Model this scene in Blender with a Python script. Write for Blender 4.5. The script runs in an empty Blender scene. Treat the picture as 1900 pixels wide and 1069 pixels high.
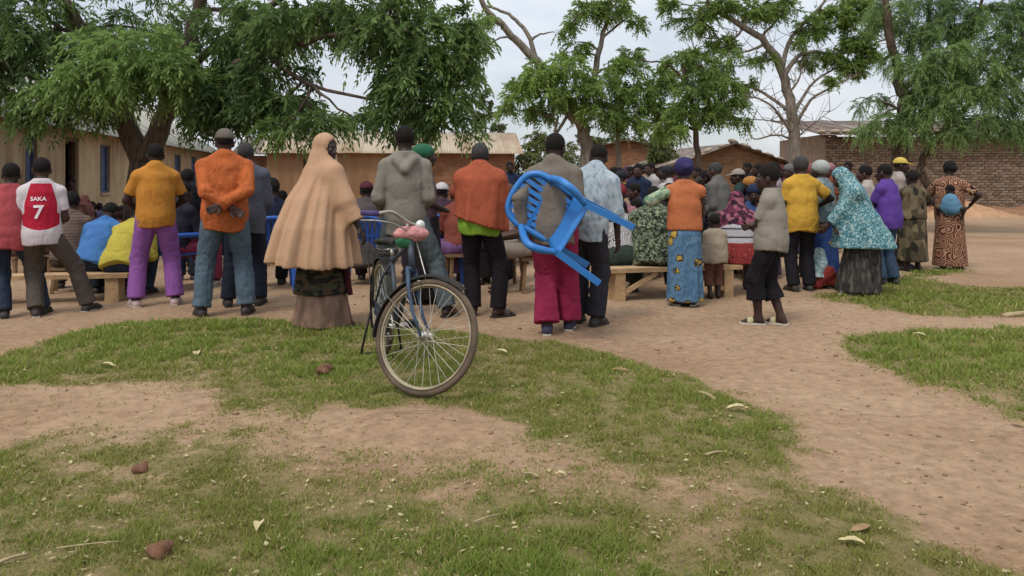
import bpy, bmesh, math, random
import numpy as np
from mathutils import Vector, Matrix

R = math.radians
random.seed(7)
RNG = np.random.default_rng(11)
scene = bpy.context.scene
COL = scene.collection

# ------------------------------------------------------------------ camera, sky, sun, exposure
CAM_H = 1.30
FPX = 1400.0                       # focal length in pixels of the 1900 px wide photograph
HORIZON = 333.0                    # eye level lies above the middle: the picture is the lower part of a level view
cam_d = bpy.data.cameras.new('camera')
cam_d.sensor_width = 36.0
cam_d.lens = 36.0 * FPX / 1900.0
cam_d.clip_start = 0.05
cam_d.clip_end = 3000.0
cam = bpy.data.objects.new('camera', cam_d)
cam.location = (0, 0, CAM_H)
cam.rotation_euler = (R(90), 0, 0)
cam_d.shift_y = -(534.5 - HORIZON) / 1900.0
COL.objects.link(cam)
scene.camera = cam

world = bpy.data.worlds.new('World')
scene.world = world
world.use_nodes = True
SUN_EL, SUN_AZ = R(58), R(215)     # behind the camera, a little to its left, veiled by cloud


def build_world():
    nt = world.node_tree
    nt.nodes.clear()
    N, L = nt.nodes.new, nt.links.new
    sky = N('ShaderNodeTexSky')
    sky.sky_type = 'NISHITA'
    sky.sun_disc = False
    sky.sun_elevation = SUN_EL
    sky.sun_rotation = SUN_AZ
    sky.air_density = 1.0
    sky.dust_density = 2.0
    tc = N('ShaderNodeTexCoord')
    mp = N('ShaderNodeMapping')
    mp.inputs['Scale'].default_value = (1.0, 1.0, 2.6)
    n1 = N('ShaderNodeTexNoise')
    n1.inputs['Scale'].default_value = 2.4
    n1.inputs['Detail'].default_value = 7
    n1.inputs['Roughness'].default_value = 0.55
    n1.inputs['Distortion'].default_value = 0.3
    ramp = N('ShaderNodeValToRGB')
    ramp.color_ramp.elements[0].position = 0.34
    ramp.color_ramp.elements[0].color = (0.45, 0.45, 0.45, 1)
    ramp.color_ramp.elements[1].position = 0.58
    ramp.color_ramp.elements[1].color = (0.97, 0.97, 0.97, 1)
    n2 = N('ShaderNodeTexNoise')
    n2.inputs['Scale'].default_value = 3.4
    n2.inputs['Detail'].default_value = 6
    ramp2 = N('ShaderNodeValToRGB')
    ramp2.color_ramp.elements[0].position = 0.3
    ramp2.color_ramp.elements[0].color = (5.1, 5.5, 6.1, 1)
    ramp2.color_ramp.elements[1].position = 0.7
    ramp2.color_ramp.elements[1].color = (7.0, 7.2, 7.5, 1)
    mix = N('ShaderNodeMix')
    mix.data_type = 'RGBA'
    bg = N('ShaderNodeBackground')
    bg.inputs['Strength'].default_value = 0.10
    out = N('ShaderNodeOutputWorld')
    L(tc.outputs['Generated'], mp.inputs['Vector'])
    L(mp.outputs[0], n1.inputs['Vector'])
    L(mp.outputs[0], n2.inputs['Vector'])
    L(n1.outputs['Fac'], ramp.inputs[0])
    L(n2.outputs['Fac'], ramp2.inputs[0])
    L(ramp.outputs[0], mix.inputs['Factor'])
    L(sky.outputs[0], mix.inputs['A'])
    L(ramp2.outputs[0], mix.inputs['B'])
    # an overcast sky is brighter overhead than near the horizon
    sp = N('ShaderNodeSeparateXYZ')
    L(tc.outputs['Generated'], sp.inputs[0])
    el = N('ShaderNodeMapRange')
    el.inputs['From Min'].default_value = 0.0
    el.inputs['From Max'].default_value = 1.0
    el.inputs['To Min'].default_value = 0.92
    el.inputs['To Max'].default_value = 1.75
    L(sp.outputs['Z'], el.inputs['Value'])
    vm = N('ShaderNodeVectorMath')
    vm.operation = 'SCALE'
    L(mix.outputs['Result'], vm.inputs[0])
    L(el.outputs[0], vm.inputs['Scale'])
    L(vm.outputs[0], bg.inputs['Color'])
    L(bg.outputs[0], out.inputs['Surface'])


build_world()
sun_d = bpy.data.lights.new('sun', 'SUN')
sun_d.energy = 1.5
sun_d.angle = R(14)
sun_d.color = (1.0, 0.95, 0.88)
sun = bpy.data.objects.new('sun', sun_d)
# Nishita's sun_rotation is measured from +Y towards +X
_sd = Vector((math.sin(SUN_AZ) * math.cos(SUN_EL), math.cos(SUN_AZ) * math.cos(SUN_EL), math.sin(SUN_EL)))
sun.rotation_euler = _sd.to_track_quat('Z', 'Y').to_euler()
COL.objects.link(sun)
vs = scene.view_settings
vs.view_transform = 'Standard'
vs.look = 'None'
vs.exposure = 0.36
vs.gamma = 1.0
vs.use_curve_mapping = False
scene.render.engine = 'CYCLES'
scene.cycles.use_denoising = True
scene.cycles.max_bounces = 6
scene.cycles.diffuse_bounces = 3
scene.cycles.glossy_bounces = 2
scene.cycles.transmission_bounces = 3
scene.cycles.transparent_max_bounces = 4

# ------------------------------------------------------------------ where things stand
def ray(px, py):
    return Vector(((px - 950.0) / FPX, 1.0, (HORIZON - py) / FPX))


def ground(px, py):
    d = ray(px, py)
    t = -CAM_H / d.z
    return Vector((d.x * t, d.y * t, 0))


def at(px, py, Y):
    d = ray(px, py)
    t = Y / d.y
    return Vector((d.x * t, Y, CAM_H + d.z * t))


def height_of(y, py):
    """height above the ground of a point at distance y seen at picture row py"""
    return CAM_H + y * (HORIZON - py) / FPX


# ------------------------------------------------------------------ mesh helpers
def mesh_np(name, V, F, smooth=True, mats=(), attrs=None, midx=None):
    V = np.asarray(V, dtype=np.float32).reshape(-1, 3)
    F = np.asarray(F, dtype=np.int32)
    me = bpy.data.meshes.new(name)
    me.vertices.add(len(V))
    me.vertices.foreach_set('co', V.ravel())
    k = F.shape[1]
    me.loops.add(F.size)
    me.loops.foreach_set('vertex_index', F.ravel())
    me.polygons.add(len(F))
    me.polygons.foreach_set('loop_start', np.arange(0, F.size, k, dtype=np.int32))
    me.polygons.foreach_set('loop_total', np.full(len(F), k, dtype=np.int32))
    if smooth:
        me.polygons.foreach_set('use_smooth', np.ones(len(F), dtype=bool))
    for m in mats:
        me.materials.append(m)
    if midx is not None:
        me.polygons.foreach_set('material_index', np.asarray(midx, dtype=np.int32))
    if attrs:
        for an, (dom, val) in attrs.items():
            a = me.attributes.new(an, 'FLOAT', dom)
            a.data.foreach_set('value', np.asarray(val, dtype=np.float32).ravel())
    me.update(calc_edges=True)
    return me


class Buf:
    """collects quads/tris of one mesh"""

    def __init__(self):
        self.v, self.f, self.m = [], [], []

    def add(self, V, F, mi=0):
        o = len(self.v)
        self.v.extend([tuple(p) for p in V])
        for f in F:
            self.f.append(tuple(i + o for i in f))
            self.m.append(mi)
        return self

    def box(self, c, s, rot=None, mi=0, taper=1.0):
        V = []
        for z in (-1, 1):
            k = taper if z > 0 else 1.0
            for y in (-1, 1):
                for x in (-1, 1):
                    V.append(Vector((x * s[0] / 2 * k, y * s[1] / 2 * k, z * s[2] / 2)))
        if rot is not None:
            V = [rot @ p for p in V]
        c = Vector(c)
        V = [p + c for p in V]
        return self.add(V, [(0, 2, 3, 1), (4, 5, 7, 6), (0, 1, 5, 4), (2, 6, 7, 3), (0, 4, 6, 2), (1, 3, 7, 5)], mi)

    def bar(self, a, b, w, h, up=(0, 0, 1), mi=0):
        a, b = Vector(a), Vector(b)
        d = (b - a)
        L = d.length
        d.normalize()
        u = Vector(up)
        s = d.cross(u)
        if s.length < 1e-4:
            s = d.cross(Vector((0, 1, 0)))
        s.normalize()
        u = s.cross(d)
        M = Matrix((s, d, u)).transposed()
        return self.box((a + b) / 2, (w, L, h), M, mi)

    def tube(self, pts, rad, n=8, closed=False, cap=True, mi=0, squash=None):
        pts = [Vector(p) for p in pts]
        m = len(pts)
        if not hasattr(rad, '__len__'):
            rad = [rad] * m
        V, F = [], []
        prev = None
        for i, p in enumerate(pts):
            if closed:
                t = pts[(i + 1) % m] - pts[i - 1]
            else:
                t = pts[min(i + 1, m - 1)] - pts[max(i - 1, 0)]
            if t.length < 1e-9:
                t = Vector((0, 0, 1))
            t.normalize()
            if prev is None:
                a = Vector((0, 0, 1)) if abs(t.z) < 0.9 else Vector((0, 1, 0))
                u = t.cross(a).normalized()
            else:
                u = (prev - t * prev.dot(t))
                if u.length < 1e-6:
                    u = t.orthogonal()
                u.normalize()
            prev = u
            w = t.cross(u)
            for k in range(n):
                an = 2 * math.pi * k / n
                V.append(p + (u * math.cos(an) + w * math.sin(an)) * rad[i])
        for i in range(m if closed else m - 1):
            j = (i + 1) % m
            for k in range(n):
                k2 = (k + 1) % n
                F.append((i * n + k, i * n + k2, j * n + k2, j * n + k))
        if cap and not closed:
            F.append(tuple(range(n - 1, -1, -1)))
            F.append(tuple((m - 1) * n + k for k in range(n)))
        return self.add(V, F, mi)

    def ball(self, c, r, n=10, mi=0, rot=None):
        if not hasattr(r, '__len__'):
            r = (r, r, r)
        V, F = [], []
        h = n // 2
        c = Vector(c)
        for i in range(h + 1):
            th = math.pi * i / h
            for k in range(n):
                ph = 2 * math.pi * k / n
                p = Vector((r[0] * math.sin(th) * math.cos(ph), r[1] * math.sin(th) * math.sin(ph), r[2] * math.cos(th)))
                if rot is not None:
                    p = rot @ p
                V.append(c + p)
        for i in range(h):
            for k in range(n):
                k2 = (k + 1) % n
                F.append((i * n + k, (i + 1) * n + k, (i + 1) * n + k2, i * n + k2))
        return self.add(V, F, mi)

    def mesh(self, name, mats, smooth=True):
        me = bpy.data.meshes.new(name)
        me.from_pydata([tuple(p) for p in self.v], [], self.f)
        for m in (mats if isinstance(mats, (list, tuple)) else [mats]):
            me.materials.append(m)
        me.polygons.foreach_set('material_index', self.m)
        if smooth:
            me.polygons.foreach_set('use_smooth', [True] * len(self.f))
        me.update()
        return me


def link(name, me, parent=None, loc=None, rot=None, label=None, cat=None, group=None, kind=None, angle=None):
    o = bpy.data.objects.new(name, me)
    COL.objects.link(o)
    if parent is not None:
        o.parent = parent
    if loc is not None:
        o.location = loc
    if rot is not None:
        o.rotation_euler = rot
    if label:
        o['label'] = label
    if cat:
        o['category'] = cat
    if group:
        o['group'] = group
    if kind:
        o['kind'] = kind
    return o


def thing(name, label, cat, loc=(0, 0, 0), rz=0.0, group=None):
    return link(name, None, None, loc, (0, 0, rz), label, cat, group)


# ------------------------------------------------------------------ materials
def lin(h, k=1.0):
    h = h.lstrip('#')
    o = []
    for i in (0, 2, 4):
        v = int(h[i:i + 2], 16) / 255
        o.append((v / 12.92 if v <= 0.04045 else ((v + 0.055) / 1.055) ** 2.4) * k)
    return (o[0], o[1], o[2], 1.0)


def soft(c, f=0.12):
    """sun-faded, dusty version of a dye colour"""
    g = 0.3 * c[0] + 0.55 * c[1] + 0.15 * c[2]
    return tuple(x + (g - x) * f for x in c[:3]) + (1.0,)


_mats = {}


def mat_base(name):
    m = bpy.data.materials.new(name)
    m.use_nodes = True
    nt = m.node_tree
    b = nt.nodes['Principled BSDF']
    return m, nt, b


def mat(name, c, rough=0.8, var=0.12, scale=18.0, bump=0.0, bscale=60.0, metal=0.0, spec=0.3, c2=None, detail=4, sheen=0.0, coord='Object'):
    """plain procedural colour broken up by noise, with fine relief"""
    if name in _mats:
        return _mats[name]
    m, nt, b = mat_base(name)
    N, L = nt.nodes.new, nt.links.new
    tc = N('ShaderNodeTexCoord')
    nz = N('ShaderNodeTexNoise')
    nz.inputs['Scale'].default_value = scale
    nz.inputs['Detail'].default_value = detail
    L(tc.outputs[coord], nz.inputs['Vector'])
    rp = N('ShaderNodeValToRGB')
    rp.color_ramp.elements[0].position = 0.3
    rp.color_ramp.elements[1].position = 0.72
    lo = c2 if c2 else tuple(x * (1 - var) for x in c[:3]) + (1,)
    hi = c if c2 else tuple(min(1, x * (1 + var)) for x in c[:3]) + (1,)
    rp.color_ramp.elements[0].color = lo
    rp.color_ramp.elements[1].color = hi
    L(nz.outputs['Fac'], rp.inputs[0])
    L(rp.outputs[0], b.inputs['Base Color'])
    b.inputs['Roughness'].default_value = rough
    b.inputs['Metallic'].default_value = metal
    b.inputs['Specular IOR Level'].default_value = spec
    if sheen:
        b.inputs['Sheen Weight'].default_value = sheen
    if bump:
        n2 = N('ShaderNodeTexNoise')
        n2.inputs['Scale'].default_value = bscale
        n2.inputs['Detail'].default_value = 5
        L(tc.outputs[coord], n2.inputs['Vector'])
        bp = N('ShaderNodeBump')
        bp.inputs['Strength'].default_value = bump
        bp.inputs['Distance'].default_value = 0.02
        L(n2.outputs['Fac'], bp.inputs['Height'])
        L(bp.outputs[0], b.inputs['Normal'])
    _mats[name] = m
    return m


def cloth(name, hexc, k=0.78, rough=0.9, bump=0.45, var=0.12):
    """woven cloth: faded unevenly, with fine creases"""
    key = 'cloth_' + name
    if key in _mats:
        return _mats[key]
    c = soft(lin(hexc, k))
    m, nt, b = mat_base(key)
    N, L = nt.nodes.new, nt.links.new
    tc = N('ShaderNodeTexCoord')
    nz = N('ShaderNodeTexNoise')
    nz.inputs['Scale'].default_value = 7.0
    nz.inputs['Detail'].default_value = 6
    L(tc.outputs['Object'], nz.inputs['Vector'])
    rp = N('ShaderNodeValToRGB')
    rp.color_ramp.elements[0].position = 0.3
    rp.color_ramp.elements[1].position = 0.7
    rp.color_ramp.elements[0].color = tuple(x * (1 - var) for x in c[:3]) + (1,)
    rp.color_ramp.elements[1].color = tuple(min(1, x * (1 + var)) for x in c[:3]) + (1,)
    L(nz.outputs['Fac'], rp.inputs[0])
    L(rp.outputs[0], b.inputs['Base Color'])
    b.inputs['Roughness'].default_value = rough
    b.inputs['Specular IOR Level'].default_value = 0.15
    crease(nt, b, tc, bump)
    _mats[key] = m
    return m


def crease(nt, b, tc, strength):
    N, L = nt.nodes.new, nt.links.new
    mp = N('ShaderNodeMapping')
    mp.inputs['Scale'].default_value = (13, 13, 6)
    n2 = N('ShaderNodeTexNoise')
    n2.inputs['Scale'].default_value = 1.0
    n2.inputs['Detail'].default_value = 5
    n2.inputs['Distortion'].default_value = 1.2
    L(tc.outputs['Object'], mp.inputs['Vector'])
    L(mp.outputs[0], n2.inputs['Vector'])
    bp = N('ShaderNodeBump')
    bp.inputs['Strength'].default_value = strength
    bp.inputs['Distance'].default_value = 0.03
    L(n2.outputs['Fac'], bp.inputs['Height'])
    L(bp.outputs[0], b.inputs['Normal'])


def printed(name, kind, cols, scale=8.0, k=0.78, stretch=(1, 1, 1), rot=(0, 0, 0), pos=None):
    """printed cloth: kind = cells | swirl | stripes | flowers | marble"""
    key = 'print_' + name
    if key in _mats:
        return _mats[key]
    C = [soft(lin(c, k)) for c in cols]
    m, nt, b = mat_base(key)
    N, L = nt.nodes.new, nt.links.new
    tc = N('ShaderNodeTexCoord')
    mp = N('ShaderNodeMapping')
    mp.inputs['Scale'].default_value = tuple(scale * s for s in stretch)
    mp.inputs['Rotation'].default_value = rot
    L(tc.outputs['Object'], mp.inputs['Vector'])
    rp = N('ShaderNodeValToRGB')
    rp.color_ramp.interpolation = 'CONSTANT' if kind != 'marble' else 'LINEAR'
    el = rp.color_ramp.elements
    n = len(C)
    while len(el) < n:
        el.new(0.5)
    for i in range(n):
        el[i].position = pos[i] if pos else i / n
        el[i].color = C[i]
    if kind == 'stripes':
        t = N('ShaderNodeTexWave')
        t.inputs['Scale'].default_value = 1.0
        t.inputs['Distortion'].default_value = 0.6
        t.inputs['Detail'].default_value = 1
        src = t.outputs['Fac']
    elif kind == 'swirl':
        v = N('ShaderNodeTexVoronoi')
        v.inputs['Scale'].default_value = 1.0
        L(mp.outputs[0], v.inputs['Vector'])
        ml = N('ShaderNodeMath')
        ml.operation = 'MULTIPLY'
        ml.inputs[1].default_value = 3.2
        L(v.outputs['Distance'], ml.inputs[0])
        fr = N('ShaderNodeMath')
        fr.operation = 'FRACT'
        L(ml.outputs[0], fr.inputs[0])
        src = fr.outputs[0]
        t = v
    elif kind == 'flowers':
        t = N('ShaderNodeTexVoronoi')
        t.inputs['Scale'].default_value = 1.0
        t.inputs['Randomness'].default_value = 0.75
        nz = N('ShaderNodeTexNoise')
        nz.inputs['Scale'].default_value = 4.5
        nz.inputs['Detail'].default_value = 2
        L(mp.outputs[0], nz.inputs['Vector'])
        ad = N('ShaderNodeMath')
        ad.operation = 'MULTIPLY_ADD'
        ad.inputs[1].default_value = 0.55
        ad.inputs[2].default_value = -0.27
        L(nz.outputs['Fac'], ad.inputs[0])
        a2 = N('ShaderNodeMath')
        a2.operation = 'ADD'
        L(t.outputs['Distance'], a2.inputs[0])
        L(ad.outputs[0], a2.inputs[1])
        src = a2.outputs[0]
    elif kind == 'cells':
        t = N('ShaderNodeTexVoronoi')
        t.inputs['Scale'].default_value = 1.0
        sep = N('ShaderNodeSeparateColor')
        L(t.outputs['Color'], sep.inputs[0])
        src = sep.outputs[0]
    else:
        t = N('ShaderNodeTexNoise')
        t.inputs['Scale'].default_value = 1.0
        t.inputs['Detail'].default_value = 3
        src = t.outputs['Fac']
    L(mp.outputs[0], t.inputs['Vector'])
    L(src, rp.inputs[0])
    L(rp.outputs[0], b.inputs['Base Color'])
    b.inputs['Roughness'].default_value = 0.9
    b.inputs['Specular IOR Level'].default_value = 0.15
    crease(nt, b, tc, 0.5)
    _mats[key] = m
    return m


def two_tone(name, ca, cb, attr='mask', k=0.8):
    """cloth sewn from two colours; the seam runs where the mesh attribute crosses zero"""
    key = 'twotone_' + name
    m, nt, b = mat_base(key)
    N, L = nt.nodes.new, nt.links.new
    tc = N('ShaderNodeTexCoord')
    a = N('ShaderNodeAttribute')
    a.attribute_name = attr
    g = N('ShaderNodeMath')
    g.operation = 'GREATER_THAN'
    g.inputs[1].default_value = 0.0
    L(a.outputs['Fac'], g.inputs[0])
    mx = N('ShaderNodeMix')
    mx.data_type = 'RGBA'
    mx.inputs['A'].default_value = lin(ca, k)
    mx.inputs['B'].default_value = lin(cb, k)
    L(g.outputs[0], mx.inputs['Factor'])
    L(mx.outputs['Result'], b.inputs['Base Color'])
    b.inputs['Roughness'].default_value = 0.8
    b.inputs['Specular IOR Level'].default_value = 0.2
    crease(nt, b, tc, 0.55)
    return m


def vnoise(P, scale, seed=0):
    """cheap smooth value noise on an (n,2) or (n,3) array, about -1..1"""
    P = np.asarray(P, dtype=np.float64) * scale
    D = P.shape[1]
    I = np.floor(P).astype(np.int64)
    Fr = P - I
    Fr = Fr * Fr * (3 - 2 * Fr)
    out = np.zeros(len(P))
    for c in range(2 ** D):
        w = np.ones(len(P))
        h = np.full(len(P), seed * 1013904223 + 12345, dtype=np.int64)
        for d in range(D):
            b = (c >> d) & 1
            w = w * (Fr[:, d] if b else 1 - Fr[:, d])
            h = h * 73856093 ^ ((I[:, d] + b) * (19349663, 83492791, 49979687)[d])
        h = (h ^ (h >> 13)) * 1274126177
        h = (h ^ (h >> 16)) & 0xFFFFFF
        out += w * (h / 0xFFFFFF * 2 - 1)
    return out


def fbm(P, scale, seed=0, oct=3):
    o = np.zeros(len(P))
    a = 1.0
    for i in range(oct):
        o += a * vnoise(P, scale * 2 ** i, seed + i)
        a *= 0.5
    return o / 1.75

# ------------------------------------------------------------------ the ground: trodden earth with grass
def poly_sd(P, poly):
    """signed distance (positive inside) of (n,2) points to a polygon"""
    P = np.asarray(P, dtype=np.float64)
    n = len(poly)
    d = np.full(len(P), 1e9)
    ins = np.zeros(len(P), dtype=bool)
    for i in range(n):
        a, b = np.array(poly[i][:2]), np.array(poly[(i + 1) % n][:2])
        e = b - a
        t = np.clip(((P - a) @ e) / (e @ e), 0, 1)
        d = np.minimum(d, np.hypot(*(P - a - t[:, None] * e).T))
        c = ((a[1] > P[:, 1]) != (b[1] > P[:, 1])) & (P[:, 0] < (b[0] - a[0]) * (P[:, 1] - a[1]) / (b[1] - a[1] + 1e-12) + a[0])
        ins ^= c
    return np.where(ins, d, -d)


def gpoly(pts):
    return [tuple(ground(x, y))[:2] for x, y in pts]


GRASS_MAIN = gpoly([(-500, 720), (-150, 690), (0, 658), (90, 628), (200, 602), (330, 596), (480, 592), (600, 602), (760, 606),
                    (900, 618), (1060, 640), (1180, 664), (1300, 702), (1420, 742), (1495, 782), (1520, 822), (1505, 862), (1530, 902), (1600, 930),
                    (1690, 962), (1790, 1008), (1900, 1062), (2100, 1200), (2600, 2400), (-1500, 2400), (-1500, 1000)])
GRASS_SIDE = gpoly([(1552, 640), (1580, 622), (1660, 614), (1780, 610), (1900, 606), (2300, 600), (2500, 900), (2000, 812), (1900, 785), (1800, 752),
                    (1720, 722), (1640, 690), (1570, 660)])
GRASS_BACK = gpoly([(1485, 552), (1560, 534), (1640, 518), (1700, 502), (1800, 500), (1815, 506), (1740, 514), (1730, 524), (1830, 532), (1960, 536),
                    (2300, 536), (2300, 592), (1900, 588), (1800, 590), (1700, 584), (1610, 574), (1540, 562)])
BARE_LEFT = gpoly([(-300, 760), (-100, 725), (0, 716), (180, 718), (330, 728), (430, 752), (380, 780), (280, 800), (120, 812), (0, 838), (-300, 900)])
BARE_MID = gpoly([(560, 790), (640, 772), (760, 764), (880, 768), (980, 800), (1010, 832), (940, 858), (800, 862), (680, 846), (590, 820)])
THIN_MID = gpoly([(330, 752), (560, 762), (860, 756), (1040, 812), (1180, 850), (1380, 872), (1500, 862), (1545, 905), (1520, 950), (1440, 980), (1410, 1080), (1240, 1080), (1170, 965), (1000, 950),
                  (800, 970), (560, 930), (380, 860), (200, 840), (60, 860), (60, 800), (250, 800)])


def sstep(x, a, b):
    t = np.clip((x - a) / (b - a), 0, 1)
    return t * t * (3 - 2 * t)


def grass_mask(P):
    n1 = fbm(P, 1.9, 3, 4)
    n2 = fbm(P, 7.0, 9, 3)
    e = 0.26 * n1 + 0.22 * n2
    g = np.zeros(len(P))
    for poly, soft in ((GRASS_MAIN, 0.16), (GRASS_SIDE, 0.2), (GRASS_BACK, 0.3)):
        g = np.maximum(g, sstep(poly_sd(P, poly) + e * 0.55, -soft * 0.3, soft))
    thin = sstep(poly_sd(P, THIN_MID) + e, -0.12, 0.25)
    patch = sstep(n1 * 0.7 + n2 * 0.6, -0.25, 0.55)
    g = g * (1 - thin * (0.86 - 0.5 * patch))
    for poly in (BARE_LEFT, BARE_MID):
        g = g * (1 - 0.96 * sstep(poly_sd(P, poly) + e * 0.5, -0.10, 0.12))
    worn = sstep(fbm(P, 1.1, 21, 4), 0.05, 0.5)
    bald = sstep(fbm(P, 4.5, 25, 3), 0.22, 0.5)
    return np.clip(g * (1 - 0.34 * worn) * (1 - 0.5 * bald), 0, 1)


def ground_z(P):
    P = np.asarray(P, dtype=np.float64)
    near = np.exp(-(np.hypot(P[:, 0], P[:, 1]) / 16.0) ** 2)
    z = 0.018 * fbm(P, 0.8, 5, 3) * near + 0.006 * fbm(P, 3.5, 8, 2) * near
    z += 0.03 * sstep(poly_sd(P, GRASS_MAIN), -0.05, 0.5) + 0.02 * sstep(poly_sd(P, GRASS_SIDE), -0.05, 0.5)
    z += 0.025 * sstep(poly_sd(P, BARE_MID), -0.15, 0.4)
    return z


def gz(x, y):
    return float(ground_z(np.array([[x, y]]))[0])


def build_ground():
    xs = np.concatenate([-np.geomspace(900, 7.0, 40)[:-1], np.arange(-7, 7.001, 0.055), np.geomspace(7.0, 900, 40)[1:]])
    ys = np.concatenate([[-300, -80, -20, -6, -2, 0, 1], np.arange(1.6, 11.0, 0.055), np.geomspace(11.0, 1500, 60)])
    X, Y = np.meshgrid(xs, ys, indexing='ij')
    P = np.stack([X.ravel(), Y.ravel()], 1)
    Z = ground_z(P)
    nx, ny = len(xs), len(ys)
    i = np.arange(nx * ny).reshape(nx, ny)
    F = np.stack([i[:-1, :-1], i[1:, :-1], i[1:, 1:], i[:-1, 1:]], -1).reshape(-1, 4)
    m, nt, b = mat_base('earth')
    N, L = nt.nodes.new, nt.links.new
    tc = N('ShaderNodeTexCoord')

    def noise(sc, det, rough=0.6, src=None):
        n = N('ShaderNodeTexNoise')
        n.inputs['Scale'].default_value = sc
        n.inputs['Detail'].default_value = det
        n.inputs['Roughness'].default_value = rough
        L(tc.outputs['Object'], n.inputs['Vector'])
        return n.outputs['Fac']

    def ramp(src, a, b_, ca, cb):
        r = N('ShaderNodeValToRGB')
        r.color_ramp.elements[0].position = a
        r.color_ramp.elements[1].position = b_
        r.color_ramp.elements[0].color = ca
        r.color_ramp.elements[1].color = cb
        L(src, r.inputs[0])
        return r.outputs[0]

    def mixc(f, a, bb, mode='MIX'):
        x = N('ShaderNodeMix')
        x.data_type = 'RGBA'
        x.blend_type = mode
        if isinstance(f, float):
            x.inputs['Factor'].default_value = f
        else:
            L(f, x.inputs['Factor'])
        for s, t in ((a, 'A'), (bb, 'B')):
            if isinstance(s, tuple):
                x.inputs[t].default_value = s
            else:
                L(s, x.inputs[t])
        return x.outputs['Result']

    dust = ramp(noise(0.7, 6), 0.32, 0.7, (0.315, 0.203, 0.122, 1), (0.45, 0.318, 0.208, 1))
    fine = ramp(noise(14, 7, 0.7), 0.3, 0.75, (0.62, 0.60, 0.58, 1), (1.16, 1.14, 1.12, 1))
    soil = mixc(1.0, dust, fine, 'MULTIPLY')
    spots = ramp(noise(5.0, 5, 0.75), 0.57, 0.70, (0, 0, 0, 1), (0.85, 0.85, 0.85, 1))
    soil = mixc(spots, soil, (0.26, 0.15, 0.09, 1))
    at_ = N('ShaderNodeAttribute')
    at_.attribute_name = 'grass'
    thatch_shade = ramp(noise(9, 6, 0.7), 0.3, 0.7, (0.10, 0.10, 0.03, 1), (0.24, 0.19, 0.085, 1))  # dead grass on the soil, darkened to paint the shade between blades
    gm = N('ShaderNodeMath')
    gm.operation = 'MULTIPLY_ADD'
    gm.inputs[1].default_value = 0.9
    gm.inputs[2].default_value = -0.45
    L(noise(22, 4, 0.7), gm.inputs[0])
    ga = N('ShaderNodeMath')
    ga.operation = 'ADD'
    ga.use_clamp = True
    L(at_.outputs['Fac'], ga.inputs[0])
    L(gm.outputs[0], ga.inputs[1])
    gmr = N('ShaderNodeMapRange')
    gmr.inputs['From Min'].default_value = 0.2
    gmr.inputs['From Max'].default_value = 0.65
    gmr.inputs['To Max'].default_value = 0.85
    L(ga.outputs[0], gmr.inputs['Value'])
    colr = mixc(gmr.outputs[0], soil, thatch_shade)
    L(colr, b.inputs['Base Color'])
    b.inputs['Roughness'].default_value = 1.0
    b.inputs['Specular IOR Level'].default_value = 0.1
    bp = N('ShaderNodeBump')
    bp.inputs['Strength'].default_value = 0.75
    bp.inputs['Distance'].default_value = 0.04
    L(noise(9, 8, 0.7), bp.inputs['Height'])
    bp2 = N('ShaderNodeBump')
    bp2.inputs['Strength'].default_value = 0.4
    bp2.inputs['Distance'].default_value = 0.01
    L(noise(70, 5, 0.7), bp2.inputs['Height'])
    L(bp.outputs[0], bp2.inputs['Normal'])
    L(bp2.outputs[0], b.inputs['Normal'])
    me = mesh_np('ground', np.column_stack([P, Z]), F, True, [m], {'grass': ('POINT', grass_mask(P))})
    link('ground', me, kind='structure', label='trodden reddish earth yard with worn grass')


build_ground()


def leaf_mat(name, lo, hi, trans=0.35, rough=0.55, attr='rnd'):
    m, nt, b = mat_base(name)
    N, L = nt.nodes.new, nt.links.new
    a = N('ShaderNodeAttribute')
    a.attribute_name = attr
    r = N('ShaderNodeValToRGB')
    r.color_ramp.elements[0].color = lo
    r.color_ramp.elements[1].color = hi
    L(a.outputs['Fac'], r.inputs[0])
    L(r.outputs[0], b.inputs['Base Color'])
    b.inputs['Roughness'].default_value = rough
    b.inputs['Specular IOR Level'].default_value = 0.25
    t = N('ShaderNodeBsdfTranslucent')
    L(r.outputs[0], t.inputs['Color'])
    mx = N('ShaderNodeMixShader')
    mx.inputs[0].default_value = trans
    L(b.outputs[0], mx.inputs[1])
    L(t.outputs[0], mx.inputs[2])
    L(mx.outputs[0], nt.nodes['Material Output'].inputs['Surface'])
    return m


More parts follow.
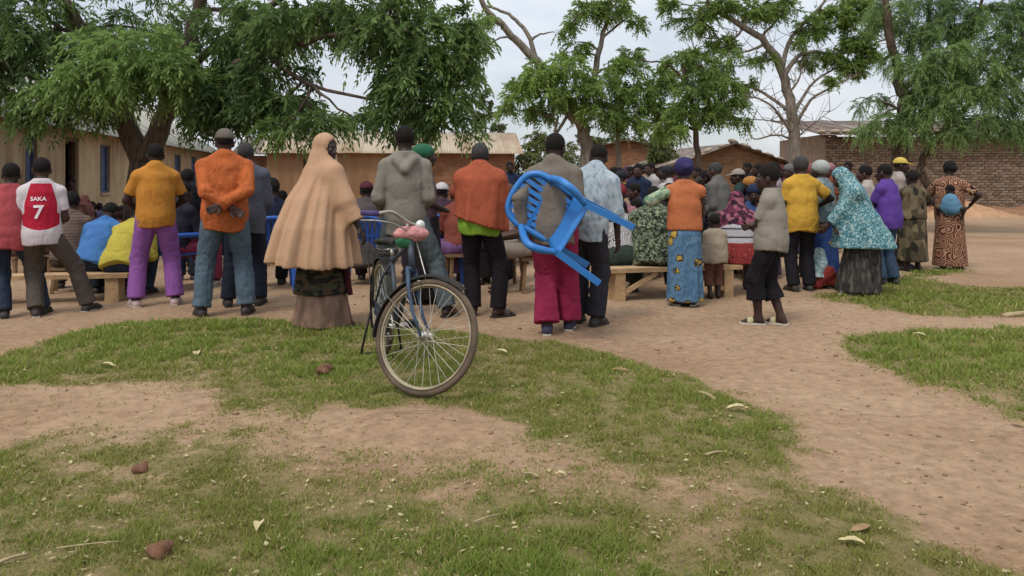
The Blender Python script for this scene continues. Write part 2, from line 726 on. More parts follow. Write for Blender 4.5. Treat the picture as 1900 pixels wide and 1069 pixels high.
def build_grass():
    n = 1000000
    # area density falls with distance so that near blades are fine and far ones few and broad
    r = np.exp(RNG.uniform(math.log(1.9), math.log(15.0), n))
    th = RNG.uniform(R(-52), R(52), n)
    P = np.stack([r * np.sin(th), r * np.cos(th)], 1)
    g = grass_mask(P)
    tuft = sstep(fbm(P, 9.0, 31, 2) + 0.4 * fbm(P, 28.0, 37, 1), -0.55, 0.45)
    keep = RNG.uniform(0, 1, n) < g * (0.22 + 0.78 * tuft)
    P, r, g, tuft = P[keep], r[keep], g[keep], tuft[keep]
    n = len(P)
    z = ground_z(P)
    lush = np.clip(0.5 + 0.9 * fbm(P, 0.9, 41, 3), 0, 1)
    h = RNG.uniform(0.008, 0.023, n) * (0.6 + 0.6 * g) * (0.75 + 0.5 * lush) * (0.55 + 0.85 * tuft) * np.clip(r / 4.5, 0.95, 1.6)
    w = RNG.uniform(0.0024, 0.0052, n) * np.clip(r / 3.2, 0.9, 4.5)
    an = RNG.uniform(0, 2 * math.pi, n)
    ld = RNG.uniform(0, 2 * math.pi, n)
    ln = RNG.uniform(0.3, 1.5, n) * h
    b0 = np.column_stack([P[:, 0] - np.cos(an) * w, P[:, 1] - np.sin(an) * w, z - 0.004])
    b1 = np.column_stack([P[:, 0] + np.cos(an) * w, P[:, 1] + np.sin(an) * w, z - 0.004])
    tp = np.column_stack([P[:, 0] + np.cos(ld) * ln, P[:, 1] + np.sin(ld) * ln, z + h])
    V = np.stack([b0, b1, tp], 1).reshape(-1, 3)
    F = np.arange(3 * n).reshape(-1, 3)
    dry = RNG.uniform(0, 1, n)
    c = np.clip(0.62 * lush + RNG.uniform(-0.25, 0.3, n) - 0.25 * (1 - g), 0, 1)
    c = np.where(dry < 0.07 + 0.22 * (1 - g), -1.0, c)
    m, nt, b = mat_base('grass_blades')
    N, L = nt.nodes.new, nt.links.new
    a = N('ShaderNodeAttribute')
    a.attribute_name = 'rnd'
    mr = N('ShaderNodeMapRange')
    mr.inputs['From Min'].default_value = -1
    mr.inputs['From Max'].default_value = 1
    L(a.outputs['Fac'], mr.inputs['Value'])
    rp = N('ShaderNodeValToRGB')
    el = rp.color_ramp.elements
    el[0].position, el[0].color = 0.0, (0.46, 0.37, 0.18, 1)
    el[1].position, el[1].color = 1.0, (0.20, 0.295, 0.045, 1)
    e = el.new(0.48)
    e.color = (0.26, 0.25, 0.068, 1)
    e = el.new(0.75)
    e.color = (0.225, 0.272, 0.055, 1)
    L(mr.outputs[0], rp.inputs[0])
    L(rp.outputs[0], b.inputs['Base Color'])
    b.inputs['Roughness'].default_value = 0.7
    b.inputs['Specular IOR Level'].default_value = 0.2
    t = N('ShaderNodeBsdfTranslucent')
    L(rp.outputs[0], t.inputs['Color'])
    mx = N('ShaderNodeMixShader')
    mx.inputs[0].default_value = 0.4
    L(b.outputs[0], mx.inputs[1])
    L(t.outputs[0], mx.inputs[2])
    L(mx.outputs[0], nt.nodes['Material Output'].inputs['Surface'])
    me = mesh_np('grass', V, F, False, [m], {'rnd': ('FACE', c)})
    link('grass', me, kind='stuff', label='short worn grass growing over the earth yard', cat='grass')
    return n


N_GRASS = build_grass()
print('grass blades', N_GRASS)

# ------------------------------------------------------------------ buildings
def mat_plaster(name, c, stain, sc=1.0):
    m, nt, b = mat_base(name)
    N, L = nt.nodes.new, nt.links.new
    tc = N('ShaderNodeTexCoord')
    mp = N('ShaderNodeMapping')
    mp.inputs['Scale'].default_value = (2.2, 2.2, 0.35)
    L(tc.outputs['Object'], mp.inputs['Vector'])
    n1 = N('ShaderNodeTexNoise')
    n1.inputs['Scale'].default_value = 1.4 * sc
    n1.inputs['Detail'].default_value = 7
    L(mp.outputs[0], n1.inputs['Vector'])
    n2 = N('ShaderNodeTexNoise')
    n2.inputs['Scale'].default_value = 0.55
    n2.inputs['Detail'].default_value = 6
    L(tc.outputs['Object'], n2.inputs['Vector'])
    ml = N('ShaderNodeMath')
    ml.operation = 'MULTIPLY'
    L(n1.outputs['Fac'], ml.inputs[0])
    L(n2.outputs['Fac'], ml.inputs[1])
    r = N('ShaderNodeValToRGB')
    r.color_ramp.elements[0].position = 0.14
    r.color_ramp.elements[1].position = 0.36
    r.color_ramp.elements[0].color = c
    r.color_ramp.elements[1].color = stain
    L(ml.outputs[0], r.inputs[0])
    L(r.outputs[0], b.inputs['Base Color'])
    b.inputs['Roughness'].default_value = 0.95
    b.inputs['Specular IOR Level'].default_value = 0.1
    n3 = N('ShaderNodeTexNoise')
    n3.inputs['Scale'].default_value = 9
    n3.inputs['Detail'].default_value = 6
    L(tc.outputs['Object'], n3.inputs['Vector'])
    bp = N('ShaderNodeBump')
    bp.inputs['Strength'].default_value = 0.4
    bp.inputs['Distance'].default_value = 0.05
    L(n3.outputs['Fac'], bp.inputs['Height'])
    L(bp.outputs[0], b.inputs['Normal'])
    return m


def mat_brick(name, c1, c2, mortar, w=0.26, h=0.11):
    """far brickwork, courses along local X and Z"""
    m, nt, b = mat_base(name)
    N, L = nt.nodes.new, nt.links.new
    tc = N('ShaderNodeTexCoord')
    sp = N('ShaderNodeSeparateXYZ')
    cb = N('ShaderNodeCombineXYZ')
    ad = N('ShaderNodeMath')
    L(tc.outputs['Object'], sp.inputs[0])
    L(sp.outputs['X'], ad.inputs[0])
    L(sp.outputs['Y'], ad.inputs[1])
    L(ad.outputs[0], cb.inputs['X'])
    L(sp.outputs['Z'], cb.inputs['Y'])
    t = N('ShaderNodeTexBrick')
    t.inputs['Scale'].default_value = 1.0
    t.inputs['Brick Width'].default_value = w
    t.inputs['Row Height'].default_value = h
    t.inputs['Mortar Size'].default_value = 0.012
    t.inputs['Mortar Smooth'].default_value = 0.3
    t.inputs['Color1'].default_value = c1
    t.inputs['Color2'].default_value = c2
    t.inputs['Mortar'].default_value = mortar
    L(cb.outputs[0], t.inputs['Vector'])
    n = N('ShaderNodeTexNoise')
    n.inputs['Scale'].default_value = 1.6
    n.inputs['Detail'].default_value = 8
    L(tc.outputs['Object'], n.inputs['Vector'])
    r = N('ShaderNodeValToRGB')
    r.color_ramp.elements[0].position = 0.3
    r.color_ramp.elements[1].position = 0.75
    r.color_ramp.elements[0].color = (0.75, 0.72, 0.7, 1)
    r.color_ramp.elements[1].color = (1.2, 1.18, 1.12, 1)
    L(n.outputs['Fac'], r.inputs[0])
    mx = N('ShaderNodeMix')
    mx.data_type = 'RGBA'
    mx.blend_type = 'MULTIPLY'
    mx.inputs['Factor'].default_value = 1.0
    L(t.outputs['Color'], mx.inputs['A'])
    L(r.outputs[0], mx.inputs['B'])
    L(mx.outputs['Result'], b.inputs['Base Color'])
    b.inputs['Roughness'].default_value = 0.95
    b.inputs['Specular IOR Level'].default_value = 0.1
    bp = N('ShaderNodeBump')
    bp.inputs['Strength'].default_value = 0.6
    bp.inputs['Distance'].default_value = 0.02
    bp.invert = True
    L(t.outputs['Fac'], bp.inputs['Height'])
    L(bp.outputs[0], b.inputs['Normal'])
    return m


def mat_tin(name, c, rust, amount=0.5):
    m, nt, b = mat_base(name)
    N, L = nt.nodes.new, nt.links.new
    tc = N('ShaderNodeTexCoord')
    mp = N('ShaderNodeMapping')
    mp.inputs['Scale'].default_value = (1.5, 0.6, 1)
    L(tc.outputs['Object'], mp.inputs['Vector'])
    inf = N('ShaderNodeObjectInfo')
    av = N('ShaderNodeVectorMath')
    av.operation = 'ADD'
    L(mp.outputs[0], av.inputs[0])
    L(inf.outputs['Location'], av.inputs[1])
    n1 = N('ShaderNodeTexNoise')
    n1.inputs['Scale'].default_value = 1.3
    n1.inputs['Detail'].default_value = 8
    n1.inputs['Roughness'].default_value = 0.65
    L(av.outputs[0], n1.inputs['Vector'])
    ad = N('ShaderNodeMath')
    ad.operation = 'MULTIPLY_ADD'
    ad.inputs[1].default_value = 0.22
    L(inf.outputs['Random'], ad.inputs[0])
    L(n1.outputs['Fac'], ad.inputs[2])
    r = N('ShaderNodeValToRGB')
    r.color_ramp.elements[0].position = 0.75 - amount * 0.5
    r.color_ramp.elements[1].position = 0.95 - amount * 0.3
    r.color_ramp.elements[0].color = c
    r.color_ramp.elements[1].color = rust
    L(ad.outputs[0], r.inputs[0])
    L(r.outputs[0], b.inputs['Base Color'])
    b.inputs['Metallic'].default_value = 0.15
    b.inputs['Roughness'].default_value = 0.6
    return m


M_CREAM = mat_plaster('cream_plaster', lin('#ad9a7c', 0.98), lin('#8a745a', 0.9))
M_MUD = mat_plaster('mud_plaster', lin('#9b7c5e', 0.95), lin('#86674c', 0.95))
M_BRICK_A = mat_brick('brick_orange', lin('#8f6850'), lin('#7b553f'), lin('#866a55'))
M_BRICK_B = mat_brick('brick_brown', lin('#876850'), lin('#745641'), lin('#7f6c58'))
M_MORTAR = mat('clay_mortar', lin('#86705c'), 1.0, 0.2, 3.0, 0.4, 20)
M_TIN_GREY = mat_tin('tin_grey', lin('#aaa79c', 0.95), lin('#8c8069'), 0.35)
M_TIN_TAN = mat_tin('tin_tan', lin('#b5a68f', 0.95), lin('#93765a'), 0.5)
M_TIN_RUST = mat_tin('tin_rust', lin('#8a8075'), lin('#5e4534'), 0.6)
M_BLUE_PAINT = mat('blue_door_paint', lin('#4a5672', .85), 0.7, 0.2, 6.0)
M_ROOM_SHADE = mat('painted_room_shade', (0.012, 0.010, 0.009, 1), 1.0, 0.2)  # near-black colour standing in for the shade inside the rooms
M_TIMBER = mat('weathered_timber', lin('#5c4634'), 0.9, 0.3, 8.0, 0.4, 40)
M_STONE = mat('field_stone', lin('#9a8d7c'), 0.95, 0.25, 6.0, 0.6, 18)


def corrugated(L, W=0.76, waves=7, amp=0.016):
    """one corrugated sheet: width along X, length along Y, waves in Z"""
    n = waves * 6
    xs = np.linspace(0, W, n + 1)
    z = amp * np.cos(xs / W * waves * 2 * math.pi)
    ys = np.array([0, L * 0.5, L])
    V = []
    for y in ys:
        for x, h in zip(xs, z):
            V.append((x, y, h))
    for y in ys:
        for x, h in zip(xs, z):
            V.append((x, y, h - 0.003))
    F = []
    s = n + 1
    o = 3 * s
    for j in range(2):
        for i in range(n):
            a = j * s + i
            F.append((a, a + 1, a + s + 1, a + s))
            F.append((o + a, o + a + s, o + a + s + 1, o + a + 1))
    for i in range(n):
        F.append((i, o + i, o + i + 1, i + 1))
        a = 2 * s + i
        F.append((a, a + 1, o + a + 1, o + a))
    return V, F


def roof_slope(parent, a, b, up_vec, length, material, over=0.0, seed=1, name='roof_sheet'):
    """corrugated sheets side by side from eave point a to eave point b, climbing along up_vec"""
    a, b, u = Vector(a), Vector(b), Vector(up_vec).normalized()
    d = (b - a)
    n = max(1, int(round(d.length / 0.70)))
    w = d.length / n
    d.normalize()
    nrm = d.cross(u).normalized()
    if nrm.z < 0:
        nrm = -nrm
    V, F = corrugated(length, w * 1.06)
    me = bpy.data.meshes.new('roof_sheet')
    me.from_pydata(V, [], F)
    me.materials.append(material)
    me.polygons.foreach_set('use_smooth', [True] * len(F))
    rnd = random.Random(seed)
    for i in range(n):
        y = u
        x = d
        z = x.cross(y)
        M = Matrix((x, y, z)).transposed().to_4x4()
        flip = z.z < 0
        p = a + d * (i * w) + nrm * (0.004 * (i % 2) + rnd.uniform(0, 0.006)) - u * rnd.uniform(0, 0.05)
        if flip:
            M = Matrix((-x, y, -z)).transposed().to_4x4()
            p = p + d * w
        o = link(name, me, parent)
        o.matrix_local = Matrix.Translation(p) @ M
    return me


def wall_with_openings(L, H, openings, T=0.24):
    """wall in the XZ plane from x=0..L, front face at y=0, thickness to +y; openings (x0,x1,z0,z1)"""
    xs = sorted(set([0, L] + [o[0] for o in openings] + [o[1] for o in openings]))
    zs = sorted(set([0, H] + [o[2] for o in openings] + [o[3] for o in openings]))
    B = Buf()

    def hole(xm, zm):
        return any(o[0] < xm < o[1] and o[2] < zm < o[3] for o in openings)

    cell = [[hole((xs[i] + xs[i + 1]) / 2, (zs[j] + zs[j + 1]) / 2) for j in range(len(zs) - 1)] for i in range(len(xs) - 1)]
    for i in range(len(xs) - 1):
        for j in range(len(zs) - 1):
            if cell[i][j]:
                continue
            x0, x1, z0, z1 = xs[i], xs[i + 1], zs[j], zs[j + 1]
            B.add([(x0, 0, z0), (x1, 0, z0), (x1, 0, z1), (x0, 0, z1)], [(0, 1, 2, 3)])
            B.add([(x0, T, z0), (x1, T, z0), (x1, T, z1), (x0, T, z1)], [(3, 2, 1, 0)])
            for (ii, jj, q) in ((i - 1, j, [(x0, 0, z0), (x0, 0, z1), (x0, T, z1), (x0, T, z0)]), (i + 1, j, [(x1, 0, z0), (x1, T, z0), (x1, T, z1), (x1, 0, z1)]),
                                (i, j - 1, [(x0, 0, z0), (x0, T, z0), (x1, T, z0), (x1, 0, z0)]), (i, j + 1, [(x0, 0, z1), (x1, 0, z1), (x1, T, z1), (x0, T, z1)])):
                if ii < 0 or jj < 0 or ii >= len(xs) - 1 or jj >= len(zs) - 1 or cell[ii][jj]:
                    B.add(q, [(0, 1, 2, 3)])
    return B


def frame_to(a, b):
    """matrix whose X runs a->b on the ground, Y into the building, origin at a"""
    a, b = Vector(a), Vector(b)
    d = (b - a)
    return math.atan2(d.y, d.x)


def long_building():
    # eave seen running from the frame's edge back to the far corner
    zc = 2.75
    far = at(393, 275, 36.0)
    near = at(0, 195, 15.3)
    far.z = near.z = 0
    d = (far - near).normalized()
    near = near - d * 5.0
    L = (far - near).length
    ang = math.atan2(d.y, d.x)
    t = thing('long_building', 'long cream plastered building with tin roof and blue shutters behind the big tree', 'building', near, ang)
    # local: X along the wall, Y to the left (= away from the yard)
    inv = Matrix.Rotation(-ang, 3, 'Z')

    def along(px):
        # where the sight line through column px meets the wall
        r = ray(px, 333)
        o = Vector((0, 0))
        a2, d2, r2 = Vector((near.x, near.y)), Vector((d.x, d.y)), Vector((r.x, r.y))
        det = r2.x * -d2.y + d2.x * r2.y
        tt = (a2.x * -d2.y + d2.x * a2.y) / det
        p = r2 * tt
        return (p - a2).dot(d2)
    ops = []
    spec = [(47, 69, 0.95, 2.35, 'w'), (121, 146, 0.02, 2.35, 'd'), (186, 204, 0.92, 2.28, 'w'), (256, 268, 0.92, 2.28, 'w'), (324, 336, 0.92, 2.28, 'w'), (355, 365, 0.92, 2.28, 'w')]
    for a, b, z0, z1, k in spec:
        ops.append((along(a), along(b), z0, z1))
    W = 4.6
    link('wall', wall_with_openings(L, zc, ops).mesh('long_wall', M_CREAM, False), t)
    B = Buf()
    B.box((L - 0.12, W / 2, zc / 2), (0.24, W - 0.49, zc))
    B.box((0.12, W / 2, zc / 2), (0.24, W - 0.49, zc))
    B.box((L / 2, W - 0.12, zc / 2), (L, 0.24, zc))
    for x in (0.0, L - 0.24):
        B.add([(x, 0, zc), (x + 0.24, 0, zc), (x + 0.24, W / 2, zc + 1.45), (x, W / 2, zc + 1.45), (x, W, zc), (x + 0.24, W, zc)],
              [(0, 3, 4), (1, 5, 2), (0, 1, 2, 3), (3, 2, 5, 4), (0, 4, 5, 1)])
    link('end_wall', B.mesh('end_walls', M_CREAM, False), t)
    link('room_shade_panel', Buf().box((L / 2, 1.9, zc / 2), (L - 1.0, 0.04, zc)).mesh('room_shade_panel', M_ROOM_SHADE, False), t)  # added black panel: indoor shade behind windows and door put into its colour
    for (x0, x1, z0, z1), s in zip(ops, spec):
        if s[4] == 'w':
            w = link('window', Buf().bar((x0, 0.06, z0 - 0.03), (x1, 0.06, z0 - 0.03), 0.22, 0.06).mesh('window_sill', M_CREAM, False), t)
            f = Buf()
            for xx in (x0 + 0.03, x1 - 0.03):
                f.box((xx, 0.1, (z0 + z1) / 2), (0.06, 0.08, z1 - z0 - 0.002))
            for zz in (z0 + 0.03, z1 - 0.03):
                f.box(((x0 + x1) / 2, 0.1, zz), (x1 - x0 - 0.13, 0.08, 0.06))
            link('frame', f.mesh('window_frame', M_BLUE_PAINT, False), w)
            sh = Buf()
            hw = (x1 - x0)
            # one leaf shut, the other swung inward
            sh.box((x0 + hw * 0.72, 0.13, (z0 + z1) / 2), (hw * 0.42, 0.03, z1 - z0 - 0.14))
            for q in (0.25, 0.5, 0.75):
                sh.box((x0 + hw * 0.72, 0.112, z0 + (z1 - z0) * q), (hw * 0.40, 0.012, 0.05))
            link('shutter', sh.mesh('shutter', M_BLUE_PAINT, False), w)
        else:
            f = Buf()
            for xx in (x0 + 0.04, x1 - 0.04):
                f.box((xx, 0.1, (z0 + z1) / 2), (0.08, 0.1, z1 - z0 - 0.01))
            f.box(((x0 + x1) / 2, 0.1, z1 - 0.05), (x1 - x0 - 0.17, 0.1, 0.08))
            link('door_frame', f.mesh('door_frame', M_TIMBER, False), t)
    rise = 1.5
    sl = math.hypot(W / 2 + 0.45, rise * (W / 2 + 0.45) / (W / 2))
    k = rise / (W / 2)
    uv = Vector((0, 1, k))
    roof_slope(t, (-0.3, -0.45, zc + 0.05 - 0.45 * k), (L + 0.35, -0.45, zc + 0.05 - 0.45 * k), uv, sl, M_TIN_GREY, seed=3)
    roof_slope(t, (-0.3, W + 0.45, zc + 0.05 - 0.45 * k), (L + 0.35, W + 0.45, zc + 0.05 - 0.45 * k), Vector((0, -1, k)), sl, M_TIN_GREY, seed=4)
    n = int(L / 1.1)
    rm = Buf().bar((0, -0.38, zc - 0.38 * k - 0.02), (0, 0.3, zc + 0.3 * k - 0.02), 0.06, 0.08).mesh('rafter', M_TIMBER, False)
    for i in range(n + 1):
        link('rafter', rm, t, (i * L / n, 0, 0))
    link('ridge_cap', Buf().tube([(-0.3, W / 2, zc + rise + 0.08), (L + 0.35, W / 2, zc + rise + 0.08)], 0.07, 8).mesh('ridge_cap', M_TIN_GREY), t)
    return t


def row_building():
    Y = 33.0
    a = at(495, 388, Y)
    b = at(955, 388, Y + 1.2)
    a.z = b.z = 0
    ang = math.atan2(b.y - a.y, b.x - a.x)
    L = (b - a).length
    t = thing('row_house', 'low tan house half plastered half brick under pale corrugated roof', 'building', a, ang)
    H = 2.55
    Lp = L * (792 - 495) / (955 - 495)
    ops = [(1.55, 1.95, 1.45, 2.2)]
    link('plastered_wall', wall_with_openings(Lp, H, ops).mesh('plastered_wall', M_MUD, False), t)
    link('room_shade_panel', Buf().box((1.75, 0.6, 1.8), (1.2, 0.04, 1.4)).mesh('room_shade_panel', M_ROOM_SHADE, False), t)  # black panel behind the small window, painting the unlit inside
    w = Buf()
    for xx in (1.58, 1.92):
        w.box((xx, 0.08, 1.825), (0.05, 0.06, 0.746))
    for zz in (1.478, 2.172):
        w.box((1.75, 0.08, zz), (0.285, 0.06, 0.05))
    link('window', w.mesh('window', M_TIMBER, False), t)
    link('brick_wall', Buf().box(((Lp + L) / 2 + 0.001, 0.14, H / 2 - 0.01), (L - Lp - 0.002, 0.24, H - 0.02)).mesh('brick_wall', M_BRICK_A, False), t)
    B = Buf()
    W = 5.0
    B.box((0.12, W / 2 + 0.2, H / 2), (0.24, W - 0.1, H))
    B.box((L - 0.12, W / 2 + 0.2, H / 2), (0.235, W - 0.1, H - 0.03))
    B.box((L / 2, W + 0.3, H / 2), (L, 0.2, H - 0.04))
    rise = 0.95
    for x in (0.0, L - 0.24):
        B.add([(x, 0.02, H), (x + 0.24, 0.02, H), (x + 0.24, W / 2, H + rise), (x, W / 2, H + rise), (x, W, H), (x + 0.24, W, H)],
              [(0, 3, 4), (1, 5, 2), (0, 1, 2, 3), (3, 2, 5, 4), (0, 4, 5, 1)])
    link('end_wall', B.mesh('end_wall', M_BRICK_A, False), t)
    k = rise / (W / 2)
    sl = math.hypot(W / 2 + 0.4, k * (W / 2 + 0.4))
    roof_slope(t, (-0.25, -0.4, H + 0.06 - 0.4 * k), (L + 0.3, -0.4, H + 0.06 - 0.4 * k), (0, 1, k), sl, M_TIN_TAN, seed=5)
    roof_slope(t, (-0.25, W + 0.4, H + 0.06 - 0.4 * k), (L + 0.3, W + 0.4, H + 0.06 - 0.4 * k), (0, -1, k), sl, M_TIN_TAN, seed=6)
    # lower shed roof filling the gap to the long building
    t2 = thing('lean_to_shed', 'small dark brick shed between the cream building and the tan house', 'shed', at(440, 388, 35.0) * 1.0)
    t2.location.z = 0
    link('wall', Buf().box((0.7, 0.12, 1.2), (1.5, 0.24, 2.4)).box((0.7, 1.4, 1.2), (1.5, 0.24, 2.45)).mesh('shed_wall', M_BRICK_A, False), t2)
    link('door', Buf().box((0.75, -0.01, 0.95), (0.7, 0.04, 1.9)).mesh('shed_door', M_TIMBER, False), t2)
    roof_slope(t2, (-0.2, -0.35, 2.45), (1.75, -0.35, 2.45), (0, 1, 0.42), 2.4, M_TIN_RUST, seed=7)
    for i, (x, y) in enumerate(((0.0, 0.5), (0.5, 0.9), (1.2, 0.4))):
        pass
    return t


def gable_house(name, label, a, b, H, rise, W, mbrick, mtin, over=0.35, seed=9, stones=True):
    """house whose gable end faces the yard between ground points a and b"""
    a, b = Vector(a), Vector(b)
    ang = math.atan2(b.y - a.y, b.x - a.x)
    L = (b - a).length
    t = thing(name, label, 'building', a, ang)
    B = Buf()
    B.add([(0, 0, 0), (L, 0, 0), (L, 0, H), (L / 2, 0, H + rise), (0, 0, H), (0, 0.24, 0), (L, 0.24, 0), (L, 0.24, H), (L / 2, 0.24, H + rise), (0, 0.24, H)],
          [(0, 1, 2, 3, 4), (9, 8, 7, 6, 5), (0, 4, 9, 5), (1, 6, 7, 2), (2, 7, 8, 3), (3, 8, 9, 4)])
    link('gable_wall', B.mesh('gable_wall', mbrick, False), t)
    for xx in (0.12, L - 0.12):
        link('side_wall', Buf().box((xx, W / 2 + 0.13, H / 2), (0.236, W - 0.3, H)).mesh('side_wall', mbrick, False), t)
    k = rise / (L / 2)
    sl = math.hypot(L / 2 + over, k * (L / 2 + over))
    z0 = H + 0.05 - over * k
    roof_slope(t, (-over, -over, z0), (-over, W, z0), (1, 0, k), sl, mtin, seed=seed)
    roof_slope(t, (L + over, -over, z0), (L + over, W, z0), (-1, 0, k), sl, mtin, seed=seed + 1)
    if stones:
        rnd = random.Random(seed)
        for i in range(11):
            f = (i + 0.5) / 11
            x = -over + f * (L + 2 * over)
            z = z0 + k * min(x + over, L + over - x) + 0.07
            s = rnd.uniform(0.10, 0.2)
            o = link('roof_stone', Buf().ball((0, 0, 0), (s * 1.5, s, s * 0.55), 8).mesh('roof_stone', M_STONE), t, (x, -over + 0.25 + rnd.uniform(-0.1, 0.1), z))
            o.rotation_euler = (0, -math.atan(k) if x < L / 2 else math.atan(k), rnd.uniform(-0.4, 0.4))
    return t


def brick_store():
    Y = 28.5
    a = at(1532, 400, Y)
    a.z = 0
    L = 13.5
    t = thing('brick_store', 'wide mud brick building with thin tin roof behind the feathery tree', 'building', a, R(-1.5))
    H = 2.92
    link('wall_core', Buf().box((L / 2, 0.17, H / 2), (L, 0.24, H)).box((0.12, 2.8, H / 2 + 0.1), (0.238, 5.0, H)).mesh('wall_core', M_MORTAR, False), t)
    bw, bh, bd = 0.262, 0.098, 0.10
    me = []
    for v, hx in enumerate(('#7d6856', '#75614f', '#877261', '#6b5949', '#7f6e60')):
        m = mat('mud_brick_%d' % v, lin(hx), 0.95, 0.22, 7.0, 0.5, 24)
        B = Buf()
        w, d, h = bw - 0.016, bd, bh - 0.014
        e = 0.008
        V = []
        for (yy, q) in ((d / 2, 0), (-d / 2 + e, 0), (-d / 2, e)):
            V += [(-w / 2 + q, yy, -h / 2 + q), (w / 2 - q, yy, -h / 2 + q), (w / 2 - q, yy, h / 2 - q), (-w / 2 + q, yy, h / 2 - q)]
        F = [(8, 9, 10, 11)]
        for s in (0, 4):
            for i in range(4):
                j = (i + 1) % 4
                F.append((s + i, s + j, s + 4 + j, s + 4 + i))
        F = [f[::-1] if False else f for f in F]
        B.add(V, F)
        me.append((B, m, B.mesh('brick', m, False)))
    rnd = random.Random(5)
    rows = int(H / bh)
    single, rest = [], []
    for r in range(rows):
        x = -bw / 2 * (r % 2) + bw / 2 + rnd.uniform(-0.03, 0.03)
        while x < L - bw / 2 + 0.05:
            if x > bw / 2 - 0.02:
                px = 950 + FPX * (a.x + x) / (Y - 0.3)
                z = 0.01 + (r + 0.5) * bh + rnd.uniform(-0.006, 0.006)
                p = (x + rnd.uniform(-0.008, 0.008), 0.034 - rnd.uniform(0.0, 0.016), z)
                # the ones one can pick apart: the open stretch of wall beside the woman with the blue wrap
                if 1790 < px < 1905 and 0.35 < z < 2.15 and len(single) < 299:
                    single.append(p)
                else:
                    rest.append(p)
            x += bw
    for p in single:
        link('brick', me[rnd.randrange(5)][2], t, p, (0, rnd.uniform(-0.012, 0.012), 0))
    big = Buf()
    for p in rest:
        v = rnd.randrange(5)
        B = me[v][0]
        big.add([(q[0] + p[0], q[1] + p[1], q[2] + p[2]) for q in B.v], B.f, v)
    o = link('brickwork', big.mesh('brickwork', [q[1] for q in me], False), t)
    o['kind'] = 'stuff'
    roof_slope(t, (-0.35, -0.55, H + 0.03), (L, -0.55, H + 0.03), (0, 1, 0.16), 6.2, M_TIN_RUST, seed=12)
    rm = Buf().tube([(0, -0.5, H - 0.03), (0, 1.2, H + 0.22)], 0.045, 6).mesh('rafter', M_TIMBER)
    for i in range(13):
        link('rafter', rm, t, (0.2 + i * (L - 0.4) / 12, 0, 0))
    for i in range(9):
        s = rnd.uniform(0.1, 0.2)
        link('roof_stone', Buf().ball((0, 0, 0), (s * 1.4, s, s * 0.6), 8).mesh('roof_stone', M_STONE), t, (-0.2 + i * 0.45, -0.3 + rnd.uniform(0, 0.2), H + 0.17), (0, 0, rnd.uniform(0, 3)))
    # raised earth footing along the wall
    n = 60
    V, Fc = [], []
    x0, x1 = 1.2, L
    prof = [(-1.15, -0.02), (-1.02, 0.16), (-0.85, 0.235), (-0.4, 0.26), (0.04, 0.33)]
    for i in range(n + 1):
        x = x0 + (x1 - x0) * i / n
        for (yy, zz) in prof:
            jx = 0.05 * math.sin(i * 1.7 + yy * 9) + 0.04 * math.sin(i * 0.53)
            V.append((x, yy + jx, zz * (1 + 0.18 * math.sin(i * 0.37 + 1) + 0.1 * math.sin(i * 1.31))))
    for i in range(n):
        for j in range(4):
            q = i * 5 + j
            Fc.append((q, q + 5, q + 6, q + 1))
    M_FOOT = mat('footing_earth', lin('#8d6a50'), 1.0, 0.25, 3.0, 0.7, 10)
    B = Buf().add(V, Fc)
    link('earth_footing', B.mesh('earth_footing', M_FOOT), t)
    # heap of loose soil leaning on the footing
    c = at(1790, 396, 26.2)
    V, Fc = [], []
    nr, na = 9, 26
    for i in range(nr + 1):
        f = i / nr
        for k in range(na):
            an = 2 * math.pi * k / na
            rr = f * (1 + 0.12 * math.sin(3 * an + 1) + 0.07 * math.sin(7 * an))
            V.append((rr * 2.1 * math.cos(an), rr * 0.8 * math.sin(an), 0.55 * (1 - f) ** 1.25 * (1 + 0.12 * math.sin(5 * an + 4 * f)) - 0.02))
    for i in range(nr):
        for k in range(na):
            k2 = (k + 1) % na
            Fc.append((i * na + k, (i + 1) * na + k, (i + 1) * na + k2, i * na + k2))
    link('soil_heap', Buf().add(V, Fc).mesh('soil_heap', mat('loose_soil', lin('#a98464'), 1.0, 0.2, 5.0, 0.8, 14)), None, (c.x, c.y, 0), label='low heap of loose pale soil at the foot of the mud brick wall', cat='soil heap')
    return t


long_building()
row_building()
_p = at(1098, 380, 36.0); _q = at(1142, 380, 35.2)
gable_house('brick_hut', 'small orange brick hut behind the middle trees', (_p.x, 36, 0), (_q.x + 2.3, 35.2, 0), 2.75, 0.35, 5, M_BRICK_A, M_TIN_TAN, seed=20, stones=False)
_p = at(1248, 380, 30.0); _q = at(1466, 380, 31.0)
gable_house('gable_hut', 'brown mud brick hut whose low gable roof is weighted with stones', (_p.x, 30, 0), (_q.x, 31, 0), 1.85, 0.85, 5, M_BRICK_B, M_TIN_RUST, seed=30)
_p = at(1475, 380, 40.0); _q = at(1545, 380, 40.0)
gable_house('far_hut', 'far dim hut glimpsed between the gable hut and the mud brick building', (_p.x - 1, 40, 0), (_q.x + 1.2, 40, 0), 2.1, 0.5, 4, M_BRICK_B, M_TIN_GREY, seed=40, stones=False)
brick_store()

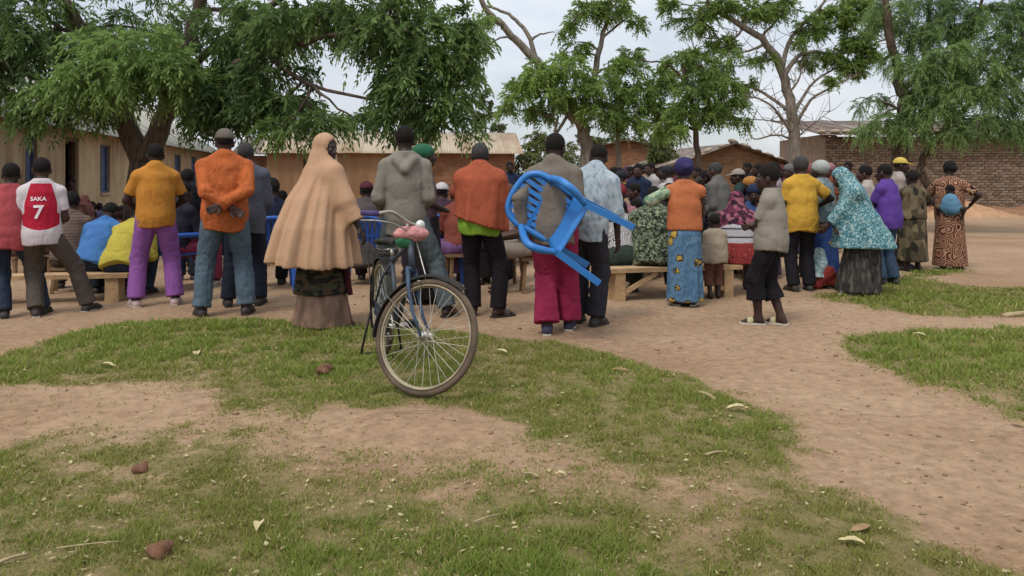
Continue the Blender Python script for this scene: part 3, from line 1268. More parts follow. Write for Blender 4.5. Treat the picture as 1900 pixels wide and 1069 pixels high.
# ------------------------------------------------------------------ trees
def mat_bark(name, c1, c2):
    m, nt, b = mat_base(name)
    N, L = nt.nodes.new, nt.links.new
    tc = N('ShaderNodeTexCoord')
    mp = N('ShaderNodeMapping')
    mp.inputs['Scale'].default_value = (14, 14, 2.2)
    L(tc.outputs['Object'], mp.inputs['Vector'])
    n = N('ShaderNodeTexNoise')
    n.inputs['Scale'].default_value = 1.0
    n.inputs['Detail'].default_value = 8
    n.inputs['Distortion'].default_value = 0.8
    L(mp.outputs[0], n.inputs['Vector'])
    r = N('ShaderNodeValToRGB')
    r.color_ramp.elements[0].position = 0.32
    r.color_ramp.elements[1].position = 0.7
    r.color_ramp.elements[0].color = c1
    r.color_ramp.elements[1].color = c2
    L(n.outputs['Fac'], r.inputs[0])
    L(r.outputs[0], b.inputs['Base Color'])
    b.inputs['Roughness'].default_value = 0.95
    bp = N('ShaderNodeBump')
    bp.inputs['Strength'].default_value = 0.9
    bp.inputs['Distance'].default_value = 0.06
    L(n.outputs['Fac'], bp.inputs['Height'])
    L(bp.outputs[0], b.inputs['Normal'])
    return m


M_BARK_DARK = mat_bark('bark_dark', lin('#3a2f27'), lin('#6a5a4b'))
M_BARK_GREY = mat_bark('bark_grey', lin('#5d564c'), lin('#96897a'))


def smooth_path(pts, n=4, jit=0.0, rnd=None):
    """Catmull-Rom through the points"""
    P = [Vector(p) for p in pts]
    if len(P) < 3:
        out = [P[0].lerp(P[-1], i / n) for i in range(n + 1)]
    else:
        out = []
        for i in range(len(P) - 1):
            p0, p1, p2, p3 = P[max(i - 1, 0)], P[i], P[i + 1], P[min(i + 2, len(P) - 1)]
            for k in range(n):
                t = k / n
                out.append(0.5 * ((2 * p1) + (p2 - p0) * t + (2 * p0 - 5 * p1 + 4 * p2 - p3) * t * t + (3 * p1 - p0 - 3 * p2 + p3) * t ** 3))
        out.append(P[-1])
    if jit and rnd:
        for q in out[1:-1]:
            q += Vector((rnd.gauss(0, jit), rnd.gauss(0, jit), rnd.gauss(0, jit)))
    return out


class Tree:
    def __init__(self, name, label, base, bark, leaf, seed, group=None):
        self.rnd = random.Random(seed)
        self.rng = np.random.default_rng(seed)
        self.base = Vector(base)
        self.t = thing(name, label, 'tree' if 'bush' not in name else 'bush', base, 0, group)
        self.bark, self.leaf = bark, leaf
        self.wood = Buf()
        self.nodes = []            # (point, radius) along the limbs, in world space
        self.fr = []               # fronds: base, dir, length, droop, tone

    def limb(self, pts, r0, r1, n=9, sub=4, jit=0.012):
        P = smooth_path(pts, sub, jit * (pts[0] - pts[-1]).length * 0.3, self.rnd)
        m = len(P)
        rad = [r0 + (r1 - r0) * (i / (m - 1)) ** 0.8 for i in range(m)]
        self.wood.tube([p - self.base for p in P], rad, n)
        for p, r in zip(P, rad):
            self.nodes.append((p, r))
        return P

    def reach(self, c, r0=0.05, r1=0.012):
        """branch from the nearest suitable limb point to the clump centre c"""
        c = Vector(c)
        best = min(self.nodes, key=lambda q: (q[0] - c).length + max(0, q[0].z - c.z) * 0.6 + (0.8 if q[1] < 0.03 else 0))
        a = best[0]
        mid = a.lerp(c, 0.5) + Vector((self.rnd.gauss(0, 0.1), self.rnd.gauss(0, 0.1), 0.10 * (c - a).length))
        return self.limb([a, mid, c], min(r0, best[1] * 0.8 + 0.004), r1, 6, 4, 0.05)

    def clump(self, c, rad, fronds, flen=(0.2, 0.34), droop=0.5, tone=0.5, per=9, branch=True, tw=0.006, hang=0.2):
        """leafy clump: twigs fanning out through an ellipsoid, each carrying fronds"""
        c = Vector(c)
        if branch:
            self.reach(c)
        rng = self.rng
        nt_ = max(2, fronds // per)
        for i in range(nt_):
            u = rng.normal(0, 1, 3)
            u /= np.linalg.norm(u)
            rr = rng.uniform(0.45, 1.05)
            e = Vector((c.x + u[0] * rad[0] * rr, c.y + u[1] * rad[1] * rr, c.z + u[2] * rad[2] * rr))
            s = c + (e - c) * rng.uniform(0.0, 0.45) + Vector((0, 0, 0.05))
            d = e - s
            if d.length < 0.05:
                continue
            end = e - Vector((0, 0, hang * d.length))
            mid = s.lerp(e, 0.55) + Vector((0, 0, 0.06 * d.length))
            P = smooth_path([s, mid, end], 3)
            self.wood.tube([p - self.base for p in P], [tw * (1 - 0.13 * k) for k in range(len(P))], 4, cap=False)
            dv = (end - s).normalized()
            tn = float(np.clip(tone + rng.normal(0, 0.13), 0, 1))
            for k in range(per):
                f = 0.25 + 0.75 * (k + rng.uniform(0, 1)) / per
                q = s.lerp(mid, min(1, f * 2)) if f < 0.5 else mid.lerp(end, f * 2 - 1)
                side = Vector(rng.normal(0, 1, 3)) * 0.75
                fd = (dv * 0.8 + side + Vector((0, 0, -0.15))).normalized()
                self.fr.append((q, fd, rng.uniform(*flen), droop, tn))

    def finish(self, pairs=7, lw=0.012, ll=0.07, spread=0.55):
        link('trunk', self.wood.mesh('trunk', self.bark), self.t)
        F = len(self.fr)
        rng = self.rng
        if F == 0:
            return
        B = np.array([tuple(f[0] - self.base) for f in self.fr])
        D = np.array([tuple(f[1]) for f in self.fr])
        Ln = np.array([f[2] for f in self.fr])
        Dr = np.array([f[3] for f in self.fr]) * rng.uniform(0.5, 1.4, F)
        T = np.array([f[4] for f in self.fr])
        K = pairs * 2 + 1
        ti = np.concatenate([np.repeat((np.arange(pairs) + 0.6) / (pairs + 0.3), 2), [1.0]])
        sg = np.concatenate([np.tile([1.0, -1.0], pairs), [0.0]])
        up = np.tile(np.array([[0, 0, 1.0]]), (F, 1)) + rng.normal(0, 0.45, (F, 3))
        S = np.cross(D, up)
        S /= np.linalg.norm(S, axis=1)[:, None] + 1e-9
        t = ti[None, :, None]
        pos = B[:, None, :] + D[:, None, :] * (Ln[:, None, None] * t)
        pos[:, :, 2] -= (Dr * Ln)[:, None] * (ti ** 2)[None, :]
        tang = D[:, None, :] + np.zeros((1, K, 1))
        tang = tang.copy()
        tang[:, :, 2] -= (2 * Dr)[:, None] * ti[None, :]
        tang /= np.linalg.norm(tang, axis=2)[:, :, None]
        ld = S[:, None, :] * sg[None, :, None] * spread + tang * (1 - spread * np.abs(sg)[None, :, None] * 0.6)
        ld = ld + rng.normal(0, 0.18, ld.shape)
        ld[:, :, 2] -= 0.18
        ld /= np.linalg.norm(ld, axis=2)[:, :, None]
        wv = np.cross(ld, tang + rng.normal(0, 0.5, ld.shape))
        wv /= np.linalg.norm(wv, axis=2)[:, :, None] + 1e-9
        size = rng.uniform(0.75, 1.2, (F, K, 1)) * (0.8 + 0.4 * (Ln / Ln.max()))[:, None, None] * (1 - 0.25 * (np.abs(ti - 0.45)))[None, :, None]
        l_, w_ = ll * size, lw * size
        nn = np.cross(ld, wv)
        a = pos
        b = pos + ld * l_ * 0.45 + wv * w_ + nn * w_ * 0.35
        c = pos + ld * l_
        d = pos + ld * l_ * 0.45 - wv * w_ + nn * w_ * 0.35
        V = np.stack([a, b, c, d], 2).reshape(-1, 3)
        Fc = np.arange(F * K * 4).reshape(-1, 4)
        tone = np.clip(np.repeat(T, K) + rng.normal(0, 0.10, F * K), 0, 1)
        me = mesh_np('crown', V, Fc, False, [self.leaf], {'rnd': ('FACE', tone)})
        link('crown', me, self.t)
        return len(Fc)


L_DARK = leaf_mat('leaf_deep_green', (0.06, 0.105, 0.034, 1), (0.27, 0.40, 0.115, 1), 0.5)
L_MID = leaf_mat('leaf_mid_green', (0.10, 0.16, 0.04, 1), (0.29, 0.41, 0.10, 1), 0.5)
L_FEATHER = leaf_mat('leaf_feathery_green', (0.09, 0.16, 0.06, 1), (0.31, 0.44, 0.15, 1), 0.5)
L_OLIVE = leaf_mat('leaf_olive', (0.08, 0.105, 0.035, 1), (0.23, 0.26, 0.08, 1), 0.4)


def shade_tree():
    Y = 13.0
    b = at(262, 480, Y)
    b.z = 0
    T = Tree('shade_tree', 'big forked shade tree with drooping dark leaves before the cream building', b, M_BARK_DARK, L_DARK, 5)
    fork = at(268, 300, Y)
    T.limb([b, at(258, 395, Y), fork], 0.28, 0.23, 14, 4, 0.01)
    T.wood.tube([p for p in (Vector((0, 0, -0.05)), Vector((0, 0, 0.12)), Vector((0, 0, 0.5)))], [0.40, 0.33, 0.28], 14)
    la = T.limb([fork, at(236, 240, Y - .1), at(214, 170, Y - .3), at(170, 90, Y - .6), at(120, 0, Y - 1)], 0.22, 0.08, 10)
    lb = T.limb([fork, at(300, 225, Y), at(322, 165, Y - .2), at(350, 80, Y - .4), at(372, 0, Y - .5), at(400, -120, Y - .8)], 0.2, 0.08, 10)
    T.limb([la[8], at(120, 170, Y - .9), at(40, 130, Y - 1.3), at(-80, 90, Y - 1.6)], 0.09, 0.03, 8)
    lc = T.limb([lb[6], at(400, 140, Y - 1.0), at(500, 100, Y - 1.7), at(640, 60, Y - 2.3), at(780, 60, Y - 2.7)], 0.075, 0.02, 8)
    ld = T.limb([lb[9], at(460, 40, Y - .9), at(560, -20, Y - 1.4), at(700, -60, Y - 2.0), at(860, -40, Y - 2.4)], 0.075, 0.02, 8)
    T.limb([lc[8], at(560, 150, Y - 1.9), at(660, 180, Y - 2.2), at(770, 190, Y - 2.5)], 0.05, 0.014, 6)
    C = T.clump
    # px, py, depth, radii, fronds, tone
    for px, py, dy, r, n, tone in [
        (250, 95, -1.6, (1.3, 0.9, 0.55), 700, 0.72), (190, 140, -1.9, (0.8, 0.6, 0.32), 420, 0.8), (330, 130, -1.7, (0.8, 0.6, 0.35), 420, 0.74), (245, 160, -1.5, (0.55, 0.5, 0.2), 240, 0.85),
        (130, 165, -1.6, (0.55, 0.5, 0.3), 260, 0.7), (90, 60, -1.0, (1.2, 1.0, 0.7), 520, 0.35), (30, 110, -1.2, (0.9, 0.9, 0.55), 380, 0.28), (60, 185, -1.4, (0.6, 0.5, 0.3), 220, 0.45), (20, 20, -1.2, (1.0, 1, 0.6), 380, 0.4),
        (-110, 110, -1.4, (1.1, 1, 0.8), 260, 0.4), (-30, 170, -1.5, (0.6, 0.6, 0.35), 160, 0.3), (430, 60, -1.0, (1.0, 0.9, 0.6), 420, 0.3), (390, 130, -0.9, (0.8, 0.7, 0.45), 420, 0.18), (440, 180, -1.3, (0.9, 0.7, 0.4), 480, 0.18), (370, 170, -0.8, (0.5, 0.5, 0.3), 260, 0.25),
        (500, 130, -1.6, (0.8, 0.7, 0.45), 380, 0.25), (520, 195, -1.7, (0.7, 0.6, 0.28), 330, 0.3), (480, 30, -1.3, (0.9, 0.8, 0.5), 340, 0.42), (545, 50, -1.9, (0.7, 0.7, 0.4), 320, 0.4), (625, 20, -2.0, (0.7, 0.7, 0.5), 340, 0.5),
        (600, 225, -2.1, (0.42, 0.4, 0.16), 150, 0.42), (530, 240, -2.0, (0.4, 0.3, 0.13), 110, 0.4), (655, 218, -2.2, (0.25, 0.3, 0.10), 50, 0.4),
        (705, 70, -2.4, (0.5, 0.6, 0.45), 300, 0.35), (740, 30, -2.4, (0.8, 0.7, 0.45), 420, 0.5), (800, 70, -2.6, (0.65, 0.6, 0.5), 400, 0.5), (770, 130, -2.6, (0.55, 0.5, 0.4), 340, 0.33), (850, 110, -2.6, (0.36, 0.4, 0.35), 190, 0.45),
        (870, 50, -2.5, (0.4, 0.4, 0.45), 200, 0.5), (735, 150, -2.4, (0.35, 0.4, 0.22), 140, 0.3), (745, 205, -2.6, (0.38, 0.4, 0.22), 170, 0.3), (800, 190, -2.6, (0.4, 0.4, 0.25), 200, 0.32), (850, 175, -2.6, (0.28, 0.3, 0.22), 120, 0.4), (825, 228, -2.7, (0.32, 0.3, 0.13), 110, 0.42),
        (880, 225, -2.7, (0.14, 0.2, 0.10), 30, 0.45), (895, 130, -2.6, (0.14, 0.2, 0.2), 40, 0.5), (90, 215, -1.3, (0.5, 0.4, 0.16), 110, 0.4), (160, 195, -0.9, (0.4, 0.4, 0.16), 110, 0.45), (390, 215, -1.0, (0.6, 0.5, 0.2), 200, 0.3),
        # the crown goes on above the frame
        (150, -90, -1.0, (2.0, 1.6, 0.8), 420, 0.45), (380, -110, -0.5, (2.0, 1.8, 0.9), 420, 0.45), (600, -100, -1.8, (1.6, 1.4, 0.7), 340, 0.45), (790, -70, -2.4, (1.2, 1.1, 0.6), 300, 0.5), (250, -60, 1.2, (2.4, 1.4, 1.0), 380, 0.4), (60, 40, 1.4, (2.0, 1.2, 0.8), 300, 0.3), (480, 40, 1.2, (2.2, 1.2, 0.8), 320, 0.3), (280, 60, 0.3, (1.6, 0.9, 0.7), 420, 0.2),
    ]:
        C(at(px, py, Y + dy), r, int(n * 0.52), (0.20, 0.34), 0.55, tone)
    T.finish(6, 0.0165, 0.105)


def middle_tree():
    Y = 20.0
    b = at(1092, 410, Y)
    b.z = 0
    T = Tree('leaning_tree', 'leaning pale limbed tree with bright leaves beside the orange brick hut', b, M_BARK_GREY, L_MID, 8)
    p = T.limb([b, at(1090, 300, Y), at(1083, 243, Y), at(1062, 214, Y - .1), at(1042, 196, Y - .1), at(1015, 150, Y), at(994, 111, Y), at(957, 74, Y - .1), at(930, 47, Y - .2), at(900, 12, Y - .3), at(870, -40, Y - .4)], 0.21, 0.06, 12)
    T.limb([at(996, 116, Y), at(990, 96, Y), at(981, 67, Y), at(957, 37, Y), at(930, 20, Y), at(900, 10, Y)], 0.085, 0.03, 8)
    q = T.limb([p[10], at(1085, 190, Y + .2), at(1104, 135, Y + .3), at(1112, 94, Y + .3), at(1121, 61, Y + .3), at(1132, 0, Y + .3), at(1140, -60, Y + .3)], 0.12, 0.04, 9)
    T.limb([q[15], at(1146, 47, Y + .4), at(1170, 28, Y + .4)], 0.05, 0.015, 6)
    T.limb([q[12], at(1090, 80, Y + .3), at(1065, 78, Y + .2)], 0.045, 0.012, 6)
    T.limb([p[14], at(1030, 250, Y - .3), at(1036, 215, Y - .3)], 0.05, 0.03, 6)
    T.limb([at(1146, 400, Y), at(1147, 300, Y), at(1146, 235, Y), at(1150, 190, Y)], 0.09, 0.05, 8)
    for px, py, dy, r, n, tone in [
        (1000, 140, -.4, (0.75, 0.7, 0.4), 330, 0.72), (1050, 130, -.5, (0.75, 0.7, 0.4), 330, 0.76), (960, 175, -.3, (0.6, 0.6, 0.35), 240, 0.66), (1040, 180, -.5, (0.8, 0.7, 0.38), 330, 0.55), (940, 205, -.2, (0.35, 0.4, 0.18), 80, 0.5),
        (1110, 160, -.4, (0.75, 0.7, 0.4), 330, 0.6), (1160, 130, 0, (0.7, 0.6, 0.42), 300, 0.6), (1110, 205, -.4, (0.8, 0.7, 0.32), 320, 0.42), (1180, 180, -.2, (0.75, 0.6, 0.45), 330, 0.5), (1165, 225, -.3, (0.7, 0.5, 0.26), 230, 0.36), (1000, 205, -.2, (0.6, 0.5, 0.25), 170, 0.4),
        (1225, 150, 0, (0.6, 0.6, 0.45), 260, 0.52), (1235, 205, 0, (0.65, 0.6, 0.4), 270, 0.45), (1060, 100, .1, (0.5, 0.4, 0.2), 100, 0.5), (1170, 100, .2, (0.5, 0.4, 0.2), 120, 0.5),
        (1090, 25, .2, (0.75, 0.6, 0.33), 250, 0.55), (1140, 15, .2, (0.7, 0.6, 0.35), 240, 0.5), (1060, 45, .2, (0.3, 0.3, 0.15), 50, 0.5), (1180, 40, .3, (0.3, 0.3, 0.2), 60, 0.4), (1030, 60, 0, (0.25, 0.2, 0.1), 25, 0.5), (1110, -50, .2, (1.2, 1, 0.5), 200, 0.5),
        (1075, 85, .2, (0.4, 0.3, 0.12), 50, 0.5), (905, 35, -.4, (0.4, 0.4, 0.3), 90, 0.55), (900, 85, -.3, (0.3, 0.3, 0.25), 60, 0.5),
    ]:
        T.clump(at(px, py, Y + dy), r, int(n * 0.75), (0.18, 0.30), 0.45, tone)
    T.finish(5, 0.019, 0.10, 0.6)

    b = at(1300, 420, 18.5)
    b.z = 0
    Y = 18.5
    T = Tree('drooping_tree', 'drooping dark green tree over the crowd near the gable hut', b, M_BARK_DARK, L_MID, 9)
    T.limb([b, at(1298, 320, Y), at(1292, 250, Y), at(1280, 180, Y), at(1265, 120, Y)], 0.11, 0.04, 8)
    T.limb([at(1290, 240, Y), at(1330, 190, Y + .2), at(1370, 160, Y + .3)], 0.06, 0.02, 7)
    T.limb([at(1275, 160, Y), at(1240, 120, Y), at(1200, 114, Y), at(1180, 112, Y)], 0.04, 0.012, 6)
    for px, py, dy, r, n, tone in [
        (1290, 165, -.3, (0.65, 0.6, 0.42), 330, 0.28), (1340, 150, 0, (0.6, 0.6, 0.4), 270, 0.35), (1330, 205, 0, (0.6, 0.5, 0.3), 230, 0.3), (1270, 210, -.2, (0.55, 0.5, 0.3), 220, 0.5), (1250, 235, -.3, (0.45, 0.4, 0.22), 150, 0.66),
        (1300, 120, 0, (0.6, 0.5, 0.3), 180, 0.45), (1255, 110, 0, (0.5, 0.4, 0.25), 130, 0.55), (1370, 190, .2, (0.4, 0.4, 0.25), 120, 0.3), (1215, 240, -.2, (0.35, 0.3, 0.15), 70, 0.6), (1375, 225, .2, (0.3, 0.3, 0.2), 70, 0.4), (1355, 110, .2, (0.4, 0.4, 0.25), 90, 0.45),
    ]:
        T.clump(at(px, py, Y + dy), r, int(n * .75), (0.16, 0.28), 0.6, tone)
    T.finish(5, 0.017, 0.095, 0.6)


def bare_tree():
    Y = 22.0
    b = at(1480, 400, Y)
    b.z = 0
    T = Tree('bare_limbed_tree', 'tall grey trunked tree with spreading half bare branches above the gable hut', b, M_BARK_GREY, L_MID, 12)
    A = lambda x, y, d=0: at(x, y, Y + d)
    m = T.limb([b, A(1476, 300), A(1466, 200), A(1452, 138), A(1421, 79, -.2), A(1380, 50, -.4), A(1330, 20, -.6), A(1290, -30, -.8)], 0.21, 0.045, 12)
    br = [
        ([A(1455, 140), A(1473, 112, .1), A(1503, 98, .2), A(1560, 99, .3), A(1610, 88, .3), A(1650, 70, .4)], 0.085, 0.02),
        ([A(1452, 125), A(1470, 67, .2), A(1518, 18, .3), A(1550, -30, .4)], 0.08, 0.03), ([A(1466, 170), A(1481, 150, -.1), A(1486, 128, -.2), A(1478, 105, -.3)], 0.04, 0.012),
        ([A(1471, 215), A(1503, 160, .2), A(1545, 130, .4), A(1590, 112, .5)], 0.06, 0.015), ([A(1474, 240), A(1503, 187, -.2), A(1552, 157, -.4), A(1590, 140, -.5)], 0.06, 0.014),
        ([A(1462, 205), A(1417, 172, .2), A(1380, 160, .3), A(1320, 150, .4)], 0.06, 0.015), ([A(1467, 245), A(1436, 202, -.2), A(1400, 180, -.3), A(1350, 178, -.4)], 0.05, 0.014),
        ([A(1421, 79, -.2), A(1390, 95, -.3), A(1340, 98, -.4), A(1280, 105, -.5)], 0.045, 0.012), ([A(1410, 70, -.2), A(1440, 40, -.2), A(1460, 10, -.2), A(1470, -40, -.2)], 0.045, 0.015),
        ([A(1440, 110), A(1400, 118, .2), A(1350, 125, .4)], 0.035, 0.01), ([A(1380, 50, -.4), A(1360, 70, -.5), A(1300, 70, -.6)], 0.04, 0.012), ([A(1475, 258), A(1510, 230, .2), A(1540, 205, .3)], 0.03, 0.008),
        ([A(1470, 225), A(1440, 225, .1), A(1395, 222, .2), A(1370, 235, .2)], 0.03, 0.008), ([A(1475, 262), A(1440, 250), A(1400, 258), A(1385, 235)], 0.04, 0.012),
    ]
    for pts, r0, r1 in br:
        T.limb(pts, r0, r1, 7)
    # bare twigs
    nd = [q for q in T.nodes if q[1] < 0.06 and q[0].z > 2.5]
    for i in range(260):
        p, r = T.rnd.choice(nd)
        d = Vector((T.rnd.gauss(0, 1), T.rnd.gauss(0, 0.6), T.rnd.gauss(0.5, 0.6))).normalized()
        Lg = T.rnd.uniform(0.25, 0.9)
        T.wood.tube([x - T.base for x in (p, p + d * Lg * .5 + Vector((0, 0, .04)), p + d * Lg + Vector((0, 0, T.rnd.uniform(0, .2))))], [0.011, 0.008, 0.004], 4, cap=False)
    for px, py, dy, r, n, tone in [
        (1290, 40, -.6, (0.8, 0.6, 0.4), 190, 0.4), (1340, 10, -.5, (0.9, 0.6, 0.3), 200, 0.45), (1400, 20, -.3, (0.8, 0.6, 0.35), 160, 0.45), (1290, 100, -.5, (0.6, 0.5, 0.2), 90, 0.4), (1350, 80, -.4, (0.7, 0.5, 0.25), 110, 0.4), (1240, 10, -.6, (0.5, 0.4, 0.25), 70, 0.4),
        (1450, 15, 0, (0.7, 0.5, 0.3), 130, 0.5), (1510, 50, .2, (0.7, 0.5, 0.35), 170, 0.5), (1560, 30, .3, (0.8, 0.6, 0.4), 240, 0.55), (1540, 105, .3, (0.55, 0.4, 0.22), 110, 0.45), (1590, 75, .3, (0.6, 0.5, 0.35), 200, 0.5), (1580, 125, .4, (0.5, 0.4, 0.28), 170, 0.38), (1610, 100, .4, (0.4, 0.4, 0.25), 110, 0.4),
        (1500, 115, .2, (0.4, 0.4, 0.15), 50, 0.5), (1410, 110, 0, (0.6, 0.5, 0.25), 60, 0.45), (1385, 160, .3, (0.4, 0.4, 0.2), 60, 0.4), (1550, 150, -.3, (0.35, 0.3, 0.15), 40, 0.4), (1430, -60, 0, (2.2, 1.2, 0.6), 200, 0.5), (1590, 10, .3, (0.7, 0.6, 0.35), 190, 0.55), (1630, 40, .4, (0.5, 0.5, 0.4), 150, 0.5),
        (1320, 140, .3, (0.5, 0.4, 0.2), 80, 0.4), (1480, 80, .1, (0.4, 0.4, 0.2), 40, 0.5),
    ]:
        T.clump(A(px, py, dy), r, int(n * 1.7), (0.16, 0.28), 0.3, min(1, tone + .1), hang=0.05)
    T.finish(6, 0.016, 0.085)


def feathery_tree():
    Y = 18.5
    b = at(1672, 430, Y)
    b.z = 0
    T = Tree('feathery_tree', 'wide tree with feathery drooping foliage before the mud brick building', b, M_BARK_DARK, L_FEATHER, 15)
    A = lambda x, y, d=0: at(x, y, Y + d)
    T.limb([b, A(1670, 320), A(1669, 258), A(1680, 194), A(1671, 161), A(1664, 120), A(1650, 60, -.2), A(1640, -30, -.3)], 0.25, 0.07, 12)
    T.limb([A(1672, 250), A(1660, 290, .1), A(1654, 318, .1), A(1640, 380, .1), A(1636, 430, .1)], 0.05, 0.07, 8)
    s = T.limb([A(1748, 430, -.2), A(1738, 370, -.2), A(1722, 342, -.2), A(1708, 318, -.2), A(1714, 290, -.2), A(1737, 262, -.3), A(1770, 220, -.4), A(1810, 180, -.5), A(1860, 130, -.6), A(1900, 60, -.7)], 0.12, 0.05, 9)
    T.limb([A(1680, 190), A(1715, 165, -.2), A(1760, 120, -.4), A(1800, 60, -.6), A(1830, -20, -.7)], 0.11, 0.03, 9)
    T.limb([A(1676, 170), A(1710, 120, .2), A(1720, 60, .3), A(1725, -20, .4)], 0.08, 0.03, 8)
    T.limb([A(1680, 200), A(1650, 205, -.2), A(1625, 225, -.3)], 0.04, 0.012, 6)
    T.limb([A(1676, 210), A(1640, 190, .2), A(1610, 185, .3)], 0.03, 0.01, 6)
    for px, py, dy, r, n, tone in [
        (1720, 130, -.7, (0.8, 0.6, 0.4), 300, 0.6), (1770, 100, -.8, (0.9, 0.7, 0.45), 360, 0.66), (1830, 130, -.9, (0.9, 0.7, 0.45), 380, 0.6), (1790, 165, -1, (0.8, 0.6, 0.35), 320, 0.72), (1880, 90, -.9, (0.9, 0.7, 0.5), 380, 0.42), (1860, 180, -1, (0.8, 0.6, 0.4), 340, 0.45),
        (1740, 60, -.3, (0.9, 0.7, 0.45), 320, 0.5), (1690, 60, 0, (0.7, 0.6, 0.4), 220, 0.5), (1660, 110, -.2, (0.5, 0.5, 0.3), 110, 0.55), (1800, 30, -.6, (1.0, 0.8, 0.5), 360, 0.4), (1870, 20, -.8, (1, 0.8, 0.5), 360, 0.3), (1720, 10, 0, (0.9, 0.7, 0.4), 260, 0.45), (1650, 20, 0, (0.7, 0.6, 0.4), 200, 0.5),
        (1750, 205, -.8, (0.7, 0.5, 0.28), 260, 0.55), (1820, 225, -1, (0.8, 0.6, 0.26), 280, 0.42), (1880, 235, -1, (0.6, 0.5, 0.25), 230, 0.3), (1700, 215, -.5, (0.55, 0.5, 0.26), 210, 0.5), (1640, 225, -.3, (0.5, 0.4, 0.22), 170, 0.5), (1605, 240, -.3, (0.32, 0.3, 0.13), 70, 0.55), (1690, 245, -.4, (0.5, 0.4, 0.13), 110, 0.6), (1760, 245, -.8, (0.6, 0.4, 0.12), 130, 0.5),
        (1630, 185, .3, (0.45, 0.4, 0.2), 70, 0.2), (1605, 190, .3, (0.25, 0.3, 0.15), 30, 0.2), (1950, 140, -.9, (1.0, 0.8, 0.9), 320, 0.4), (1960, 230, -.9, (0.7, 0.6, 0.3), 150, 0.4), (1800, -70, -.4, (2.0, 1.4, 0.7), 380, 0.5), (1690, -70, 0, (1.4, 1.2, 0.6), 220, 0.5), (1720, 175, -.4, (0.5, 0.4, 0.3), 160, 0.55), (1840, 60, .8, (1.6, 0.8, 0.8), 260, 0.3), (1750, 150, .6, (1.0, 0.6, 0.6), 200, 0.35),
    ]:
        T.clump(A(px, py, dy), r, int(n * 0.72), (0.24, 0.38), 0.6, tone, hang=0.22)
    T.finish(11, 0.0095, 0.085, 0.5)


def bush(name, label, px, py, Y, blobs, leaf, seed, ll=0.12, trunk=0.05):
    b = at(px, py, Y)
    b.z = 0
    T = Tree(name, label, b, M_BARK_DARK, leaf, seed, )
    for k in range(3):
        e = at(blobs[k % len(blobs)][0], blobs[k % len(blobs)][1], Y)
        T.limb([b + Vector((0.1 * (k - 1), 0, 0)), b.lerp(e, 0.5) + Vector((0.15 * (k - 1), 0, 0)), e], trunk, 0.02, 6)
    for x, y, r, n, tone in blobs:
        T.clump(at(x, y, Y), r, n, (0.2, 0.34), 0.4, tone)
    T.finish(5, ll * 0.2, ll)


shade_tree()
middle_tree()
bare_tree()
feathery_tree()
bush('bush', 'yellow green bush growing beside the tan house', 985, 378, 36, [(980, 290, (0.9, 0.7, 0.9), 300, 0.75), (1015, 310, (0.7, 0.6, 0.7), 240, 0.6), (960, 325, (0.6, 0.5, 0.7), 200, 0.8), (1000, 255, (0.6, 0.5, 0.4), 140, 0.5), (1050, 290, (0.9, 0.6, 0.9), 240, 0.45)], L_OLIVE, 51)
bush('bush', 'dull brown green bush in the gap beside the gable hut', 1228, 385, 32, [(1228, 280, (0.8, 0.6, 0.8), 320, 0.15), (1215, 320, (0.6, 0.5, 0.8), 240, 0.12), (1245, 310, (0.6, 0.5, 0.7), 200, 0.2)], L_OLIVE, 52)
bush('roadside_tree', 'round light green tree rising behind the tin roof of the cream building', 370, 378, 44, [(355, 205, (1.2, 0.9, 0.9), 260, 0.8), (380, 220, (1.0, 0.8, 0.7), 200, 0.7), (330, 190, (1.2, 0.8, 0.8), 200, 0.6), (410, 200, (0.8, 0.6, 0.5), 100, 0.5)], L_MID, 53, 0.16, 0.12)
bush('slender_tree', 'slender grey far tree standing against the sky behind the tan house', 903, 372, 60, [(903, 190, (0.5, 0.5, 0.9), 90, 0.1), (900, 225, (1.0, 0.8, 0.9), 140, 0.15), (885, 215, (0.5, 0.4, 0.7), 60, 0.1), (925, 235, (0.9, 0.6, 0.5), 90, 0.2), (906, 165, (0.25, 0.3, 0.5), 30, 0.1)], L_OLIVE, 54, 0.2, 0.14)
bush('roadside_tree', 'dark far tree behind the tan house under the drooping branches', 720, 372, 50, [(700, 215, (1.6, 1.0, 0.9), 240, 0.3), (770, 220, (1.4, 1.0, 0.8), 200, 0.35), (640, 225, (1.2, 0.8, 0.6), 140, 0.3)], L_MID, 55, 0.18, 0.15)
bush('roadside_tree', 'hazy far tree behind the orange brick hut', 1170, 372, 55, [(1150, 262, (2.2, 1.2, 1.0), 260, 0.2), (1210, 262, (1.8, 1.2, 0.8), 200, 0.25), (1080, 265, (1.8, 1.2, 0.8), 180, 0.3), (1020, 270, (1.4, 1.0, 0.7), 120, 0.35)], L_OLIVE, 56, 0.2, 0.15)
bush('roadside_tree', 'hazy far tree behind the far hut', 1520, 372, 60, [(1490, 285, (1.6, 1.2, 0.9), 160, 0.2), (1555, 290, (1.6, 1.2, 0.8), 150, 0.2)], L_OLIVE, 57, 0.2, 0.12)

# ------------------------------------------------------------------ figures: smooth surfaces grown round a posed skeleton
def smin(a, b, k):
    h = np.clip(0.5 + 0.5 * (b - a) / k, 0, 1)
    return b * (1 - h) + a * h - k * h * (1 - h)


def cone(P, a, b, r1, r2):
    a = np.asarray(a, dtype=np.float32)
    ba = np.asarray(b, dtype=np.float32) - a
    pa = P - a
    h = np.clip(pa @ ba / (ba @ ba + 1e-9), 0, 1)
    return np.sqrt(((pa - h[:, None] * ba) ** 2).sum(1)) - (r1 + (r2 - r1) * h)


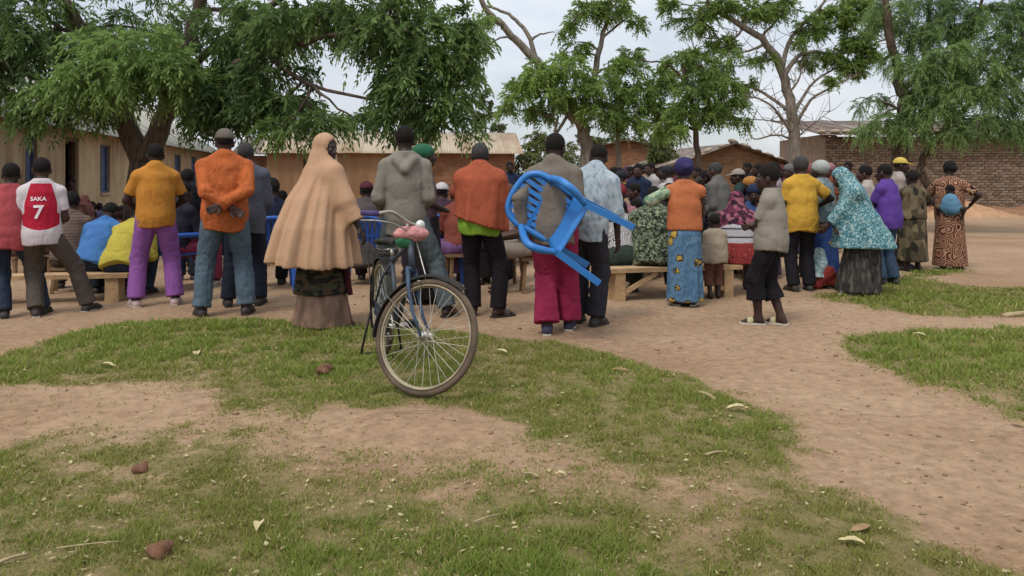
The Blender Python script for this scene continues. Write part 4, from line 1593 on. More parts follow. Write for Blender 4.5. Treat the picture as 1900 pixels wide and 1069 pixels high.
def ell(Q, c, r):
    q = Q - np.asarray(c, dtype=np.float32)
    r = np.asarray(r, dtype=np.float32)
    k0 = np.sqrt(((q / r) ** 2).sum(1))
    k1 = np.sqrt(((q / (r * r)) ** 2).sum(1)) + 1e-9
    return k0 * (k0 - 1) / k1


_E = [((0, 0, 0), (1, 0, 0)), ((0, 1, 0), (1, 1, 0)), ((0, 0, 1), (1, 0, 1)), ((0, 1, 1), (1, 1, 1)), ((0, 0, 0), (0, 1, 0)), ((1, 0, 0), (1, 1, 0)),
      ((0, 0, 1), (0, 1, 1)), ((1, 0, 1), (1, 1, 1)), ((0, 0, 0), (0, 0, 1)), ((1, 0, 0), (1, 0, 1)), ((0, 1, 0), (0, 1, 1)), ((1, 1, 0), (1, 1, 1))]


def snet(f, lo, hi, vox, proj=1):
    """surface of f=0 as quads (naive surface nets, evaluated in a narrow band)"""
    lo = np.asarray(lo, dtype=np.float32)
    hi = np.asarray(hi, dtype=np.float32)
    K = 4
    nc = np.ceil((hi - lo) / (vox * K)).astype(int) + 1
    n = nc * K
    g = [lo[i] + vox * (np.arange(nc[i]) * K + (K - 1) / 2) for i in range(3)]
    C = np.stack(np.meshgrid(*g, indexing='ij'), -1).reshape(-1, 3).astype(np.float32)
    Gc = f(C).reshape(nc)
    near = np.abs(Gc) < vox * K * 1.5
    G = np.repeat(np.repeat(np.repeat(Gc, K, 0), K, 1), K, 2)
    Mk = np.repeat(np.repeat(np.repeat(near, K, 0), K, 1), K, 2)
    idx = np.argwhere(Mk)
    if len(idx) == 0:
        return np.zeros((0, 3)), np.zeros((0, 4), int)
    G[Mk] = f((lo + idx * vox).astype(np.float32))
    S = G < 0
    a, b, c = n
    cnt = np.zeros((a - 1, b - 1, c - 1), dtype=np.int8)
    for i in (0, 1):
        for j in (0, 1):
            for k in (0, 1):
                cnt += S[i:a - 1 + i, j:b - 1 + j, k:c - 1 + k]
    m = (cnt > 0) & (cnt < 8)
    ci = np.argwhere(m)
    M = len(ci)
    id_ = np.full(m.shape, -1, dtype=np.int64)
    id_[m] = np.arange(M)
    acc = np.zeros((M, 3))
    w = np.zeros(M)
    for e0, e1 in _E:
        e0, e1 = np.array(e0), np.array(e1)
        i0, i1 = ci + e0, ci + e1
        g0 = G[i0[:, 0], i0[:, 1], i0[:, 2]]
        g1 = G[i1[:, 0], i1[:, 1], i1[:, 2]]
        x = (g0 < 0) != (g1 < 0)
        t = g0[x] / (g0[x] - g1[x])
        acc[x] += e0 + t[:, None] * (e1 - e0)
        w[x] += 1
    V = lo + vox * (ci + acc / w[:, None])
    Fs = []
    for ax in range(3):
        o1, o2 = (ax + 1) % 3, (ax + 2) % 3
        sl0 = [slice(None)] * 3
        sl1 = [slice(None)] * 3
        sl0[ax] = slice(0, -1)
        sl1[ax] = slice(1, None)
        A, Bm = S[tuple(sl0)], S[tuple(sl1)]
        for sgn, mm in ((1, A & ~Bm), (-1, ~A & Bm)):
            e = np.argwhere(mm)
            ok = (e[:, o1] > 0) & (e[:, o2] > 0) & (e[:, o1] < m.shape[o1]) & (e[:, o2] < m.shape[o2]) & (e[:, ax] < m.shape[ax])
            e = e[ok]
            q = []
            for d1, d2 in ((-1, -1), (0, -1), (0, 0), (-1, 0)):
                z = e.copy()
                z[:, o1] += d1
                z[:, o2] += d2
                q.append(id_[z[:, 0], z[:, 1], z[:, 2]])
            q = np.stack(q if sgn > 0 else q[::-1], 1)
            Fs.append(q)
    F = np.concatenate(Fs)
    F = F[(F >= 0).all(1)]
    V = V.astype(np.float32)
    for _ in range(proj):
        h = vox * 0.35
        f0 = f(V)
        gr = np.stack([f(V + np.array(d, dtype=np.float32) * h) - f0 for d in ((1, 0, 0), (0, 1, 0), (0, 0, 1))], 1) / h
        l2 = (gr ** 2).sum(1) + 1e-6
        st = np.clip(f0 / np.sqrt(l2), -vox * 0.5, vox * 0.5)
        V = V - gr / np.sqrt(l2)[:, None] * st[:, None]
    return V, F


def normals(V, F):
    n = np.cross(V[F[:, 2]] - V[F[:, 0]], V[F[:, 3]] - V[F[:, 1]])
    N = np.zeros_like(V)
    for k in range(4):
        np.add.at(N, F[:, k], n)
    return N / (np.linalg.norm(N, axis=1)[:, None] + 1e-9)


def wrinkle(V, F, amp, seed, scale=(9, 9, 5), joints=(), jr=0.14):
    """push a cloth surface in and out along its normals: soft creases, stronger near the joints"""
    if amp <= 0:
        return V
    N = normals(V, F)
    sc = np.array(scale, dtype=np.float64)
    P = V * sc
    n1 = vnoise(P * np.array([1.7, 1.7, .8]) + 0.5 * np.sin(P[:, [1, 2, 0]] * .9 + seed), 1.0, seed)
    n2 = vnoise(P[:, [1, 0, 2]] * np.array([1.1, 1.1, 3.6]) + .4 * n1[:, None], 1.0, seed + 5)
    n3 = vnoise(P * .45, 1.0, seed + 9)
    long_ = -(1 - np.abs(n1)) ** 5 * (0.55 + .45 * n3)         # narrow valleys running with the cloth
    cross = -(1 - np.abs(n2)) ** 4                              # short creases across it
    j = np.zeros(len(V))
    for q in joints:
        j = np.maximum(j, np.exp(-(((V - np.asarray(q)) ** 2).sum(1)) / (jr * jr)))
    w = 1.25 * long_ + cross * (.22 + 1.0 * j) + .25 * n3 + .3
    return V + N * (1.0 * amp * w)[:, None]


def vec(*a):
    return np.array(a, dtype=np.float64)


def unit(v):
    return v / (np.linalg.norm(v) + 1e-9)


def ik(A, T, l1, l2, pole):
    d = T - A
    L = np.linalg.norm(d)
    L2 = min(L, (l1 + l2) * 0.995)
    u = d / (L + 1e-9)
    T = A + u * L2
    x = (l1 * l1 - l2 * l2 + L2 * L2) / (2 * L2)
    h = math.sqrt(max(0, l1 * l1 - x * x))
    p = pole - u * (pole @ u)
    p = unit(p)
    return A + u * x + p * h, T


def rotm(yaw=0, pitch=0, roll=0):
    """columns right, forward, up. pitch tips forward, yaw turns left, roll tips to the right"""
    cy, sy = math.cos(yaw), math.sin(yaw)
    cp, sp = math.cos(pitch), math.sin(pitch)
    cr, sr = math.cos(roll), math.sin(roll)
    Rz = np.array([[cy, -sy, 0], [sy, cy, 0], [0, 0, 1]])
    Rx = np.array([[1, 0, 0], [0, cp, sp], [0, -sp, cp]])
    Ry = np.array([[cr, 0, sr], [0, 1, 0], [-sr, 0, cr]])
    return Rz @ Rx @ Ry


class Fig:
    """skeleton of a posed person; faces +Y at rest, ground at z=0; lengths scale with k"""

    def __init__(s, H=1.7, lean=0, side=0, twist=0, feet=((-.10, 0), (.10, 0)), toes=(12, -12), seat=None, hands=(None, None), elbows=(None, None),
                 knees=None, head=(0, 0, 0), build=1.0, hip=(0, 0), footz=(0, 0), lift=0.0, headk=1.0):
        k = s.k = H / 1.71
        s.b = build
        s.headk = headk
        if seat is None:
            L = 0.858 * k
            zs = []
            for i, (fx, fy) in enumerate(feet):
                hx = hip[0] * k + (-.085 * k if i == 0 else .085 * k)
                zs.append(footz[i] + .08 * k + math.sqrt(max(0.2 * L * L, (0.992 * L) ** 2 - (fx * k - hx) ** 2 - (fy * k - hip[1] * k) ** 2)))
            pz = min(zs) if lift == 0 else max(zs) * (1 - lift)
        else:
            pz = seat + .085 * k
        s.pel = vec(hip[0] * k, hip[1] * k, pz)
        s.M = rotm(R(twist), R(lean), R(side))
        s.Mh = rotm(0, R(lean) * 0.35, R(side) * 0.3)
        tr = lambda x, y, z: s.pel + s.M @ vec(x, y, z) * k
        s.tr = tr
        s.neck = tr(0, -.005, .53)
        s.sh = [tr(-.172 * build, 0, .448), tr(.172 * build, 0, .448)]
        s.hipj = [s.pel + s.Mh @ vec(-.085 * k, 0, -.01), s.pel + s.Mh @ vec(.085 * k, 0, -.01)]
        s.ank, s.knee, s.toe = [], [], []
        for i in (0, 1):
            fx, fy = feet[i]
            T = vec(fx * k, fy * k, .08 * k + footz[i])
            td = R(toes[i])
            fd = vec(-math.sin(td), math.cos(td), 0)
            pole = fd + vec(0, 0, .05) if knees is None else vec(*knees[i])
            kn, an = ik(s.hipj[i], T, .43 * k, .43 * k, pole)
            s.knee.append(kn)
            s.ank.append(an)
            s.toe.append(fd)
        s.elb, s.wri = [], []
        for i in (0, 1):
            sx = -1 if i == 0 else 1
            if hands[i] is None:
                T = s.sh[i] + vec(sx * .05, .04, -.53) * k
            else:
                T = vec(*hands[i]) * k
            pole = vec(sx * .35, -1, -.2) if elbows[i] is None else vec(*elbows[i])
            e, w = ik(s.sh[i], T, .285 * k, .255 * k, pole)
            s.elb.append(e)
            s.wri.append(w)
        hy, hp, hr = head
        s.H = rotm(R(twist + hy), R(hp) + R(lean) * 0.5, R(hr) + R(side) * .5)
        hk = s.hk = k ** 0.6 * headk
        s.hc = s.neck + (s.M @ vec(0, .015, .045)) * k + s.H @ vec(0, .02, .098) * hk

    # --- body pieces
    def torso(s, P, off=0.0):
        Q = ((P - s.pel.astype(np.float32)) @ s.M.astype(np.float32)) / s.k
        o = off / s.k
        b = s.b
        d = ell(Q, (0, -.005, .33), (.145 * b + o, .108 * b + o, .17 + o))
        d = smin(d, ell(Q, (0, .0, .18), (.126 * b + o, .098 * b + o, .16 + o)), .08)
        d = smin(d, ell(Q, (0, -.012, .03), (.153 * b + o, .116 * b + o, .12 + o)), .07)
        d = smin(d, ell(Q, (0, -.015, .435), (.135 * b + o, .085 * b + o, .075 + o)), .06)
        return d * s.k, Q

    def yoke(s, P, off=0.0):
        k = s.k
        n = s.neck + (s.M @ vec(0, -.01, .025)) * k
        d = cone(P, n, s.sh[0], .046 * k + off, .050 * k + off)
        return smin(d, cone(P, n, s.sh[1], .046 * k + off, .050 * k + off), .05)

    def arm(s, P, i, off=0.0, upto=2.0, bell=0.0):
        """upto 0..1 along the upper arm, 1..2 along the forearm"""
        k = s.k
        b = 0.5 + 0.5 * s.b
        A, E, W = s.sh[i], s.elb[i], s.wri[i]
        d = cone(P, A, E, .050 * k * b + off, .044 * k * b + off + bell * .4)
        if upto > 1:
            d = smin(d, cone(P, E, W, .044 * k * b + off, .029 * k + off * .8 + bell), .02)
            if upto < 1.99:
                u = unit(W - E)
                d = np.maximum(d, (P - (E + (W - E) * (upto - 1)).astype(np.float32)) @ u.astype(np.float32))
            else:
                u = unit(W - E)
                d = np.maximum(d, (P - W.astype(np.float32)) @ u.astype(np.float32) - .005)
        else:
            u = unit(E - A)
            d = np.maximum(d, (P - (A + (E - A) * upto).astype(np.float32)) @ u.astype(np.float32))
        return d

    def leg(s, P, i, off=0.0, upto=2.0, flare=0.0, o2=None):
        k = s.k
        A, E, W = s.hipj[i], s.knee[i], s.ank[i]
        o2 = off if o2 is None else o2
        d = cone(P, A, E, .088 * k * s.b + off, .060 * k + o2)
        d = smin(d, cone(P, E, W, .060 * k + o2, .043 * k + o2 + flare), .03)
        return d

    def body_sdf(s, skip_legs=False):
        k = s.k

        def f(P):
            d, Q = s.torso(P, -.006)
            d = smin(d, s.yoke(P, -.006), .05)
            d = smin(d, cone(P, s.neck - (s.M @ vec(0, 0, .03)) * k, s.hc - s.H @ vec(0, .02, .04) * s.hk, .056 * s.hk, .05 * s.hk), .03)
            for i in (0, 1):
                a = cone(P, s.sh[i], s.elb[i], .05 * k, .041 * k)
                a = smin(a, cone(P, s.elb[i], s.wri[i], .042 * k, .026 * k), .02)
                d = smin(d, a, .035)
                l = cone(P, s.hipj[i], s.knee[i], .082 * k, .055 * k)
                sh = s.knee[i] + (s.ank[i] - s.knee[i]) * .3 - s.toe[i] * .012 * k
                l = smin(l, cone(P, s.knee[i], s.ank[i], .05 * k, .034 * k), .03)
                l = smin(l, cone(P, sh, s.ank[i], .052 * k, .03 * k), .03)
                l = smin(l, s.foot(P, i), .03)
                d = smin(d, l, .03)
            return d
        pts = np.array([s.pel, s.neck, *s.sh, *s.elb, *s.wri, *s.knee, *s.ank])
        lo, hi = pts.min(0) - .2 * k, pts.max(0) + .2 * k
        return f, lo, hi

    def foot(s, P, i, off=0.0):
        k = s.k
        a, t = s.ank[i], s.toe[i]
        z = vec(0, 0, 1)
        h = a - z * .045 * k - t * .035 * k
        b = a - z * .052 * k + t * .115 * k
        c = a - z * .060 * k + t * .165 * k
        d = cone(P, a - z * .01 * k, h, .036 * k + off, .034 * k + off)
        d = smin(d, cone(P, a - z * .015 * k, b, .036 * k + off, .030 * k + off), .02)
        d = smin(d, cone(P, b, c, .036 * k + off, .022 * k + off), .02)
        base = (a[2] - .08 * k) + .004
        return np.maximum(d, base - P[:, 2])

    def head_sdf(s):
        def f(P):
            Q = ((P - s.hc.astype(np.float32)) @ s.H.astype(np.float32)) / s.hk
            d = ell(Q, (0, -.012, .035), (.076, .095, .088))
            d = smin(d, ell(Q, (0, .03, -.045), (.058, .066, .07)), .035)
            d = smin(d, ell(Q, (0, .062, -.092), (.026, .026, .022)), .03)           # chin
            d = smin(d, ell(Q, (0, .078, .018), (.05, .018, .014)), .02)              # brow
            for sx in (-1, 1):
                d = smin(d, ell(Q, (sx * .038, .066, -.022), (.018, .018, .016)), .02)   # cheek
                e = ell(Q, (sx * .078, -.008, -.012), (.011, .021, .033))
                d = smin(d, e, .008)
            for sx in (-1, 1):                                                         # eye hollows
                h = ell(Q, (sx * .031, .098, -.002), (.018, .014, .012))
                d = np.maximum(d, -h)
            q = cone(Q, (0, .088, .006), (0, .112, -.036), .008, .014)
            d = smin(d, q, .012)
            for sx in (-1, 1):
                d = smin(d, ell(Q, (sx * .013, .102, -.04), (.011, .010, .009)), .008)
            d = smin(d, ell(Q, (0, .094, -.063), (.023, .012, .0075)), .006)          # lips
            d = smin(d, ell(Q, (0, .090, -.075), (.020, .012, .0075)), .006)
            d = smin(d, cone(Q, (0, -.02, -.04), (0, -.035, -.17), .056, .056), .03)
            return d * s.hk
        r = .155 * s.hk
        lo, hi = s.hc - r, s.hc + r
        lo = lo - vec(0, 0, .03) * s.hk
        return f, lo, hi

    def hand_parts(s, i, curl=0.45, palm=None, spread=1.0):
        """palm, four fingers of different length, thumb leaving the side of the palm"""
        k = s.k
        d = unit(s.wri[i] - s.elb[i])
        sx = -1 if i == 0 else 1
        n = vec(-sx, 0.15, 0) if palm is None else vec(*palm)
        n = unit(n - d * (n @ d))             # palm normal (towards the palm side)
        th = np.cross(d, n) * (1 if i == 0 else -1)   # thumb side
        if palm is None and th[1] < 0:
            th = -th
        W = s.wri[i]
        segs = []
        pc = W + d * .045 * k
        for q, (off, ln) in enumerate(((.027, .070), (.009, .080), (-.009, .074), (-.026, .058))):
            base = W + d * .085 * k + th * off * k * spread
            p = base
            dirv = unit(d + th * (off * 2.5))
            segs.append((W + th * off * .6 * k + d * .01 * k, base, .016 * k, .0125 * k))
            r = .0098 * k
            for j, fr in enumerate((.45, .31, .24)):
                c = curl * (0.7 + 0.5 * j)
                dirv = unit(dirv * math.cos(c) + n * math.sin(c))
                e = p + dirv * ln * fr * k
                segs.append((p, e, r, r * .88))
                r *= .9
                p = e
        p = W + d * .025 * k + th * .026 * k
        td = unit(d * .6 + th * .75 + n * .25)
        e = p + td * .038 * k
        segs.append((p, e, .015 * k, .012 * k))
        td = unit(d * .85 + th * .3 + n * .4)
        segs.append((e, e + td * .036 * k, .0115 * k, .009 * k))

        def f(P):
            r = None
            for (a, b, r1, r2) in segs:
                q = cone(P, a, b, r1, r2)
                r = q if r is None else smin(r, q, .004)
            return smin(r, cone(P, W - d * .03 * k, W + d * .02 * k, .026 * k, .024 * k), .012)
        pts = np.array([x for g in segs for x in g[:2]] + [W - d * .05 * k])
        return f, pts.min(0) - .03 * k, pts.max(0) + .03 * k


SKIN = [mat('skin_%d' % i, lin(h, 1.0), 0.55, 0.10, 9.0, 0.15, 70, spec=0.35) for i, h in enumerate(('#3a2720', '#2f201b', '#493128', '#261b18'))]
HAIR = mat('black_hair', (0.017, 0.014, 0.013, 1), 0.95, 0.3, 60, 0.9, 120, spec=0.15)
HAIR_GREY = mat('greying_hair', (0.06, 0.058, 0.055, 1), 0.95, 0.3, 60, 0.9, 120, spec=0.15)
M_EYE = mat('eye_white', (0.34, 0.29, 0.25, 1), 0.3)
M_PUPIL = mat('pupil', (0.01, 0.008, 0.006, 1), 0.2)
N_PEOPLE = [0]


def pleat(x):
    """rounded ridge, narrow valley"""
    return 1 - 2 * np.abs(np.cos(x / 2)) ** 3


class Person:
    def __init__(s, label, loc, yaw=0, H=1.7, skin=0, group=None, vox=0.02, cat='person', detail=True, tilt=None, **pose):
        s.fig = Fig(H, **pose)
        s.vox = vox
        s.detail = detail
        s.seed = N_PEOPLE[0] * 17 + 3
        N_PEOPLE[0] += 1
        x, y = loc[0], loc[1]
        z = gz(x, y) if len(loc) < 3 else loc[2]
        s.t = thing('person', label, cat, (x, y, z), R(yaw), group)
        s.skin = SKIN[skin % 4]
        s.hand_opts = [dict(), dict()]
        s.parts = []

    def sub(s, name, V, F, material, attrs=None, midx=None):
        o = link(name, mesh_np(name, V, F, True, material if isinstance(material, list) else [material], attrs, midx), s.t)
        s.parts.append(o)
        return o

    def body(s, hands=(True, True), eyes=True, face=True):
        F_ = s.fig
        f, lo, hi = F_.body_sdf()
        vs_, fs, mi = [], [], []
        o = 0

        def put(V, F, m=0):
            nonlocal o
            vs_.append(V)
            fs.append(F + o)
            mi.append(np.full(len(F), m))
            o += len(V)
        put(*snet(f, lo, hi, max(s.vox * 1.6, .02)))
        f, lo, hi = F_.head_sdf()
        put(*snet(f, lo, hi, (0.0105 if s.detail else 0.015) * F_.hk))
        for i in (0, 1):
            if hands[i]:
                f, lo, hi = F_.hand_parts(i, **s.hand_opts[i])
                put(*snet(f, lo, hi, (0.0072 if s.detail else 0.009) * F_.k, 0))
        if eyes:
            for sx in (-1, 1):
                for (r, yy, m) in ((.0115, .0795, 1), (.0066, .0855, 2)):
                    B = Buf().ball((0, 0, 0), r, 8)
                    c = F_.hc + F_.H @ vec(sx * .031, yy, -.002) * F_.hk
                    V = np.array(B.v) * F_.hk + c
                    put(V, np.array(B.f), m)
        s.sub('body', np.concatenate(vs_), np.concatenate(fs), [s.skin, M_EYE, M_PUPIL], None, np.concatenate(mi))
        return s

    def grow(s, name, f, lo, hi, material, amp=0.0, vox=None, wscale=(6, 6, 3.4), attr=None):
        V, F = snet(f, lo, hi, vox or s.vox)
        J = s.fig.elb + s.fig.knee + [s.fig.tr(0, 0, .05)]
        V = wrinkle(V, F, amp, s.seed + len(s.parts) * 3, wscale, J)
        at_ = {'mask': ('POINT', attr(V))} if attr else None
        return s.sub(name, V, F, material, at_)

    def hair(s, material=None, off=.003, line=0.03, back=-.112, name='hair', puff=(0, 0, 0), vox=None):
        F_ = s.fig

        def f(P):
            Q = ((P - F_.hc.astype(np.float32)) @ F_.H.astype(np.float32)) / F_.hk
            d = ell(Q, (0, -.013 + puff[1], .037 + puff[2]), (.077 + off + puff[0], .096 + off, .089 + off + puff[0]))
            cut = (line + .9 * (Q[:, 1] - .06))          # hairline falls towards the nape
            cut = np.maximum(cut, back + .0 * Q[:, 1])
            d = np.maximum(d, (cut - Q[:, 2]) * .75)
            return d * F_.hk
        r = .15 * F_.hk + off + puff[0]
        s.grow(name, f, F_.hc - r, F_.hc + r, material or HAIR, .002, vox or .011, (60, 60, 60))
        return s

    def bun(s, c=(0, -.11, .06), r=.05, material=None):
        F_ = s.fig
        p = F_.hc + F_.H @ vec(*c) * F_.hk
        s.grow('hair_bun', lambda P: ell(P - p.astype(np.float32), (0, 0, 0), (r, r, r * .9)), p - r * 1.4, p + r * 1.4, material or HAIR, .003, .011, (50, 50, 50))
        return s

    def shirt(s, material, sleeve=.6, off=.018, hem=-.10, flare=.015, neck=.03, amp=.010, name='shirt', bell=.008, slo=None, attr=None, hood=False, vox=None, tilt=0.0, collar=0.0):
        F_ = s.fig
        k = F_.k
        slo = off * .8 if slo is None else slo

        def f(P):
            d, Q = F_.torso(P)
            d = d - (off + flare * np.clip((.22 - Q[:, 2]) / .3, 0, 1.2))
            # straight hang below the waist
            hang = np.sqrt((Q[:, 0] / (.138 * F_.b)) ** 2 + (Q[:, 1] / (.108 * F_.b)) ** 2) - 1
            hang = hang * .108 * k - off - flare
            hang = -smin(-hang, -(Q[:, 2] - .36) * k, .10)
            d = smin(d, hang, .06)
            d = np.maximum(d, (hem + tilt * Q[:, 0] + .012 * np.sin(17 * Q[:, 0] + s.seed) + .010 * np.sin(23 * Q[:, 1] + 2 * s.seed) - Q[:, 2]) * k)
            d = smin(d, F_.yoke(P, off * .7), .04)
            if sleeve > 0:
                for i in (0, 1):
                    # the sleeve is sewn in at the shoulder and lies against the side below it
                    near = np.exp(-((P - F_.sh[i].astype(np.float32)) ** 2).sum(1) / (.10 * k) ** 2)
                    d = smin(d, F_.arm(P, i, slo, sleeve, bell), .007 + .035 * near)
            if collar:
                nk = F_.neck.astype(np.float32)
                u = F_.M.astype(np.float32)
                q = (P - nk) @ u
                ring = np.abs(np.sqrt(q[:, 0] ** 2 + (q[:, 1] * 1.0 - .01) ** 2) - .068 * k) - .009
                ring = np.maximum(ring, np.abs(q[:, 2] - .035 * k) - collar)
                d = smin(d, ring, .012)
            else:
                d = np.maximum(d, (Q[:, 2] - (.555 + neck)) * k)
            if hood:
                h0 = F_.tr(-.075, -.085, .50)
                h1 = F_.tr(0, -.135, .42)
                h2 = F_.tr(.075, -.085, .50)
                d = smin(d, smin(cone(P, h0, h1, .045 * k, .04 * k), cone(P, h1, h2, .04 * k, .045 * k), .03), .025)
            return d
        pts = np.array([F_.pel, F_.neck, *F_.sh] + (F_.elb if sleeve > .3 else []) + (F_.wri if sleeve > 1 else []) + [F_.tr(0, 0, hem)])
        m = .24 * k + off + flare
        s.grow(name, f, pts.min(0) - m, pts.max(0) + m, material, amp, vox, attr=attr)
        return s

    def trousers(s, material, off=.02, upto=1.0, flare=.012, waist=.10, amp=.010, name='trousers', o2=None, vox=None, gap=.014):
        F_ = s.fig
        k = F_.k

        def f(P):
            d, Q = F_.torso(P, off * .7)
            d = np.maximum(d, (Q[:, 2] - waist) * k)
            L = []
            for i in (0, 1):
                l = F_.leg(P, i, off, 2, flare, o2)
                A = F_.knee[i]
                W = F_.ank[i]
                u = unit(W - A)
                c = A + (W - A) * upto
                L.append(np.maximum(l, (P - c.astype(np.float32)) @ u.astype(np.float32)))
            d = smin(d, smin(L[0], L[1], gap), .05)
            return d
        pts = np.array([F_.pel, *F_.knee, *F_.ank, F_.tr(0, 0, waist)])
        m = .2 * k + off
        s.grow(name, f, pts.min(0) - m, pts.max(0) + m, material, amp, vox, (10, 10, 7))
        return s

    def wrap(s, rings, material, folds=(7, .02), name='skirt', amp=.004, vox=None, power=1.0, thick=None, tilt=0.0, attr=None):
        """hanging cloth: horizontal ellipses (z, cx, cy, a, b) joined into one surface with folds deepening downward"""
        F_ = s.fig
        k = F_.k
        Rg = np.array(sorted(rings), dtype=np.float64)
        Rg[:, :] *= k
        z0, z1 = Rg[0, 0], Rg[-1, 0]
        rnd = np.random.default_rng(s.seed)
        ph = rnd.uniform(0, 6.28, 4)
        nf, fa = folds

        def f(P):
            z = P[:, 2]
            cx, cy, a, b = (np.interp(z, Rg[:, 0], Rg[:, j]) for j in range(1, 5))
            x, y = P[:, 0] - cx, P[:, 1] - cy
            th = np.arctan2(y / b, x / a)
            t = np.clip((z1 - z) / (z1 - z0), 0, 1)
            fo = fa * (t ** power) * (pleat(nf * th + ph[0] + 1.1 * np.sin(2 * th + ph[1])) * .6 + np.cos((nf * 1.7) * th + ph[2] + 3 * t) * .4 * np.where(np.abs(th) < 2.6, 1, np.clip((3.14 - np.abs(th)) / .54, 0, 1)))
            rr = np.sqrt((x / a) ** 2 + (y / b) ** 2)
            d = (rr - 1) * np.minimum(a, b) - fo
            d = np.maximum(d, z - z1)
            d = np.maximum(d, z0 + tilt * x - z)
            return d
        m = fa + .03
        lo = vec((Rg[:, 1] - Rg[:, 3]).min() - m, (Rg[:, 2] - Rg[:, 4]).min() - m, z0 - m)
        hi = vec((Rg[:, 1] + Rg[:, 3]).max() + m, (Rg[:, 2] + Rg[:, 4]).max() + m, z1 + m)
        s.grow(name, f, lo, hi, material, amp, vox, (8, 8, 3), attr)
        return s

    def hijab(s, rings, material, folds=(9, .03), name='veil', face=True, vox=.017, amp=.003, tilt=0.0, cut=None, elbow=None, head=True):
        """head cloth falling over the shoulders as one cape, open round the face"""
        F_ = s.fig
        k = F_.k
        Rg = np.array(sorted(rings), dtype=np.float64) * k
        z0, z1 = Rg[0, 0], Rg[-1, 0]
        rnd = np.random.default_rng(s.seed)
        ph = rnd.uniform(0, 6.28, 4)
        nf, fa = folds
        hk = F_.hk

        def f(P):
            z = P[:, 2]
            cx, cy, a, b = (np.interp(z, Rg[:, 0], Rg[:, j]) for j in range(1, 5))
            x, y = P[:, 0] - cx, P[:, 1] - cy
            th = np.arctan2(y / b, x / a)
            t = np.clip((z1 - z) / (z1 - z0), 0, 1)
            edge = np.clip((3.14 - np.abs(th)) / .5, 0, 1)
            fo = fa * (t ** 0.7) * (pleat(nf * th + ph[0] + 1.3 * np.sin(2 * th + ph[1])) * .6 + pleat(nf * 2 * th + ph[2] + 1.5 * t + .8 * np.sin(3 * th)) * .3 + np.cos(nf * 1.63 * th + ph[3]) * .2 * edge)
            rr = np.sqrt((x / a) ** 2 + (y / b) ** 2)
            d = (rr - 1) * np.minimum(a, b) * .8 - fo
            d = np.maximum(d, z - z1)
            d = smin(d, F_.yoke(P, .035), .06)
            Q = ((P - F_.hc.astype(np.float32)) @ F_.H.astype(np.float32)) / hk
            if head:
                h = smin(ell(Q, (0, -.015, .03), (.093, .112, .108)), ell(Q, (0, .02, -.06), (.078, .085, .08)), .04) * hk
                d = smin(d, h, .07)
                d = smin(d, cone(P, F_.hc - F_.H @ vec(0, .05, .09) * hk, F_.neck + (F_.M @ vec(0, .02, -.12)) * k, .085 * hk, .13 * k), .06)
            d = smin(d, F_.torso(P)[0] - (.04 if head else .052), .05)
            if not head:
                for i in (0, 1):
                    d = smin(d, F_.arm(P, i, .036, .97), .05)
            if elbow is not None:
                for i in elbow:
                    d = smin(d, F_.arm(P, i, .035, 1.75, .02), .07)
            if face and head:
                q = Q * np.array([1, 1, 1], dtype=np.float32)
                o = (np.sqrt((q[:, 0] / .060) ** 2 + ((q[:, 2] + .012) / .088) ** 2) - 1) * .06
                o = np.maximum(o, .035 - q[:, 1])
                d = np.maximum(d, -o * hk)
            d = np.maximum(d, z0 + tilt * x - z)
            if cut is not None:
                d = np.maximum(d, cut(P))
            return d
        m = fa + .04
        lo = np.minimum(vec((Rg[:, 1] - Rg[:, 3]).min() - m, (Rg[:, 2] - Rg[:, 4]).min() - m, z0 - m - abs(tilt) * .3), F_.hc - .17 * hk)
        hi = np.maximum(vec((Rg[:, 1] + Rg[:, 3]).max() + m, (Rg[:, 2] + Rg[:, 4]).max() + m, z1 + m), F_.hc + .17 * hk)
        s.grow(name, f, lo, hi, material, amp, vox, (8, 8, 3))
        return s

    def headwrap(s, material, r=(.098, .118, .10), c=(0, -.02, .05), knot=None, name='headwrap', line=.015, amp=.004):
        F_ = s.fig

        def f(P):
            Q = ((P - F_.hc.astype(np.float32)) @ F_.H.astype(np.float32)) / F_.hk
            d = ell(Q, c, r)
            if knot:
                d = smin(d, ell(Q, knot[:3], (knot[3], knot[3], knot[3] * .8)), .02)
            d = np.maximum(d, ((line + .55 * (Q[:, 1] - .06)) - Q[:, 2]) * .85)
            return d * F_.hk
        rr = .2 * F_.hk
        s.grow(name, f, F_.hc - rr, F_.hc + rr, material, amp, .012, (22, 22, 30))
        return s

    def cap(s, material, brim=True, name='cap', yaw=0):
        F_ = s.fig
        Hm = F_.H @ rotm(R(yaw))

        def f(P):
            Q = ((P - F_.hc.astype(np.float32)) @ Hm.astype(np.float32)) / F_.hk
            d = ell(Q, (0, -.012, .045), (.087, .106, .092))
            d = np.maximum(d, .038 - Q[:, 2])
            if brim:
                b = ell(Q, (0, .075, .047), (.075, .105, .5))
                b = np.maximum(b, np.abs(Q[:, 2] - (.047 - .25 * (Q[:, 1] - .08) - 1.5 * Q[:, 0] ** 2)) - .007)
                b = np.maximum(b, .05 - Q[:, 1])
                d = smin(d, b, .008)
            return d * F_.hk
        r = .2 * F_.hk
        s.grow(name, f, F_.hc - r, F_.hc + r, material, 0, .0095)
        return s

